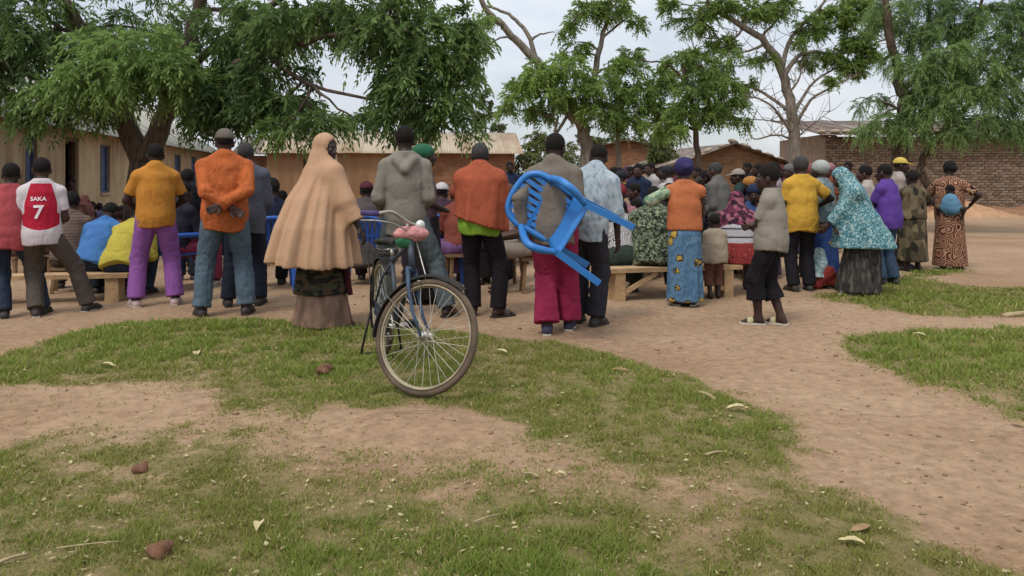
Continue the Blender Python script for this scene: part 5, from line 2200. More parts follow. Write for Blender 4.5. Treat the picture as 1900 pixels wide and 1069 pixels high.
    def shoes(s, material, sole=None, kind='shoe', which=(0, 1)):
        F_ = s.fig
        k = F_.k
        for i in which:
            a, t = F_.ank[i], F_.toe[i]
            base = a[2] - .08 * k
            if kind == 'shoe':
                def f(P, i=i):
                    d = F_.foot(P, i, .010)
                    d = np.maximum(d, P[:, 2] - (a[2] - .004))
                    return d
                o = s.grow('shoe', f, a - .24 * k, a + .24 * k, material, 0, .011)
            else:
                def f(P, i=i):
                    d = F_.foot(P, i, .006)
                    u = (P - a.astype(np.float32)) @ t.astype(np.float32)
                    return np.maximum(d, np.abs(u - .085 * k) - .032 * k)
                o = s.grow('sandal', f, a - .24 * k, a + .24 * k, material, 0, .011)
            # sole: outline of the foot pressed flat
            B = Buf()
            sd = vec(t[1], -t[0], 0)
            pr = [(-.075, .030), (-.06, .036), (0, .034), (.06, .038), (.12, .046), (.165, .044), (.195, .030), (.205, .012)]
            h = .016
            up = [a[:2] + t[:2] * u * k + sd[:2] * w * k for u, w in pr]
            dn = [a[:2] + t[:2] * u * k - sd[:2] * w * k for u, w in pr[::-1]]
            ring = up + dn
            n = len(ring)
            V = [(p[0], p[1], base) for p in ring] + [(p[0], p[1], base + h) for p in ring]
            # ring runs clockwise seen from above
            Fc = [tuple(range(n)), tuple(range(2 * n - 1, n - 1, -1))] + [(q, q + n, (q + 1) % n + n, (q + 1) % n) for q in range(n)]
            B.add(V, Fc)
            so = link('sole', B.mesh('sole', sole or material, False), o)
        return s

    def place_text(s, f, body, size, x, z, material, name='shirt_print', bold=.0):
        """flat print on the back, bent onto the cloth surface f(P)=0"""
        cu = bpy.data.curves.new('print', 'FONT')
        cu.body = body
        cu.align_x = 'CENTER'
        cu.align_y = 'CENTER'
        cu.size = size
        cu.offset = bold
        cu.resolution_u = 4
        to = bpy.data.objects.new('print', cu)
        me = bpy.data.meshes.new_from_object(to)
        bpy.data.objects.remove(to)
        bm = bmesh.new()
        bm.from_mesh(me)
        bmesh.ops.triangulate(bm, faces=bm.faces)
        for _ in range(3):
            es = [e for e in bm.edges if e.calc_length() > .03]
            if es:
                bmesh.ops.subdivide_edges(bm, edges=es, cuts=1, use_grid_fill=False)
                bmesh.ops.triangulate(bm, faces=bm.faces)
        bm.verts.ensure_lookup_table()
        V = np.array([v.co for v in bm.verts])
        Fc = np.array([[l.vert.index for l in fa.loops] for fa in bm.faces]) if True else None
        bm.free()
        P = np.column_stack([x + V[:, 0], np.full(len(V), -.5), z + V[:, 1]]).astype(np.float32)
        for _ in range(40):
            d = f(P)
            P[:, 1] += np.clip(d, -.05, .05) * .8
        P[:, 1] -= .006
        o = link(name, mesh_np(name, P, Fc, False, [material]), s.t)
        s.parts.append(o)
        return o


def clone(p, loc, yaw, label, mats=None, scale=1.0, group=None, drop=()):
    """another individual of the same build and pose: copies the person and every part"""
    r = p.t.copy()
    COL.objects.link(r)
    z = gz(loc[0], loc[1]) if len(loc) < 3 else loc[2]
    r.location = (loc[0], loc[1], z)
    r.rotation_euler = (0, 0, R(yaw))
    r.scale = (scale, scale, scale)
    r['label'] = label
    if group:
        r['group'] = group
    for ch in p.parts:
        base = ch.name.split('.')[0]
        if base in drop:
            continue
        c = ch.copy()
        COL.objects.link(c)
        c.parent = r
        if mats and base in mats:
            c.material_slots[0].link = 'OBJECT'
            c.material_slots[0].material = mats[base]
        for g in ch.children:
            d = g.copy()
            COL.objects.link(d)
            d.parent = c
    return r

# ------------------------------------------------------------------ benches, chairs, bicycle
M_WOOD = mat('pale_bench_wood', lin('#a88a66'), 0.85, 0.25, 7.0, 0.4, 30)
M_WOOD2 = mat('dark_bench_wood', lin('#7a5f45'), 0.85, 0.3, 7.0, 0.4, 30)
M_CHAIR = mat('blue_plastic', lin('#2f74b8'), 0.42, 0.06, 5.0, 0.05, 20, spec=0.45)
M_CHAIR_DK = mat('deep_blue_plastic', lin('#234f9c'), 0.45, 0.06, 5.0, 0.05, 20, spec=0.45)


def bench(label, a, b, h, w=0.24, board=0.045, material=None, block=False):
    a, b = Vector((a[0], a[1], 0)), Vector((b[0], b[1], 0))
    z = gz(*((a + b) / 2)[:2])
    L = (b - a).length
    t = thing('wooden_bench', label, 'bench', (a.x, a.y, z), math.atan2(b.y - a.y, b.x - a.x), 'rough wooden benches')
    m = material or M_WOOD
    link('plank', Buf().box((L / 2, 0, h - board / 2), (L + 0.12, w, board)).mesh('plank', m, False), t)
    for x, sg in ((0.1, 1), (L - 0.1, -1)):
        if block:
            link('leg', Buf().box((x, 0, (h - board) / 2), (0.14, w * 0.9, h - board - 0.002), None, 0, 0.92).mesh('leg', m, False), t)
        else:
            link('leg', Buf().box((x, 0, (h - board) / 2), (0.11, w * 0.9, h - board - 0.002), None, 0, 1.0).mesh('leg', m, False), t)
            link('brace', Buf().bar((x + sg * 0.06, -w * 0.36, 0.10), (x + sg * 0.42, -w * 0.36, h - board - 0.012), 0.03, 0.05).mesh('brace', m, False), t)
    return t


def make_chair(label, material, scale=1.0):
    t = thing('plastic_chair', label, 'chair', (0, 0, 0), 0, 'blue plastic chairs')
    P = lambda n, B, sm=True: link(n, B.mesh(n, material, sm), t)
    # seat: dished slab with rolled front lip
    nx, ny = 10, 10
    V, F = [], []
    for lay in (0, 1):
        for j in range(ny + 1):
            for i in range(nx + 1):
                u, v = i / nx * 2 - 1, j / ny * 2 - 1
                wd = 0.225 + 0.02 * v
                x, y = u * wd, v * 0.215
                zz = 0.425 - 0.02 * (1 - u * u) * (1 - v * v) - (0.03 * max(0, v - 0.75) / 0.25) + 0.012 * max(0, abs(u) - .8) / .2
                V.append((x, y, zz - 0.012 * lay))
    s = (nx + 1) * (ny + 1)
    for j in range(ny):
        for i in range(nx):
            a = j * (nx + 1) + i
            F.append((a, a + 1, a + nx + 2, a + nx + 1))
            F.append((s + a, s + a + nx + 1, s + a + nx + 2, s + a + 1))
    for i in range(nx):
        F.append((i, s + i, s + i + 1, i + 1))
        a = ny * (nx + 1) + i
        F.append((a, a + 1, s + a + 1, s + a))
    for j in range(ny):
        a = j * (nx + 1)
        F.append((a, a + nx + 1, s + a + nx + 1, s + a))
        a = a + nx
        F.append((a, s + a, s + a + nx + 1, a + nx + 1))
    P('seat', Buf().add(V, F))
    for sx in (-1, 1):
        P('leg', Buf().bar((sx * 0.255, 0.225, 0.0), (sx * 0.215, 0.195, 0.42), 0.050, 0.042, (0, 1, 0)), False)
        P('leg', Buf().bar((sx * 0.235, -0.285, 0.0), (sx * 0.215, -0.2, 0.43), 0.050, 0.042, (0, 1, 0)), False)
        arm = smooth_path([(sx * 0.218, 0.195, 0.42), (sx * 0.262, 0.225, 0.56), (sx * 0.272, 0.19, 0.635), (sx * 0.268, 0.02, 0.65), (sx * 0.245, -0.2, 0.655), (sx * 0.222, -0.262, 0.665)], 4)
        P('armrest', Buf().tube(arm, [0.026, 0.026, 0.027] + [0.031] * (len(arm) - 6) + [0.028, 0.026, 0.024], 8))
    arch = smooth_path([(-0.215, -0.2, 0.42), (-0.225, -0.255, 0.60), (-0.222, -0.30, 0.74), (-0.15, -0.33, 0.83), (0, -0.335, 0.855), (0.15, -0.33, 0.83), (0.222, -0.30, 0.74), (0.225, -0.255, 0.60), (0.215, -0.2, 0.42)], 5)
    P('backrest_frame', Buf().tube(arch, 0.028, 8))
    for i in range(7):
        x = (i - 3) * 0.055
        zt = 0.845 - 1.4 * x * x
        P('slat', Buf().bar((x * 0.9, -0.212, 0.425), (x * 1.15, -0.322, zt), 0.038, 0.012, (0, 1, 0.3)), False)
    P('crossbar', Buf().bar((-0.222, -0.262, 0.62), (0.222, -0.262, 0.62), 0.03, 0.012, (0, 1, 0)), False)
    return t


def copy_thing(t, label, material=None):
    r = t.copy()
    COL.objects.link(r)
    r['label'] = label
    for ch in t.children:
        c = ch.copy()
        COL.objects.link(c)
        c.parent = r
        c.matrix_local = ch.matrix_local.copy()
        if material:
            c.material_slots[0].link = 'OBJECT'
            c.material_slots[0].material = material
        for g in ch.children:
            d = g.copy()
            COL.objects.link(d)
            d.parent = c
    return r


STOOL = []


def stool(label, x, y, h, rz):
    """low wooden stool: slab seat on four splayed legs"""
    if not STOOL:
        t = thing('wooden_stool', label, 'stool', (0, 0, 0), 0, 'low wooden stools')
        link('seat', Buf().box((0, 0, 0.985), (0.34, 0.26, 0.03 / 0.3)).mesh('stool_seat', M_WOOD2, False), t)
        for sx in (-1, 1):
            for sy in (-1, 1):
                link('leg', Buf().bar((sx * 0.15, sy * 0.11, 0.0), (sx * 0.12, sy * 0.08, 0.93), 0.035, 0.035, (0, 1, 0)).mesh('stool_leg', M_WOOD2, False), t)
        STOOL.append(t)
    else:
        t = copy_thing(STOOL[0], label)
    t.location = (x, y, gz(x, y))
    t.rotation_euler = (0, 0, rz)
    t.scale = (1, 1, h)
    return t


def build_bicycle():
    fwd = Vector((0.36, -0.93, 0)).normalized()
    front = ground(781, 742)
    WB = 1.12
    rear = front - fwd * WB
    z = gz(rear.x, rear.y) * 0.5 + gz(front.x, front.y) * 0.5
    t = thing('bicycle', 'old dark bicycle with purple grips standing on the grass, front wheel turned', 'bicycle', (rear.x, rear.y, z + 0.004), math.atan2(fwd.y, fwd.x))
    m_frame = mat('bicycle_paint', lin('#2b3440'), 0.5, 0.25, 12, 0.1, 40, spec=0.5)
    m_blue = mat('bicycle_fork_paint', lin('#3a4b60'), 0.5, 0.3, 12)
    m_chrome = mat('worn_chrome', lin('#a9a59c'), 0.38, 0.25, 14, 0.1, 60, metal=0.75)
    m_spoke = mat('galvanised_spoke', lin('#b9b3a4'), 0.45, 0.15, 20, metal=0.5)
    m_rim = mat('dusty_rim', lin('#9b8f78'), 0.6, 0.25, 10, metal=0.35)
    m_tyre = mat('dusty_tyre', lin('#6b5c4b'), 0.95, 0.3, 9, 0.4, 80, c2=lin('#4a4038'))
    m_black = mat('black_rubber', lin('#26231f'), 0.7, 0.25, 14)
    m_grip = mat('purple_grip', lin('#463a63'), 0.7, 0.15, 14)
    RW = 0.345
    # steering: axis leans back; the front assembly is turned to the bicycle's left
    ax = Vector((-0.375, 0, 0.927)).normalized()
    ap = Vector((1.07, 0, RW))
    S = Matrix.Translation(ap) @ Matrix.Rotation(R(46), 4, ax) @ Matrix.Translation(-ap)

    def P(n, B, m, steer=False, parent=None, smooth=True):
        if steer:
            B.v = [tuple(S @ Vector(p)) for p in B.v]
        return link(n, B.mesh(n, m, smooth), parent or t)

    def circle(c, r, n=48, y=0):
        return [Vector((c[0] + r * math.cos(2 * math.pi * i / n), y, c[1] + r * math.sin(2 * math.pi * i / n))) for i in range(n)]

    for name, cx, st in (('front_wheel', WB, True), ('rear_wheel', 0.0, False)):
        c = (cx, RW)
        w = P(name, Buf().tube([(cx, -0.055, RW), (cx, -0.028, RW), (cx, 0.028, RW), (cx, 0.055, RW)], [0.018, 0.016, 0.016, 0.018], 12).tube([(cx, -0.034, RW), (cx, -0.03, RW)], 0.03, 14).tube([(cx, 0.03, RW), (cx, 0.034, RW)], 0.03, 14), m_chrome, st)
        P('tyre', Buf().tube(circle(c, RW - 0.019, 56), 0.0195, 10, closed=True), m_tyre, st, w)
        rim = Buf()
        for yy in (-0.013, 0.013):
            rim.tube(circle(c, RW - 0.042, 56, yy), 0.007, 6, closed=True)
        rim.tube(circle(c, RW - 0.046, 56), 0.009, 6, closed=True)
        P('rim', rim, m_rim, st, w)
        for i in range(32):
            an = 2 * math.pi * i / 32
            side = 0.032 if i % 2 else -0.032
            off = (0.55 if (i // 2) % 2 else -0.55)
            h = Vector((cx + 0.027 * math.cos(an + off * 2), side, RW + 0.027 * math.sin(an + off * 2)))
            e = Vector((cx + (RW - 0.047) * math.cos(an), 0, RW + (RW - 0.047) * math.sin(an)))
            P('spoke', Buf().tube([h, e], 0.0017, 5, cap=False), m_spoke, st, w)
    # frame
    bb = Vector((0.47, 0, 0.29))
    st_ = Vector((0.325, 0, 0.74))
    hb, ht = Vector((0.905, 0, 0.735)), Vector((0.845, 0, 0.885))
    fr = Buf().tube([bb, st_], 0.0155, 10).tube([st_ - Vector((-.005, 0, .03)), ht - Vector((0, 0, .02))], 0.0145, 10).tube([bb, hb], 0.017, 10).tube([hb - (ht - hb) * .15, ht + (ht - hb) * .1], 0.021, 12)
    for s in (-1, 1):
        fr.tube([bb + Vector((0, s * .02, 0)), (0.25, s * .05, .31), (0, s * 0.062, RW)], 0.009, 8)
        fr.tube([st_ - Vector((0, 0, .03)), (0.2, s * .045, .58), (0, s * 0.062, RW)], 0.008, 8)
    P('frame', fr, m_frame)
    fk = Buf()
    for s in (-1, 1):
        fk.tube([hb + Vector((0.005, s * 0.045, -0.02)), (0.955, s * 0.052, 0.60), (1.03, s * .055, .46), (WB, s * 0.06, RW)], [0.0135, 0.013, 0.011, 0.008], 8)
    fk.tube([hb + Vector((0.005, -0.05, -0.02)), hb + Vector((0.005, 0.05, -0.02))], 0.015, 8)
    P('fork', fk, m_blue, True)
    hs = Buf()
    u = ax
    s0 = ht
    s1 = ht + u * 0.115
    hs.tube([s0, s1], 0.0125, 8)
    P('stem', hs, m_chrome, True)
    bar = smooth_path([s1 + Vector((-.15, -.275, -.015)), s1 + Vector((-.05, -.262, 0.0)), s1 + Vector((-.005, -.19, .03)), s1 + Vector((.02, -.06, .008)), s1 + Vector((.02, .06, .008)),
                       s1 + Vector((-.005, .19, .03)), s1 + Vector((-.05, .262, 0.0)), s1 + Vector((-.15, .275, -.015))], 5)
    hbar = P('handlebar', Buf().tube(bar, 0.0112, 8), m_chrome, True)
    for s in (-1, 1):
        P('grip', Buf().tube([s1 + Vector((-.04, s * .261, 0)), s1 + Vector((-.10, s * .269, -.008)), s1 + Vector((-.158, s * .276, -.016))], [0.017, 0.0175, 0.016], 10), m_grip, True, hbar)
        lev = smooth_path([s1 + Vector((-.15, s * .275, -.06)), s1 + Vector((-.05, s * .258, -.045)), s1 + Vector((.01, s * .16, -.035)), s1 + Vector((.035, s * .03, -.05))], 4)
        P('brake_lever', Buf().tube(lev, 0.0048, 6), m_chrome, True, hbar)
    P('brake_rod', Buf().tube([s1 + Vector((.04, .03, -.045)), Vector((1.0, .03, .70)), Vector((1.01, .025, .66))], 0.0045, 6).tube([Vector((1.01, -.055, .655)), Vector((1.01, .055, .655))], 0.005, 6), m_chrome, True)
    lamp = Buf()
    lc = s1 + Vector((.06, .05, .01))
    lamp.ball(lc, (0.03, 0.034, 0.034), 14)
    lamp.tube([lc, s1 + Vector((.01, .02, -.02))], 0.008, 6)
    P('headlamp', lamp, mat('lamp_shell', lin('#cfcdc6'), 0.35, 0.1, 10, metal=0.3), True)
    # mudguards
    for nm, cx, a0, a1, stf, m in (('front_mudguard', WB, R(58), R(192), True, m_black), ('rear_mudguard', 0.0, R(20), R(215), False, m_black)):
        n = 28
        V, F = [], []
        for i in range(n + 1):
            an = a0 + (a1 - a0) * i / n
            for (yy, dr) in ((-.030, -.006), (-.022, .008), (0, .015), (.022, .008), (.030, -.006)):
                r = RW + 0.014 + dr
                V.append((cx + r * math.cos(an), yy, RW + r * math.sin(an)))
            for (yy, dr) in ((-.030, -.008), (-.021, .006), (0, .0125), (.021, .006), (.030, -.008)):
                r = RW + 0.014 + dr
                V.append((cx + r * math.cos(an), yy, RW + r * math.sin(an)))
        for i in range(n):
            for k in range(4):
                a = i * 10 + k
                F.append((a, a + 1, a + 11, a + 10))
                F.append((a + 5, a + 15, a + 16, a + 6))
        P(nm, Buf().add(V, F), m, stf)
    for s in (-1, 1):
        a = R(150)
        P('mudguard_stay', Buf().tube([(WB, s * .058, RW), (WB + (RW + .016) * math.cos(a), s * .03, RW + (RW + .016) * math.sin(a))], 0.003, 5), m_chrome, True)
    # saddle on sprung post
    P('seat_post', Buf().tube([st_, st_ + Vector((-.02, 0, .06))], 0.0125, 8), m_chrome)
    V, F = [], []
    n, na = 12, 14
    for i in range(n + 1):
        f = i / n
        x = 0.145 - 0.275 * f
        w = 0.022 + 0.085 * sstep(np.array([f]), .25, .85)[0] - 0.03 * max(0, f - .9) / .1
        for k in range(na):
            an = 2 * math.pi * k / na
            V.append((0.27 + x, w * math.cos(an), 0.835 + 0.012 * (1 - math.cos(f * 6.28)) * .4 + 0.024 * math.sin(an) * (1 if math.sin(an) > 0 else 1.3)))
    for i in range(n):
        for k in range(na):
            k2 = (k + 1) % na
            F.append((i * na + k, i * na + k2, (i + 1) * na + k2, (i + 1) * na + k))
    F.append(tuple(range(na)))
    F.append(tuple(n * na + k for k in range(na - 1, -1, -1)))
    sad = P('saddle', Buf().add(V, F), m_black)
    for s in (-1, 1):
        sp = [(0.17 + .018 * math.cos(q * 1.2), s * .062 + .018 * math.sin(q * 1.2), .775 + .0022 * q) for q in range(20)]
        P('spring', Buf().tube(sp, 0.0035, 5).tube([(0.17, s * .062, .775), (0.30, s * .012, .79)], 0.005, 6), m_chrome, False, sad)
    # rear carrier
    car = Buf()
    for s in (-1, -.33, .33, 1):
        car.tube([(-.30, s * .075, .735), (.20, s * .055, .735)], 0.006, 6)
    for x in (-.30, -.14, .04, .19):
        car.tube([(x, -.076, .735), (x, .076, .735)], 0.006, 6)
    for s in (-1, 1):
        car.tube([(-.2, s * .074, .733), (0, s * .072, RW)], 0.006, 6)
        car.tube([(0.02, s * .07, .733), (0, s * .072, RW)], 0.006, 6)
    P('rear_carrier', car, m_black)
    # crank, chain wheel, pedals, chain case
    cw = P('chain_wheel', Buf().tube(circle((bb.x, bb.z), .085, 30, -.045), 0.006, 6, closed=True).tube([bb + Vector((0, -.07, 0)), bb + Vector((0, .07, 0))], .02, 10), m_chrome)
    for s, an in ((-1, R(8)), (1, R(188))):
        e = bb + Vector((.165 * math.cos(an), s * .075, .165 * math.sin(an)))
        cr = P('crank', Buf().bar(bb + Vector((0, s * .07, 0)), e, .022, .014), m_chrome, smooth=False)
        P('pedal', Buf().box(e + Vector((0, s * .06, .014)), (.075, .09, .018)).box(e + Vector((0, s * .06, -.014)), (.075, .09, .018)).tube([e, e + Vector((0, s * .1, 0))], .007, 6), m_black, False, cr, False)
    P('chain_case', Buf().bar((bb.x, -.058, bb.z + .06), (0, -.058, RW + .035), .012, .03, ).bar((bb.x, -.058, bb.z - .07), (0, -.058, RW - .03), .012, .02), m_frame, smooth=False)
    P('kickstand', Buf().tube([(0.02, .09, RW - .02), (-.05, .15, 0.0), (-.09, .15, 0.0)], .0085, 8).tube([(0.02, -.09, RW - .02), (-.05, -.15, 0.0), (-.09, -.15, 0.0)], .0085, 8).tube([(-.05, -.15, .004), (-.05, .15, .004)], .007, 6), m_black)
    # bundle tied at the stem
    M = t.matrix_basis
    M = Matrix.Translation(t.location) @ Matrix.Rotation(t.rotation_euler.z, 4, 'Z')
    w = M @ (ht + Vector((-.04, .02, .015)))
    b = thing('cloth_bundle', 'pink and green cloth bundle tied under the bicycle handlebar', 'bundle', w, t.rotation_euler.z)

    def lump(c, r, seed, m, name):
        c = np.array(c, dtype=np.float32)
        f = lambda Pp: ell(Pp, c, r)
        V, F = snet(f, c - np.array(r) * 1.5, c + np.array(r) * 1.5, .009)
        V = wrinkle(V, F, .016, seed, (16, 16, 24))
        link(name, mesh_np(name, V, F, True, [m]), b)
    lump((0, 0, .03), (.075, .115, .05), 4, cloth('pink_bundle', '#d68f8c'), 'pink_cloth')
    lump((.01, -.045, -.02), (.055, .06, .04), 5, cloth('green_bundle', '#2f7350'), 'green_cloth')
    return t


build_bicycle()
_a, _b = ground(1128, 558), ground(1358, 549)
bench('rough wooden bench on splayed braces carrying the man in green print shirt', _a, _b, 0.355, 0.26)
_a, _b = ground(-90, 566), ground(232, 557)
bench('low pale bench under the bent figures in blue and yellow', _a, _b, 0.30, 0.26, block=True)

# ------------------------------------------------------------------ the people
def facing(x, y):
    """turn that sets a person's back square to someone standing where the camera stands"""
    return math.degrees(math.atan2(-x, y))


def stand(label, px, py, top, yaw=0, adj=True, **kw):
    """a person whose feet are at picture point (px, py) and whose head reaches picture row top"""
    g = ground(px, py)
    z = gz(g.x, g.y)
    want = height_of(g.y, top) - z
    H = want
    fk = {k: v for k, v in kw.items() if k not in ('skin', 'group', 'vox', 'cat', 'detail')}
    for _ in range(4):
        F_ = Fig(H, **fk)
        got = F_.hc[2] + .125 * F_.hk
        H *= 1 + (want / got - 1) * .9
    return Person(label, (g.x, g.y), yaw + facing(g.x, g.y), H, **kw)


def sit(label, px, py, Y, seat, yaw, H=1.68, **kw):
    """a seated person whose hips are over picture column px at distance Y"""
    X = at(px, py, Y).x
    if kw.pop('on_stool', False):
        stool('low stool under the ' + label.replace('seated ', ''), X, Y, seat - .02, R(yaw + facing(X, Y)))
    return Person(label, (X, Y), yaw + facing(X, Y), H, seat=seat, **kw)


V1 = 0.0142
DARK = cloth('near_black', '#2a2529')
INK = cloth('ink_navy', '#252a38')
DENIM = cloth('faded_denim', '#586b78', bump=0.8, var=0.2)
DENIM_DK = cloth('dark_denim', '#2f3a4c', bump=0.8)
SOLE = mat('rubber_sole', lin('#b8b0a2'), 0.8, 0.2, 20)
SOLE_DK = mat('dark_sole', lin('#3a332d'), 0.8, 0.2, 20)
SHOE = mat('dark_shoe', lin('#37322f'), 0.6, 0.3, 20)
SHOE_BR = mat('brown_sandal', lin('#7b5842'), 0.8, 0.3, 20)
SHOE_GR = mat('grey_sandal', lin('#5c5a58'), 0.8, 0.3, 20)

# --- boy in the faded red shirt, cut by the frame
p = stand('boy in faded red shirt and dark jeans at the edge beside the number seven shirt', 20, 588, 302, -8, skin=1, vox=V1, build=.92, feet=((-.06, 0), (.30, .12)), hands=((-.2, .22, .95), (.2, .22, .95)))
p.body((False, False), False).hair().shirt(cloth('faded_red', '#b64a50'), .62, hem=-.13).trousers(DENIM_DK, .016).shoes(SHOE, SOLE_DK)

# --- boy in the football shirt with the number seven
p = stand('boy in red and white football shirt numbered seven, legs apart', 73, 586, 292, -4, skin=0, vox=.0135, build=.9, feet=((-.03, 0), (.44, .12)), hip=(.02, 0), hands=((-.17, .24, .95), (.17, .24, .95)), toes=(5, -40))
_f = p.fig


def jersey_mask(V):
    Q = (V - _f.pel) @ _f.M / _f.k
    hem = .055 + .9 * Q[:, 0] ** 2 * 2.2 - Q[:, 2]             # white curved hem
    rag = np.abs(Q[:, 0]) - (.145 - .16 * np.clip(Q[:, 2] - .33, 0, 1) * 1.6)   # raglan sleeve seam
    rag = np.where(Q[:, 2] > .22, rag, np.abs(Q[:, 0]) - .165)
    col = Q[:, 2] - .535
    return np.maximum(np.maximum(hem, rag), col)


p.body((False, False), False).hair()
_keep = {}
_grow = p.grow


def _spy(name, f, *a, **k):
    _keep[name] = f
    return _grow(name, f, *a, **k)


p.grow = _spy
p.shirt(two_tone('football', '#b51f38', '#d8cfd2'), .72, hem=-.10, attr=jersey_mask, amp=.006, flare=.02)
p.grow = _grow
WHITE_PRINT = mat('white_print', lin('#e2d6d8'), 0.8, 0.05)
_sc = _f.k
p.place_text(_keep['shirt'], '7', .19 * _sc, 0.0, _f.tr(0, 0, .235)[2], WHITE_PRINT, 'shirt_number', .004)
p.place_text(_keep['shirt'], 'SAKA', .058 * _sc, 0.0, _f.tr(0, 0, .375)[2], WHITE_PRINT, 'shirt_name', .001)
p.trousers(cloth('taupe_trousers', '#5a5048'), .022, .98, .012).shoes(SHOE, SOLE)

# --- youth in mustard shirt and purple trousers
p = stand('young man in mustard shirt and purple trousers facing the shade tree', 289, 568, 266, 2, skin=1, vox=V1, feet=((-.19, .02), (.19, 0)), toes=(14, -14), hands=((-.13, .22, .97), (.12, .23, .99)), elbows=((-1, -.5, 0), (1, -.5, 0)), build=.97)
p.body().hair().shirt(cloth('mustard', '#c9830f'), .72, hem=-.09, collar=.018, bell=.018, amp=.007, off=.022).trousers(cloth('purple_cotton', '#9457a5'), .026, .97, .018).shoes(mat('pale_pink_shoe', lin('#b39a98'), 0.8), SOLE)

# --- man in orange shirt, hands clasped behind him
p = stand('man in orange shirt and grey cap clasping his hands behind his back', 417, 584, 240, 0, skin=0, vox=V1, feet=((-.20, 0), (.19, -.01)), toes=(14, -16), hands=((.05, -.20, 1.0), (-.03, -.215, 1.03)), elbows=((-1, -.35, 0), (1, -.35, 0)), build=1.08)
p.hand_opts = [dict(palm=(0, -1, 0.2), curl=.5), dict(palm=(0, -1, .2), curl=.5)]
p.body().hair(HAIR).shirt(cloth('orange_linen', '#c4611f', bump=1.0), 1.93, hem=-.13, collar=.02, amp=.012, off=.02, slo=.02).trousers(DENIM, .026, .98, .015, amp=.013).cap(cloth('grey_cap', '#6f675c'), True).shoes(SHOE, SOLE_DK)

# --- man in slate jacket standing in front of him
p = stand('man in slate jacket half hidden behind the orange shirt', 455, 567, 264, -6, skin=2, vox=V1, feet=((-.17, 0), (.14, .03)), hands=((-.12, .26, 1.0), (.15, .26, 1.0)))
p.body((False, False), False).hair(HAIR_GREY, .004).shirt(cloth('slate', '#5b5e69'), 1.93, hem=-.16, off=.03, slo=.028, amp=.012, collar=.02).trousers(INK, .022).shoes(SHOE, SOLE_DK)

# --- woman in the long sand veil
p = stand('woman in long sand coloured veil looking back over her shoulder', 598, 611, 249, -58, skin=1, vox=V1, feet=((-.09, 0), (.10, .05)), hands=((-.12, .25, .95), (.40, .13, .88)), elbows=((-1, -.4, 0), (.9, -1, -.1)), head=(-72, 4, 0))
p.hand_opts = [dict(), dict(palm=(-.4, -.2, -1), curl=.35)]
p.body((False, True)).hijab([(1.46, 0, 0, .07, .07), (1.34, -.01, -.01, .20, .15), (1.15, -.01, -.03, .27, .26), (.9, 0, -.07, .32, .335), (.66, 0, -.09, .36, .385), (.60, 0, -.09, .37, .395)],
                            cloth('sand_veil', '#c59a74', rough=0.75, bump=0.25, var=.05), (10, .034), amp=.003, elbow=[1], vox=.0135, tilt=-.12)
p.wrap([(.90, 0, 0, .2, .17), (.6, 0, 0, .235, .21), (.31, 0, 0, .25, .235)], printed('dark_camo', 'cells', ('#2c2a24', '#3b3d2e', '#5a4433', '#27231f', '#4d4a34'), 16, stretch=(1, 1, 2.0)), (6, .015), 'overskirt')
p.wrap([(.34, 0, 0, .225, .21), (.03, 0, 0, .262, .25)], printed('dusty_skirt', 'marble', ('#8a6a56', '#a07c66', '#755a48'), 14, stretch=(1, 1, .35)), (6, .02), 'skirt')
p.wrap([(.72, .235, .08, .03, .03), (.52, .245, .09, .035, .03), (.30, .262, .12, .022, .02)], cloth('maroon_sash', '#4d1d22'), (3, .004), 'sash')
p.shoes(cloth('dusty_red_shoe', '#6e3b37'), SOLE_DK)

# --- youth in the grey hooded top
p = stand('young man in grey hooded top and washed jeans beyond the bicycle', 745, 591, 236, 0, skin=1, vox=V1, feet=((-.17, .02), (.40, .02)), toes=(10, -30), hip=(.03, 0), hands=((-.15, .17, .93), (.17, .17, .93)), elbows=((-.35, -1, 0), (.35, -1, 0)), build=.97)
p.body().hair(puff=(.006, 0, .008)).shirt(cloth('grey_fleece', '#8d8679'), 1.95, hem=-.17, off=.018, slo=.016, amp=.010, hood=True).trousers(cloth('washed_jeans', '#5f6b70', var=.2), .024, .98, .016, amp=.013).shoes(SHOE_BR, SOLE_DK, 'sandal')

# --- woman in green headwrap just behind him
p = stand('woman in green headwrap seen past the grey hooded top', 785, 562, 268, -75, skin=0, vox=V1, hands=((-.1, .25, 1.0), (.1, .25, 1.0)))
p.body((False, False)).headwrap(cloth('green_scarf', '#2e6b4e'), (.10, .125, .095), (0, -.03, .04), (0, -.13, .02, .045)).shirt(cloth('plum_blouse', '#5b4350'), .9).wrap([(.95, 0, 0, .19, .17), (.5, 0, 0, .22, .2), (.06, 0, 0, .24, .22)], DARK)

# --- man with rust shawl over a lime shirt
p = stand('man in lime shirt with a rust shawl round his shoulders', 896, 588, 266, -6, skin=0, vox=V1, feet=((-.10, .03), (.15, -.02)), toes=(10, -55), hands=((-.1, .27, 1.0), (.12, .27, 1.02)), hip=(-.03, 0))
p.body().hair(HAIR_GREY, .008).shirt(cloth('lime_shirt', '#86b01c'), .7, hem=-.10, off=.03, flare=.02, tilt=-.12, amp=.012)
p.hijab([(1.43, 0, -.01, .07, .07), (1.37, 0, -.02, .20, .125), (1.25, -.01, -.015, .235, .165), (1.05, -.02, -.015, .245, .185), (.93, -.025, -.02, .255, .195)], cloth('rust_shawl', '#b35632', bump=.5), (6, .02), 'shawl', head=False, tilt=-.30, amp=.008, vox=.0155)
p.trousers(cloth('black_trousers', '#231f25'), .022, .98, .014, amp=.012).shoes(SHOE_GR, SOLE_DK, 'sandal')

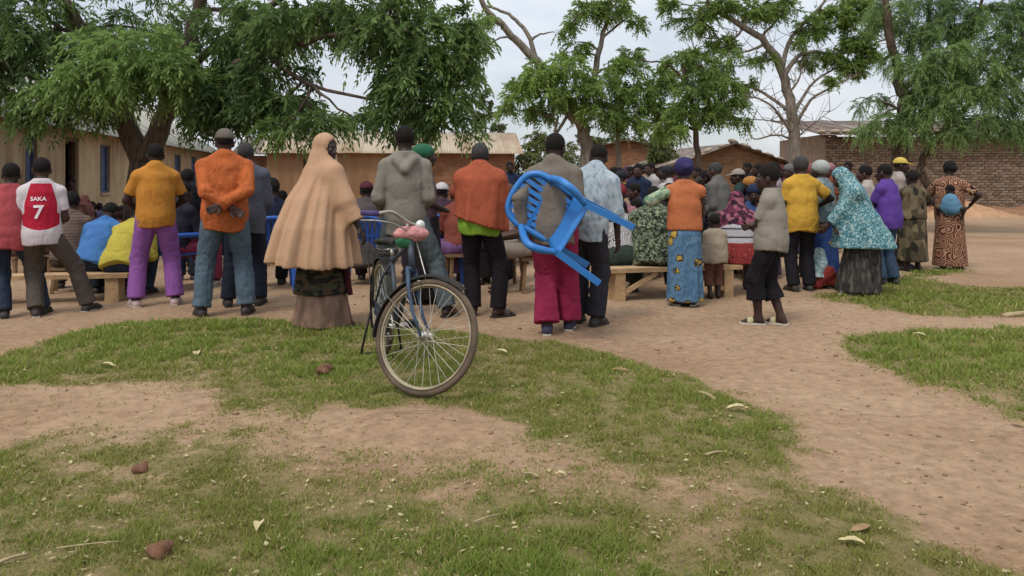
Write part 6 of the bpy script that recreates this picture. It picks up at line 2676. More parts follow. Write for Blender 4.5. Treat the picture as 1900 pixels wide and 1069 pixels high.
# --- man carrying the chair
p = stand('man in taupe jacket and magenta trousers carrying a blue chair on his arm', 1027, 620, 248, -8, skin=1, vox=V1, feet=((-.05, -.03), (.11, .20)), toes=(8, 0), hands=((-.25, -.10, .90), (.17, .17, .93)), elbows=((-.5, -1, 0), (.3, -1, 0)), head=(-10, 6, 0), build=1.0, lean=4)
p.body().hair(puff=(.004, 0, .004)).shirt(cloth('taupe_jacket', '#7d7265'), 1.95, hem=-.15, off=.02, slo=.02, amp=.011, collar=.03).trousers(cloth('magenta_trousers', '#a11f4c'), .034, .96, .03, amp=.016, gap=.03).shoes(mat('navy_trainer', lin('#343244'), 0.7, 0.2, 20), SOLE)
CARRY = p

# --- man in pale blue shirt beside him
p = stand('man in pale blue patched shirt stooping beside the chair carrier', 1088, 603, 267, -22, skin=1, vox=V1, feet=((-.10, .06), (.10, -.02)), lean=9, side=7, hands=((-.15, .25, .95), (.27, .12, .80)), elbows=((-.6, -1, 0), (.9, -.6, 0)), head=(12, 14, 0))
p.body().hair(off=.003).shirt(printed('pale_patch', 'marble', ('#7d92a2', '#a5b6c0', '#b9c4c8', '#8fa2b0'), 26, stretch=(1, 1, .5), pos=(.3, .45, .55, .7)), 1.35, hem=-.12, off=.028, slo=.026, amp=.014, collar=.02).trousers(cloth('charcoal_trousers', '#35333a'), .026, .98, .014, amp=.013).shoes(SHOE, SOLE_DK)

# --- woman in orange top and blue flowered wrap
p = stand('woman in orange top, purple headwrap and blue cloth with yellow flowers', 1270, 567, 298, 6, skin=0, vox=V1, hands=((-.22, .06, 1.28), (.14, .24, .95)), elbows=((-1, -.3, -.6), (.6, -1, 0)), head=(10, 0, 0), build=1.05)
p.body().headwrap(cloth('violet_scarf', '#3b3566'), (.108, .125, .115), (0, -.02, .055), (0, -.12, .05, .05)).shirt(cloth('orange_top', '#c8703a'), .25, hem=-.02, off=.016, amp=.008)
p.wrap([(.98, 0, 0, .165, .14), (.86, 0, -.01, .195, .17), (.5, 0, 0, .20, .18), (.06, 0, 0, .215, .195)], printed('flowered_wrap', 'flowers', ('#c9a43a', '#3d3a20', '#5d86a8', '#4c7597', '#6a93ad'), 7.0, pos=(0, .27, .35, .6, .8)), (5, .016), 'skirt')
p.shirt(printed('leafy_sleeve', 'cells', ('#7f9a78', '#9cb08a', '#5f8563', '#b5bfa0'), 22), 0, hem=.0, name='blouse_yoke') if False else None
_f = p.fig
p.grow('sleeve', lambda P: smin(cone(P, _f.sh[0], _f.elb[0], .062, .058), cone(P, _f.elb[0], _f.elb[0] * .6 + _f.wri[0] * .4, .056, .05), .02), np.minimum(_f.sh[0], _f.elb[0]) - .2, np.maximum(_f.sh[0], _f.elb[0]) + .2, printed('leafy_sleeve', 'cells', ('#7f9a78', '#9cb08a', '#5f8563', '#b5bfa0'), 22), .006)
p.shoes(SHOE_BR, SOLE, 'sandal')

# --- small child at her side
p = stand('small child in pale shirt leaning by the flowered skirt', 1326, 555, 396, 20, skin=1, vox=.014, headk=1.12, hands=((-.12, .2, .95), (.2, .16, .9)), feet=((-.09, 0), (.1, .05)))
p.body().hair().shirt(cloth('pale_child_shirt', '#a8997f'), .8, hem=-.16, off=.022, flare=.03).trousers(cloth('rust_shorts', '#6d4436'), .02, .55)

# --- boy in grey T-shirt with folded arms
p = stand('barelegged boy in grey shirt and black three quarter trousers, arms folded', 1430, 604, 306, 78, skin=0, vox=.013, headk=1.08, build=.88, feet=((-.05, .12), (.07, -.10)), toes=(14, -10), hands=((.10, .20, 1.04), (-.08, .22, 1.08)), elbows=((-1, -.2, -.3), (1, -.2, -.3)), head=(6, -2, 0))
p.body().hair(puff=(.006, 0, .006)).shirt(cloth('stone_tee', '#9a9182'), .78, hem=-.10, off=.032, flare=.03, bell=.02, amp=.009).trousers(cloth('black_shorts', '#1f1c20'), .028, .52, .035, amp=.010, waist=.05).shoes(mat('pale_green_slipper', lin('#a8a37c'), 0.85, 0.15, 15), SOLE, 'sandal')

# --- man in yellow T-shirt behind him
p = stand('man in yellow shirt and black trousers facing the crowd', 1487, 541, 291, 25, skin=1, vox=V1, feet=((-.10, 0), (.12, .03)), hands=((-.1, .26, 1.1), (.30, .20, 1.08)), elbows=((-.6, -1, 0), (1, -.5, -.4)))
p.body().hair(HAIR_GREY, .012).shirt(cloth('yolk_tee', '#d6a313'), .75, hem=-.16, off=.026, flare=.02, bell=.016, amp=.012).trousers(cloth('black_cotton', '#232127'), .022).shoes(SHOE, SOLE_DK)

# --- woman in blue print dress with yellow flowers
p = stand('woman in blue dress with large yellow flowers and white headwrap', 1524, 533, 300, 60, skin=0, vox=.018, hands=((-.1, .28, 1.05), (.15, .27, 1.0)), build=1.12)
p.body((False, False)).headwrap(cloth('grey_white_scarf', '#aeb2ad'), (.10, .122, .10)).shirt(printed('pale_blue_bodice', 'marble', ('#6f8a92', '#8fa2a0', '#56707c'), 18), .8, hem=-.02, off=.02)
p.wrap([(1.10, 0, 0, .16, .14), (.95, 0, 0, .20, .18), (.5, 0, 0, .23, .21), (.05, 0, 0, .25, .23)], printed('big_flower', 'flowers', ('#3d3b2c', '#c9a52c', '#b58e24', '#37589a', '#2d4a86'), 6.5, pos=(0, .07, .22, .3, .7)), (5, .018), 'dress')

# --- woman in teal veil stooping to a toddler
p = stand('woman in teal printed veil stooping to hold a toddler by the hand', 1590, 547, 312, 100, skin=0, vox=V1, lean=24, feet=((-.10, .05), (.10, -.08)), hip=(0, -.12), hands=((-.08, .42, .82), (-.20, .30, .74)), elbows=((-.7, -.6, -.3), (.7, -1, -.2)), head=(0, 18, 0))
TEAL = printed('teal_speckle', 'cells', ('#5f939b', '#87b0b1', '#3d7480', '#a6c3bf', '#4b8590'), 62)
_f = p.fig
_hx = _f.hc
p.body().hijab([(1.24, 0, .10, .10, .10), (1.16, 0, .06, .22, .17), (1.0, 0, 0, .27, .26), (.8, 0, -.05, .31, .33), (.60, 0, -.08, .35, .38)], TEAL, (7, .03), elbow=[0, 1], vox=.0165, tilt=-.05, amp=.006)
p.wrap([(.75, 0, -.08, .2, .2), (.4, 0, -.05, .23, .24), (.03, 0, -.02, .25, .27)], printed('ash_print', 'marble', ('#4a4642', '#6c675f', '#33302e', '#827b70'), 16, stretch=(1, 1, .3)), (7, .028), 'skirt')
p.shoes(SHOE_GR, SOLE)

# --- toddler seated on the ground
_g = ground(1512, 536)
p = Person('toddler in pale veil and red skirt sitting on the ground', (_g.x, _g.y), -62 + facing(_g.x, _g.y), .82, skin=1, vox=.012, seat=.03, headk=1.15, lean=12, feet=((-.10, .44), (.14, .42)), toes=(25, -25), knees=((-.5, 0, 1), (.5, 0, 1)), hands=((-.2, .3, .3), (.2, .2, .28)))
_f = p.fig
p.body().hijab([(_f.neck[2] / _f.k + .0, 0, .02, .08, .08), (_f.neck[2] / _f.k - .16, 0, .0, .24, .19), (_f.neck[2] / _f.k - .36, 0, 0, .32, .28)], printed('pale_teal_cloth', 'cells', ('#9db8bb', '#b9cbc9', '#7fa3aa'), 40), (6, .015), vox=.012)
p.trousers(cloth('tomato_skirt', '#a23b35'), .035, .75, .02, gap=.08, name='skirt').shirt(cloth('pale_toddler', '#a9b8ae'), .9, hem=-.02, off=.016).shoes(SHOE, SOLE, 'sandal')

# --- man in purple T-shirt
p = stand('man in purple shirt and blue jeans seen from the side', 1648, 528, 304, 66, skin=0, vox=V1, feet=((-.08, .06), (.09, -.05)), hands=((.05, .27, 1.12), (.02, .30, 1.16)), elbows=((-1, -.3, -.4), (1, -.3, -.4)), lean=3)
p.body().hair(off=.003).shirt(cloth('violet_tee', '#63409c'), .75, hem=-.12, off=.028, flare=.022, bell=.018, amp=.013).trousers(cloth('blue_jeans', '#3b5168', var=.2), .022, .98, .014).shoes(SHOE, SOLE_DK)
_pr = Buf()
_f = p.fig

# --- others of the group beneath the feathery tree
p = stand('bareheaded person in pale shirt between teal veil and purple shirt', 1608, 512, 307, 84, skin=2, vox=.02, hands=((-.1, .2, 1.0), (.1, .2, 1.0)))
p.body((False, False)).hair(puff=(.004, 0, .004)).shirt(cloth('bone_shirt', '#b9aaa2'), .7).trousers(cloth('royal_trousers', '#34467c'), .022).shoes(SHOE, SOLE)
p = stand('man in yellow cap and white shirt behind the purple shirt', 1668, 494, 293, -80, skin=1, vox=.02, hands=((-.1, .2, 1.0), (.1, .2, 1.0)))
p.body((False, False)).hair().cap(cloth('yellow_cap', '#d3b443')).shirt(cloth('chalk_shirt', '#b3a39a'), .8).trousers(DARK, .022).shoes(SHOE, SOLE_DK)
p = stand('woman in olive and brown print dress beside the purple shirt', 1694, 503, 318, 40, skin=1, vox=.02, hands=((.0, .3, 1.0), (.28, .25, 1.1)), elbows=((-1, -.5, 0), (1, -.4, -.3)), build=1.1)
_olv = printed('olive_print', 'cells', ('#4b4634', '#6b5f44', '#2f2c22', '#7f7052', '#574b36'), 15, stretch=(1, 1, .6))
p.body().hair(puff=(.012, 0, .01)).shirt(_olv, .7, hem=-.02, off=.022).wrap([(1.02, 0, 0, .17, .15), (.9, 0, 0, .215, .19), (.5, 0, 0, .24, .21), (.18, 0, 0, .25, .22)], _olv, (6, .02), 'dress').shoes(SHOE, SOLE_DK)
p = stand('woman in red and tan swirl dress carrying a baby on her back', 1762, 499, 301, -14, skin=1, vox=.018, hands=((-.24, .22, 1.0), (.27, .15, 1.05)), elbows=((-1, -.4, 0), (1, -.4, 0)), head=(18, 4, 0), build=1.08)
_swl = printed('swirl_print', 'swirl', ('#a98062', '#4f1d1a', '#b98f6c', '#2a1a1a', '#8d4a34'), 6.5, pos=(0, .25, .45, .7, .85))
p.body().hair(puff=(.014, 0, .012)).bun((.05, -.11, .02), .05).shirt(_swl, .8, hem=-.02, off=.022, bell=.02)
p.wrap([(1.05, 0, 0, .165, .15), (.9, 0, 0, .20, .19), (.5, 0, 0, .215, .20), (.06, 0, 0, .24, .22)], _swl, (6, .02), 'dress').shoes(SHOE, SOLE_DK)
_f = p.fig
p.wrap([(1.07, 0, 0, .155, .135), (1.14, 0, 0, .158, .14), (1.24, 0, 0, .165, .14)], cloth('blue_wrap', '#5c8fae'), (3, .006), 'carrying_band', tilt=.15)
# the baby in its blue wrap is a person of its own, tied to her back
_w = Matrix.Rotation(p.t.rotation_euler.z, 3, 'Z') @ Vector(_f.tr(.06, -.19, .10))
b = Person('baby in blue carrying cloth on the back of the swirl dress', (p.t.location.x + _w.x, p.t.location.y + _w.y, p.t.location.z + _w.z - .2), math.degrees(p.t.rotation_euler.z), .62, skin=1, vox=.011, detail=False, headk=1.25, seat=.12, lean=8, feet=((-.36, .12), (.36, .12)), knees=((-1, 0, .4), (1, 0, .4)), head=(60, 5, 0))
b.body((False, False), False).hair()
_bf = b.fig
b.grow('carrying_cloth', lambda P: smin(ell(P, tuple(_bf.tr(0, -.03, .22)), (.118, .07, .15)), ell(P, tuple(_bf.tr(0, .1, .05)), (.14, .09, .10)), .06), _bf.pel - .32, _bf.pel + .42, cloth('blue_wrap', '#5c8fae'), .008, .014)

# ------------------------------------------------------------------ seated people near the camera
p = sit('seated figure in bright blue shirt bent forward on the low bench', 172, 500, 8.25, .30, -30, 1.62, skin=1, vox=V1, lean=32, feet=((-.15, .36), (.12, .38)), hands=((-.15, .45, .48), (.15, .45, .5)), head=(0, 12, 0))
p.body().hair().shirt(cloth('sky_shirt', '#3f78b8'), .8, hem=-.05, off=.026, flare=.02, amp=.012).trousers(INK, .02).shoes(SHOE, SOLE_DK)
p = sit('seated figure in yellow jacket bent low on the low bench', 226, 500, 8.2, .30, -24, 1.62, skin=1, vox=V1, lean=38, feet=((-.15, .36), (.12, .38)), hands=((-.15, .48, .45), (.15, .48, .45)), head=(0, 22, 0), build=1.08)
p.body().hair().shirt(cloth('yellow_jacket', '#bfae28'), 1.9, hem=-.07, off=.032, flare=.02, slo=.03, amp=.015).trousers(DENIM_DK, .02).shoes(SHOE, SOLE_DK)
p = sit('seated person in brown striped shirt behind the number seven shirt', 127, 480, 8.7, .30, -10, 1.66, on_stool=True, skin=0, vox=.018, lean=14, feet=((-.15, .38), (.14, .4)), hands=((-.15, .45, .5), (.15, .45, .5)))
p.body().hair(puff=(.012, 0, .01)).shirt(printed('brown_stripe', 'stripes', ('#6d5a50', '#8a7466', '#5a483f'), 9, rot=(0, R(90), 0)), .8, hem=-.04).trousers(cloth('brown_drab', '#54463a'), .02).shoes(SHOE, SOLE_DK)
p = sit('seated person in dark jumper with crimson trousers by the purple trousers', 326, 470, 8.9, .42, -52, 1.66, skin=1, vox=.018, lean=8, feet=((-.02, .50), (.18, .45)), hands=((-.1, .4, .7), (.15, .4, .7)))
p.body().hair().shirt(cloth('soot_jumper', '#2c2a36'), 1.9, hem=-.04).trousers(cloth('crimson_trousers', '#93334e'), .026, .95).shoes(mat('white_trainer', lin('#b9b3ad'), 0.7), SOLE)
p = sit('seated person in navy shirt on blue chair beside the sand veil', 505, 470, 8.9, .43, 4, 1.68, skin=0, vox=.018, lean=3, feet=((-.14, .42), (.14, .42)), hands=((-.12, .4, .66), (.12, .4, .66)))
p.body((False, False), False).hair(puff=(.012, 0, .01)).shirt(cloth('midnight_shirt', '#22283a'), .8, hem=-.02).trousers(DARK, .022).shoes(SHOE, SOLE_DK)
p = sit('seated person in long grey coat and maroon cap', 678, 470, 9.4, .42, -8, 1.66, skin=1, vox=.018, lean=8, feet=((-.10, .38), (.12, .40)), hands=((-.12, .38, .66), (.12, .38, .66)), build=1.12)
p.body((False, False), False).hair().cap(cloth('maroon_cap', '#5c2a35'), False).shirt(cloth('ash_coat', '#57504e'), 1.9, hem=-.30, off=.03, flare=.04).trousers(DARK, .022).shoes(SHOE, SOLE_DK)
p = sit('seated man in white cap and aubergine coat beyond the handlebar', 820, 470, 9.6, .40, 6, 1.68, skin=0, vox=.018, lean=10, feet=((-.14, .4), (.14, .4)), hands=((-.12, .4, .62), (.12, .4, .62)), head=(-35, 0, 0), build=1.08)
p.body((False, False)).hair().cap(cloth('white_cap', '#c9c1c1'), True).shirt(cloth('aubergine_coat', '#4a3540'), 1.9, hem=-.22, off=.03, flare=.03).trousers(DARK, .022).shoes(SHOE, SOLE_DK)
p = sit('seated woman in lilac cloth beside the lime shirt', 852, 470, 9.3, .40, 20, 1.6, on_stool=True, skin=2, vox=.018, lean=8, feet=((-.14, .36), (.14, .36)), hands=((-.12, .4, .62), (.12, .4, .62)))
p.body((False, False)).headwrap(cloth('brick_scarf', '#9a4a35')).shirt(cloth('brick_blouse', '#8a4536'), .9, hem=-.02).trousers(cloth('lilac_wrap', '#7f5a8d'), .04, .95, .03, gap=.10, name='skirt')
p = sit('seated barefoot person in beige shorts behind the carried chair', 986, 470, 8.75, .42, 96, 1.66, on_stool=True, skin=2, vox=.018, lean=4, feet=((-.12, .36), (.12, .34)), hands=((-.12, .4, .66), (.12, .4, .66)))
p.body((False, False)).hair().shirt(cloth('teal_dull', '#3d4a52'), .8, hem=-.03).trousers(cloth('beige_shorts', '#8f8170'), .034, .25, .03)
p = sit('seated woman in pale pink top with a blue basin on her lap', 944, 450, 9.6, .40, 150, 1.6, on_stool=True, skin=1, vox=.02, lean=3, feet=((-.14, .34), (.14, .34)), hands=((-.2, .36, .62), (.2, .36, .62)))
p.body().headwrap(cloth('umber_scarf', '#6f4c3a')).shirt(cloth('shell_pink', '#b89a94'), .8, hem=-.02).trousers(DARK, .04, .95, .03, gap=.1, name='skirt')
_w = Matrix.Rotation(p.t.rotation_euler.z, 3, 'Z') @ Vector((0, .36, .60))
V = []
_B = Buf()
_pf = [(0, 0), (.10, 0), (.125, .03), (.155, .10), (.17, .105), (.165, .098), (.145, .10), (.115, .035), (0, .012)]
_n = 24
_V = [(r * math.cos(2 * math.pi * q / _n), r * math.sin(2 * math.pi * q / _n), z) for r, z in _pf for q in range(_n)]
_F = [(i * _n + q, i * _n + (q + 1) % _n, (i + 1) * _n + (q + 1) % _n, (i + 1) * _n + q) for i in range(len(_pf) - 1) for q in range(_n)]
link('plastic_basin', _B.add(_V, _F).mesh('plastic_basin', mat('basin_plastic', lin('#4d6379'), 0.5, 0.08)), None, p.t.location + _w, label='dull blue plastic basin on the lap of the woman in pink', cat='basin')

p = sit('broad man in green and black print shirt seated on the wooden bench', 1214, 490, 8.35, .355, 2, 1.72, skin=1, vox=V1, lean=14, feet=((-.22, .34), (.22, .34)), hands=((-.2, .42, .55), (.2, .42, .55)), build=1.16)
p.body().hair().shirt(printed('green_black', 'cells', ('#57664e', '#2a2d24', '#74805f', '#3c4436', '#8b9474'), 46), .9, hem=-.10, off=.028, flare=.03, amp=.012).trousers(cloth('olive_trousers', '#3b4234'), .03, .95).shoes(SHOE, SOLE_DK)
p = sit('seated person in black and white leaf print shirt on the bench end', 1158, 490, 8.45, .355, 6, 1.56, skin=1, vox=V1, lean=34, feet=((-.16, .36), (.16, .36)), hands=((-.15, .45, .45), (.15, .45, .45)), head=(0, 15, 0), build=1.08)
p.body((False, False), False).hair().shirt(printed('leaf_bw', 'swirl', ('#c2bdbc', '#2b272b', '#c9c4c2', '#332e33'), 11, pos=(0, .4, .6, .85)), .8, hem=.06, off=.022).trousers(cloth('bottle_green', '#35423a'), .05, .9, .02, gap=.09, name='skirt')
p = sit('seated woman in white shirt with dark stripes and red patterned skirt', 1368, 490, 8.55, .355, 2, 1.62, skin=0, vox=V1, lean=20, feet=((-.12, .36), (.12, .38)), hands=((-.15, .42, .55), (.15, .42, .55)), build=1.18)
p.body((False, False), False)
_f = p.fig
p.shirt(printed('white_striped', 'stripes', ('#3a3840', '#a7a3a6', '#b4b0b1', '#aba8ab'), 3.4, rot=(0, R(90), 0), pos=(0, .07, .5, .8)), .8, hem=.02, off=.026, amp=.01)
p.wrap([(.62, 0, -.02, .21, .17), (.48, 0, -.01, .235, .20), (.375, 0, .0, .24, .21)], printed('red_net', 'swirl', ('#9b2f2f', '#7d2124', '#b24a3f', '#2f1d20'), 16, pos=(0, .3, .6, .88)), (5, .012), 'skirt')
_zn = _f.neck[2] / _f.k
_hy = _f.hc[1] / _f.k
p.hijab([(_zn + .02, 0, _hy - .03, .09, .09), (_zn - .10, 0, _hy - .06, .20, .17), (_zn - .22, 0, _hy - .09, .235, .22)], printed('maroon_scarf_print', 'cells', ('#6b2f45', '#8a4258', '#4a2036', '#9c5a68', '#33202f'), 24), (6, .02), face=False, vox=.016)

p = stand('elderly man in grey suit jacket standing by the gable hut', 1337, 520, 301, 62, skin=2, vox=.02, lean=6, hands=((-.1, .22, 1.0), (.12, .22, 1.0)))
p.body((False, False)).hair(HAIR_GREY, .002).shirt(cloth('grey_suit', '#6a6862'), 1.95, hem=-.18, off=.03, slo=.028, collar=.025).trousers(cloth('suit_trousers', '#4a4844'), .024).shoes(SHOE, SOLE_DK)
p = stand('person in black and white striped shirt before the grey suit', 1311, 516, 316, 100, skin=1, vox=.02, hands=((-.1, .22, 1.0), (.12, .22, 1.0)))
p.body((False, False)).hair().shirt(printed('night_stripe', 'stripes', ('#23222a', '#2b2a33', '#8a8890'), 7, rot=(0, R(90), 0), pos=(0, .4, .85)), .9).trousers(DARK, .022).shoes(SHOE, SOLE_DK)
p = stand('woman wrapped in orange and black striped cloth with pink headwrap', 1420, 515, 322, 35, skin=1, vox=.02, hands=((-.1, .26, 1.0), (.15, .26, 1.0)), build=1.12)
p.body((False, False)).headwrap(cloth('rose_scarf', '#b38b8a'), (.10, .12, .10)).shirt(cloth('smoke_blue', '#4a5260'), .8)
p.hijab([(1.43, 0, -.01, .07, .07), (1.37, 0, -.02, .20, .13), (1.2, 0, -.015, .25, .19), (.98, 0, -.015, .27, .22)], printed('kanga_stripe', 'stripes', ('#2d2220', '#c08a3a', '#a04a28', '#d8c29a', '#8a3524'), 3.6, rot=(0, R(35), 0), pos=(0, .22, .45, .68, .85)), (5, .018), 'shawl', head=False, vox=.018)
p.wrap([(1.0, 0, 0, .19, .17), (.5, 0, 0, .23, .21), (.06, 0, 0, .25, .22)], cloth('mauve_wrap', '#5f5068'), (6, .02), 'skirt')
p = stand('man in flat pale cap facing the crowd beyond the maroon scarf', 1372, 505, 314, 88, skin=0, vox=.02, hands=((-.1, .22, 1.0), (.12, .22, 1.0)))
p.body((False, False)).hair().cap(cloth('pale_cap', '#a3948a')).shirt(cloth('pine_shirt', '#2d4540'), .8).trousers(DARK, .022).shoes(SHOE, SOLE_DK)
p = stand('woman in saffron headwrap beyond the maroon scarf', 1394, 508, 330, 80, skin=1, vox=.02, hands=((-.1, .22, 1.0), (.12, .22, 1.0)))
p.body((False, False)).headwrap(cloth('saffron_scarf', '#b5792f'), (.105, .13, .105)).shirt(cloth('dusk_blouse', '#4a3c4a'), .8).wrap([(.95, 0, 0, .18, .16), (.06, 0, 0, .23, .2)], DARK)
p = stand('man in pink shirt looking left behind the grey shirted boy', 1437, 508, 300, 92, skin=2, vox=.02, hands=((-.1, .22, 1.0), (.12, .22, 1.0)))
p.body((False, False)).hair(off=.002).shirt(cloth('pale_pink_shirt', '#b09a9c'), .8).trousers(cloth('dove_trousers', '#5a5a66'), .022).shoes(SHOE, SOLE_DK)
p = stand('woman in rust headwrap between yellow shirt and blue flowered dress', 1508, 515, 306, 70, skin=1, vox=.02, hands=((-.1, .22, 1.0), (.12, .22, 1.0)))
p.body((False, False)).headwrap(cloth('rust_scarf', '#8a4f46'), (.096, .118, .098)).shirt(cloth('moss_blouse', '#4d5a4a'), .8).wrap([(.95, 0, 0, .18, .16), (.06, 0, 0, .23, .2)], DARK)
p = stand('man in black shirt standing beside the shade tree', 347, 520, 315, -5, skin=3, vox=.02, hands=((-.1, .22, 1.0), (.12, .22, 1.0)))
p.body((False, False), False).hair(puff=(.008, 0, .006)).shirt(cloth('jet_shirt', '#1d1c22'), .9).trousers(INK, .022).shoes(SHOE, SOLE_DK)
p = stand('woman in long pink scarf at the back of the seated children', 158, 470, 362, 40, skin=1, vox=.02, hands=((-.1, .22, 1.0), (.12, .22, 1.0)))
p.body((False, False)).hijab([(1.43, 0, 0, .08, .08), (1.3, 0, 0, .22, .17), (1.0, 0, 0, .26, .24), (.7, 0, 0, .28, .26)], printed('rose_scarf_print', 'marble', ('#8a4a48', '#b0746c', '#6e3a3c'), 14), (6, .02), vox=.02).wrap([(.95, 0, 0, .18, .16), (.06, 0, 0, .23, .2)], DARK)
p = stand('dark figure standing in the doorway of the cream building', 131, 430, 322, -90, skin=3, vox=.022, hands=((-.1, .22, 1.0), (.12, .22, 1.0)))
p.body((False, False)).hair().shirt(cloth('wine_shirt', '#3d2228'), .9).trousers(DARK, .022).shoes(SHOE, SOLE_DK)

# ------------------------------------------------------------------ chairs
ch = make_chair('blue plastic chair carried sideways on the taupe jacket man\'s arm', M_CHAIR)
# legs point right and down, the back is up at the left, its front towards the camera
_up = Vector((-0.85, -0.16, 0.50)).normalized()
_side = Vector((0.50, 0.10, 0.86))
_fr = Vector((-.12, -1, 0))
_fr = (_fr - _up * _fr.dot(_up)).normalized()
_sd = _fr.cross(_up).normalized()
_M = Matrix((_sd, _fr, _up)).transposed().to_4x4()
_c = at(1046, 412, CARRY.t.location.y - 0.33)
ch.matrix_basis = Matrix.Translation(_c - _M.to_3x3() @ Vector((0, 0.0, .44))) @ _M
for lab, px, Y, yaw in (('deep blue plastic chair under the person in navy shirt', 505, 8.92, 4), ('deep blue plastic chair under the person in crimson trousers', 326, 8.92, -52), ('deep blue plastic chair under the man in white cap', 820, 9.62, 6), ('deep blue plastic chair under the person in grey coat', 678, 9.42, -8)):
    c = copy_thing(ch, lab, M_CHAIR_DK)
    X = at(px, 470, Y).x
    c.matrix_basis = Matrix.Translation((X, Y, gz(X, Y))) @ Matrix.Rotation(R(yaw + facing(X, Y)), 4, 'Z') @ Matrix.Translation((0, .03, 0))

# ------------------------------------------------------------------ the crowd further off
def crowd():
    rnd = random.Random(77)
    GA = 'children and women sitting along the cream building'
    pal = {'charcoal': '#33313a', 'navy': '#27304a', 'maroon': '#5a2730', 'olive': '#4c4c36', 'brown': '#5a4438', 'grey': '#6c6864', 'white': '#b5aeaa', 'teal': '#2f5558', 'green': '#3f5f43',
           'rust': '#8a4b33', 'pink': '#a06a72', 'blue': '#3a5a8a', 'tan': '#94785a', 'plum': '#4d3350', 'ochre': '#a87a35', 'red': '#8a2c30', 'lilac': '#7d6a92', 'black': '#211f24'}
    mats = {k: cloth('crowd_' + k, v) for k, v in pal.items()}
    kw = dict(vox=.026, detail=False)
    T = {}
    far = (0, 60)
    # templates: first individuals of each kind, placed for good with their first use
    def seated(H, scarf, lab, **k2):
        p = Person(lab, (0, 60), 0, H, skin=1, seat=.28, lean=8, feet=((-.16, .34), (.16, .34)), hands=((-.12, .36, .5), (.12, .36, .5)), **kw, **k2)
        p.body((False, False), False)
        if scarf:
            p.headwrap(mats['plum'], (.10, .122, .10))
        else:
            p.hair(vox=.016)
        p.shirt(mats['grey'], .8, hem=-.03, vox=.024)
        p.trousers(mats['charcoal'], .035, .95, .02, gap=.06, vox=.026, name='trousers')
        return p

    def floor_sit(H, lab, scarf=False):
        p = Person(lab, (0, 60), 0, H, skin=1, seat=.02, lean=10, headk=1.1 if H < 1.3 else 1, feet=((.18, .30), (-.18, .33)), knees=((-1, .2, .6), (1, .2, .6)), hands=((-.15, .3, .3), (.15, .3, .3)), **kw)
        p.body((False, False), False)
        if scarf:
            p.headwrap(mats['rust'], (.10, .122, .10))
        else:
            p.hair(vox=.016)
        p.shirt(mats['grey'], .8, hem=-.02, vox=.024)
        p.trousers(mats['charcoal'], .035, .9, .02, gap=.08, vox=.026)
        return p

    def upright(H, scarf, lab, skirt=False):
        p = Person(lab, (0, 60), 0, H, skin=1, hands=((-.12, .24, 1.0), (.14, .24, 1.02)), head=(rnd.uniform(-15, 15), 0, 0), **kw)
        p.body((False, False), False)
        if scarf:
            p.headwrap(mats['teal'], (.10, .124, .10))
        else:
            p.hair(vox=.016)
        p.shirt(mats['grey'], .85, vox=.024)
        if skirt:
            p.wrap([(.95, 0, 0, .18, .16), (.5, 0, 0, .21, .19), (.08, 0, 0, .23, .21)], mats['brown'], (5, .015), vox=.024)
        else:
            p.trousers(mats['charcoal'], .024, vox=.026)
        return p
    protos = {}

    def use(kind, maker, px, py_top, Y, yaw, lab, grp, col, col2, scarfcol=None, scale=1.0, z=None, skin=None):
        X = at(px, 333, Y).x
        m = {'shirt': mats[col], 'trousers': mats[col2], 'skirt': mats[col2]}
        if scarfcol:
            m['headwrap'] = mats[scarfcol]
        if skin is not None:
            m['body'] = SKIN[skin]
        zz = gz(X, Y) if z is None else z
        if kind.startswith('seat'):
            stool('low stool under the ' + lab.replace('seated ', ''), X, Y, .28 * scale - .02 + (z or 0), R(yaw))
        if kind not in protos:
            p = maker()
            protos[kind] = p
            p.t.location = (X, Y, zz)
            p.t.rotation_euler = (0, 0, R(yaw))
            p.t.scale = (scale,) * 3
            p.t['label'] = lab
            p.t['group'] = grp
            for ch in p.parts:
                b = ch.name.split('.')[0]
                if b in m:
                    ch.material_slots[0].link = 'OBJECT'
                    ch.material_slots[0].material = m[b]
        else:
            clone(protos[kind], (X, Y, zz), yaw, lab, m, scale, grp)
    S = lambda: seated(1.66, False, 'x')
    SW = lambda: seated(1.6, True, 'x')
    FC = lambda: floor_sit(1.25, 'x')
    FW = lambda: floor_sit(1.55, 'x', True)
    U = lambda: upright(1.66, False, 'x')
    UW = lambda: upright(1.6, True, 'x', True)
    # A: rows on the ground before the cream building (one cannot tell these apart)
    cols = list(pal)
    rows = [('nearest', 13.5), ('second', 14.6), ('third', 15.8), ('fourth', 17.2), ('rearmost', 18.6)]
    for i in range(30):
        rn, Y = rows[i % 5]
        c = cols[(i * 7 + i // 5 * 3) % len(cols)]
        px = 98 + 165 * ((i // 5) + .5 + rnd.uniform(-.35, .35)) / 6
        use('floor_child', FC, px, 0, Y, rnd.uniform(-60, 10) + 25, 'child in %s top sitting in the %s row on the ground before the cream building' % (c, rn), GA, c, rnd.choice(('charcoal', 'navy', 'brown')), scale=rnd.uniform(.9, 1.1), skin=rnd.randrange(4))
    for i, (px, Y, c, sc, place) in enumerate(((140, 11.2, 'white', 'brown', 'by the striped shirt'), (182, 11.0, 'charcoal', 'navy', 'above the blue shirt'), (205, 12.4, 'pink', 'red', 'by the tree trunk'), (118, 12.6, 'maroon', 'maroon', 'below the dark doorway'))):
        use('floor_woman', FW, px, 0, Y, rnd.uniform(-40, 10), 'woman in %s top and %s headwrap sitting on the ground %s' % (c, sc, place), GA, c, 'brown', sc, 1.0)
    # B: gaps between the standing figures on the left
    GB = 'listeners seated in the middle of the yard'
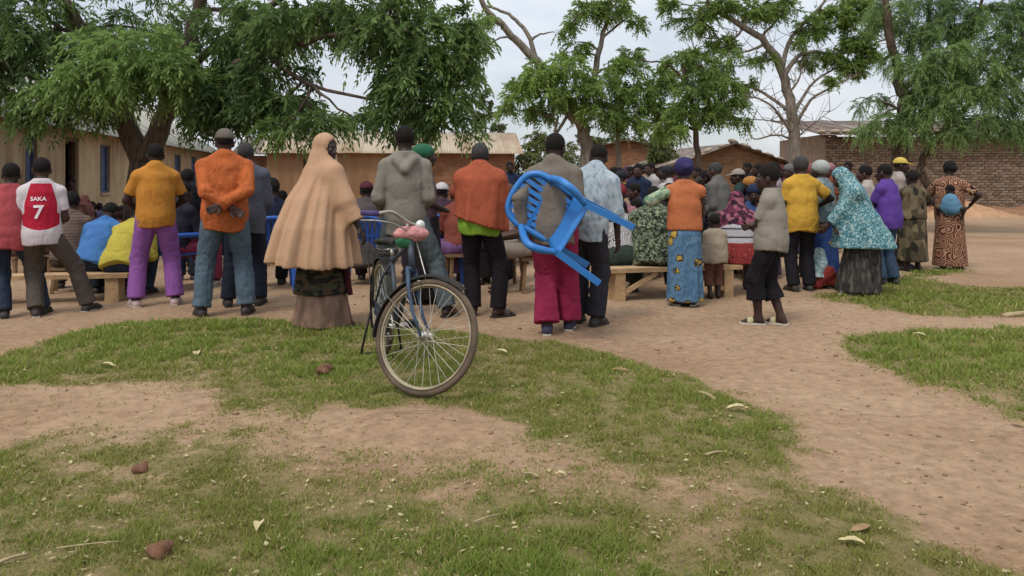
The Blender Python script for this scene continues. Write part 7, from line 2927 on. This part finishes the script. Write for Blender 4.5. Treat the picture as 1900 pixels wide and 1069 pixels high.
    for (k, mk, px, Y, yaw, c, c2, sc, lab) in (
        ('seat', S, 345, 10.6, -10, 'navy', 'charcoal', None, 'seated man in navy shirt seen between mustard and orange shirts'), ('seat', S, 385, 11.6, 20, 'charcoal', 'navy', None, 'seated man in charcoal shirt behind the orange shirt'),
        ('seat', S, 28, 10.2, -20, 'olive', 'brown', None, 'seated man in olive shirt behind the faded red shirt'), ('seat', S, 92, 10.5, -25, 'charcoal', 'brown', None, 'seated man in dark shirt seen past the number seven sleeve'),
        ('seat', S, 520, 11.4, 0, 'grey', 'charcoal', None, 'seated man in grey shirt behind the blue chair'), ('seat_woman', SW, 795, 10.8, 160, 'navy', 'plum', 'rust', 'seated woman in rust headwrap facing the camera beyond the hooded top'),
        ('seat_woman', SW, 640, 12.5, 150, 'maroon', 'brown', 'tan', 'seated woman in tan headwrap behind the sand veil'), ('seat', S, 715, 12.0, 170, 'olive', 'charcoal', None, 'seated man in olive shirt behind the bicycle saddle'),
        ('seat_woman', SW, 868, 13.5, 175, 'rust', 'tan', 'ochre', 'seated woman in ochre headwrap behind the rust shawl')):
        use(k, mk, px, 0, Y, yaw, lab, GB, c, c2, sc, skin=rnd.randrange(3))
    # C: the knot of people between the shawl and the carried chair
    GC = 'listeners facing the camera beyond the rust shawl'
    for (k, mk, px, Y, yaw, c, c2, sc, lab) in (
        ('up', U, 946, 16.0, 175, 'navy', 'charcoal', None, 'man in navy shirt standing furthest back beyond the rust shawl'), ('seat_woman', SW, 930, 13.5, 160, 'ochre', 'brown', 'tan', 'seated woman in ochre top beside the pale pink woman'),
        ('seat_woman', SW, 962, 14.5, 185, 'plum', 'navy', 'lilac', 'seated woman in plum top and lilac headwrap near the carried chair'), ('seat', S, 950, 12.0, 190, 'tan', 'brown', None, 'seated man in tan shirt behind the blue basin'),
        ('seat_woman', SW, 985, 15.5, 170, 'red', 'maroon', 'charcoal', 'seated woman in red top half hidden by the carried chair'), ('floor_woman', FW, 935, 12.6, 150, 'rust', 'brown', 'ochre', 'woman in rust top sitting on the ground before the ochre top')):
        use(k, mk, px, 0, Y, yaw, lab, GC, c, c2, sc, skin=rnd.randrange(3))
    # D: the dense knot right of the pale blue shirt
    GD = 'standing crowd between the pale blue shirt and the gable hut'
    D = [(1140, 13.0, 'black', 'charcoal', None, 0.9, 'in black shirt next to the pale blue sleeve'), (1155, 12.0, 'ochre', 'brown', 'charcoal', .88, 'in ochre top and dark headwrap behind the chair legs'), (1172, 14.2, 'charcoal', 'navy', None, .92, 'in charcoal shirt at the back under the leaning tree'),
         (1185, 11.6, 'navy', 'charcoal', None, .92, 'in navy shirt with back turned above the leaf print'), (1208, 13.2, 'white', 'grey', None, .95, 'in white shirt above the green print man'), (1226, 14.5, 'grey', 'navy', None, .92, 'in grey shirt at the back near the dull bush'),
         (1240, 12.6, 'white', 'brown', 'charcoal', .93, 'in white top and dark headwrap left of the violet headwrap'), (1252, 14.2, 'maroon', 'brown', None, .92, 'in maroon shirt behind the violet headwrap'), (1198, 15.6, 'tan', 'brown', None, .96, 'in tan shirt furthest back before the orange hut'),
         (1164, 16.4, 'plum', 'charcoal', 'plum', .96, 'in plum top and plum headwrap furthest back'), (1148, 15.2, 'rust', 'brown', None, .92, 'in rust shirt behind the black shirt'), (1262, 16.0, 'blue', 'navy', None, .95, 'in blue shirt far behind the violet headwrap'),
         (1232, 16.6, 'black', 'charcoal', None, .95, 'in black shirt far back near the dull bush'), (1295, 15.0, 'brown', 'charcoal', None, .92, 'in brown shirt between violet headwrap and grey suit')]
    for px, Y, c, c2, sc, s, lab in D:
        use('up_woman' if sc else 'up', UW if sc else U, px, 0, Y, rnd.choice((70, 100, 130, -160, 30, 150)) + rnd.uniform(-20, 20), ('woman ' if sc else 'man ') + lab, GD, c, c2, sc, s, skin=rnd.randrange(3))
    GE = 'listeners seated before the standing crowd'
    for (px, Y, c, sc, lab) in ((1165, 10.2, 'tan', None, 'seated man in tan shirt behind the leaf print'), (1190, 10.6, 'navy', None, 'seated man in navy shirt left of the green print man'), (1192, 9.8, 'maroon', None, 'seated child in maroon shirt peering past the green print man'),
                                (1250, 10.0, 'black', None, 'seated man in black shirt between green print and orange top'), (1238, 11.0, 'grey', 'white', 'seated woman in white headwrap above the green print man'), (1152, 9.6, 'pink', 'red', 'seated woman in pink top and red headwrap by the chair legs'),
                                (1345, 10.4, 'brown', None, 'seated man in brown shirt below the grey suit'), (1400, 10.0, 'blue', 'navy', 'seated woman in blue top behind the white striped shirt'), (1300, 9.8, 'charcoal', None, 'seated man in charcoal shirt behind the small child')):
        use('seat_woman' if sc else 'seat', SW if sc else S, px, 0, Y, rnd.choice((20, 60, 100, 160)), lab, GE, c, 'charcoal', sc, .82 if 'child' in lab else 1.0, z=.12, skin=rnd.randrange(3))
    GF = 'people gathered beyond the yellow shirt'
    for (px, Y, c, sc, s, lab) in ((1388, 15.5, 'black', None, .98, 'man in black shirt at the back beyond the pale cap'), (1408, 13.4, 'navy', None, .94, 'man in navy shirt behind the saffron headwrap'), (1452, 15.0, 'maroon', 'maroon', .97, 'woman in maroon headwrap beyond the grey shirted boy'),
                                   (1540, 13.5, 'rust', 'pink', .97, 'woman in pink headwrap behind the teal veil'), (1575, 14.5, 'grey', None, .98, 'man in grey shirt behind the teal veil'), (1466, 12.6, 'teal', 'grey', .95, 'woman in grey headwrap just behind the yellow shirt')):
        use('up_woman' if sc else 'up', UW if sc else U, px, 0, Y, 90 + rnd.uniform(-40, 40), lab, GF, c, 'charcoal', sc, s, skin=rnd.randrange(3))


crowd()

# ------------------------------------------------------------------ litter on the ground
def litter():
    rnd = random.Random(4)
    M_LEAF = mat('dry_leaf', lin('#b3a57c'), 0.9, 0.25, 20)
    M_LEAF2 = mat('dry_leaf_brown', lin('#8d7350'), 0.9, 0.25, 20)
    M_STICK = mat('dry_stick', lin('#9a8a68'), 0.9, 0.25, 20)
    M_CLOD = mat('red_clod', lin('#735340'), 1.0, 0.3, 20, .8, 40)

    def leaf_mesh(L, W, curl, seed):
        r = random.Random(seed)
        n = 8
        V, F = [], []
        for i in range(n + 1):
            f = i / n
            w = W * math.sin(math.pi * min(1, f * .97 + .03)) ** .8
            zz = curl * math.sin(f * 3.1 + r.uniform(-.2, .2)) + .006
            b = .05 * math.sin(f * 4 + seed) * L
            for s, up in ((-1, .5), (0, 0), (1, .5 + .5 * r.random())):
                V.append((b + s * w / 2, (f - .5) * L, zz + up * curl * .6 * abs(s)))
        for i in range(n):
            for k in (0, 1):
                a = i * 3 + k
                F.append((a, a + 1, a + 4, a + 3))
        return V, F

    def drop(name, label, cat, px, py, me, rz, dz=0.0, grp=None, tilt=0):
        g = ground(px, py)
        link(name, me, None, (g.x, g.y, gz(g.x, g.y) + dz), (tilt, 0, rz), label, cat, grp)
    for i, (px, py, L, W, lab, rz) in enumerate([(1597, 1000, .13, .05, 'large curled pale leaf lying in the lower right grass', -1.1), (1580, 1030, .10, .035, 'pale torn leaf just below the large curled leaf', 1.2), (1368, 772, .14, .05, 'flat brown leaf beside the stick near the path edge', 1.5), (232, 618, .17, .05, 'curled pale leaf at the grass edge before the orange shirt', 1.2),
                                                 (365, 667, .12, .07, 'pale leaf in the grass below the orange shirted man', .5), (1705, 630, .12, .05, 'pale leaf on the right hand grass', 1.0), (1150, 696, .15, .05, 'dry leaf on the worn grass below the chair carrier', 1.4), (930, 664, .13, .05, 'dry leaf right of the bicycle wheel', .8),
                                                 (200, 690, .14, .04, 'curled leaf at the bare patch edge on the left', 1.3), (1888, 788, .09, .05, 'small pale leaf where the path meets the right grass', .4), (1040, 905, .06, .03, 'small dry leaf on the thin grass in the middle', 1.4), (480, 1000, .07, .045, 'small pale leaf among the lower left grass', .2)]):
        V, F = leaf_mesh(L * .85, W * .8, .008 + .006 * (i % 3), i)
        B = Buf().add(V, F)
        drop('fallen_leaf', lab, 'leaf', px, py, B.mesh('fallen_leaf', M_LEAF if i % 3 else M_LEAF2), rz, .008, 'fallen leaves')
    for (px, py, L, rz, lab, r) in ((1311, 746, .17, .35, 'short pale stick lying on the grass near the path', .012), (905, 985, .12, -1.0, 'thin straw lying in the lower middle grass', .003), (1325, 860, .10, -1.2, 'short twig at the grass edge by the path', .006), (770, 782, .34, -1.5, 'long thin straw across the bare patch', .003),
                                    (985, 905, .07, 1.1, 'short dark twig on the thin grass', .006), (170, 1030, .22, -1.35, 'thin dark twig in the lower left grass', .003), (20, 1055, .10, -.8, 'pale straw at the lower left corner', .006), (1888, 586, .42, -1.15, 'thick brown branch lying at the edge of the right grass', .028)):
        B = Buf().tube(smooth_path([(0, -L / 2, .004), (.01 * L * 4, 0, .012), (0, L / 2, .006)], 3), [r, r * 1.05, r, r * .95, r * .9, r * .8, r * .7][:7], 6)
        drop('fallen_stick', lab, 'stick', px, py, B.mesh('fallen_stick', M_STICK), rz, .008, 'fallen sticks')
    for (px, py, s, lab) in ((603, 702, .055, 'reddish earth clod in the grass left of the bicycle wheel'), (296, 1046, .04, 'reddish earth clod in the lower left grass'), (262, 888, .035, 'small flat earth clod on the thin grass at left')):
        c = np.zeros(3, dtype=np.float32)
        V, F = snet(lambda P: ell(P, (0, 0, 0), (s, s * .8, s * .75)) + .16 * s * np.sin(P[:, 0] * 90 + 1) * np.sin(P[:, 1] * 80) + .12 * s * np.sin(P[:, 2] * 110 + P[:, 0] * 60), c - s * 1.5, c + s * 1.5, s / 7)
        drop('earth_clod', lab, 'clod', px, py, mesh_np('earth_clod', V, F, True, [M_CLOD]), rnd.uniform(0, 3), s * .45, 'earth clods')
    # crumbs, leaf bits and chaff nobody could count
    n = 7000
    r = np.exp(RNG.uniform(math.log(2.0), math.log(9.0), n))
    th = RNG.uniform(R(-42), R(42), n)
    P = np.stack([r * np.sin(th), r * np.cos(th)], 1)
    g = grass_mask(P)
    keep = RNG.uniform(0, 1, n) < .35 + .65 * (g > .15) * (g < .97)
    P = P[keep]
    n = len(P)
    z = ground_z(P) + .006 + .012 * grass_mask(P)
    a = RNG.uniform(0, 6.28, n)
    L = np.minimum(RNG.gamma(1.6, .003, n) + .003, .014)
    W = L * RNG.uniform(.25, .8, n)
    u = np.column_stack([np.cos(a), np.sin(a), RNG.uniform(-.35, .35, n)])
    w = np.column_stack([-np.sin(a), np.cos(a), RNG.uniform(-.4, .4, n)])
    c = np.column_stack([P, z])
    Vv = np.stack([c - u * L[:, None], c - w * W[:, None], c + u * L[:, None], c + w * W[:, None]], 1).reshape(-1, 3)
    Fv = np.arange(4 * n).reshape(-1, 4)
    m = leaf_mat('chaff', lin('#6f5a3c'), lin('#c4b98c'), .2, .9)
    me = mesh_np('leaf_litter', Vv, Fv, False, [m], {'rnd': ('FACE', RNG.uniform(0, 1, n))})
    link('leaf_litter', me, kind='stuff', label='scattered pale leaf bits and chaff on the ground', cat='litter')


def pebbles():
    n = 1500
    r = np.exp(RNG.uniform(math.log(2.2), math.log(11.0), n))
    th = RNG.uniform(R(-42), R(42), n)
    P = np.stack([r * np.sin(th), r * np.cos(th)], 1)
    P = P[grass_mask(P) < .3]
    n = len(P)
    z = ground_z(P)
    s = RNG.gamma(1.5, .003, n) + .002
    D = np.array([(1, 0, 0), (0, 1, 0), (-1, 0, 0), (0, -1, 0), (0, 0, .7), (0, 0, -.7)])
    V = np.column_stack([P, z + s * .3])[:, None, :] + D[None] * s[:, None, None] * RNG.uniform(.6, 1.4, (n, 6, 1))
    f = np.array([(0, 1, 4), (1, 2, 4), (2, 3, 4), (3, 0, 4), (1, 0, 5), (2, 1, 5), (3, 2, 5), (0, 3, 5)])
    F = (np.arange(n)[:, None, None] * 6 + f[None]).reshape(-1, 3)
    me = mesh_np('pebbles', V.reshape(-1, 3), F, False, [mat('pebble', lin('#8d6f58'), 1.0, .35, 3.0)])
    link('pebbles', me, kind='stuff', label='small pebbles and crumbs of earth on the bare ground', cat='pebbles')


litter()
pebbles()
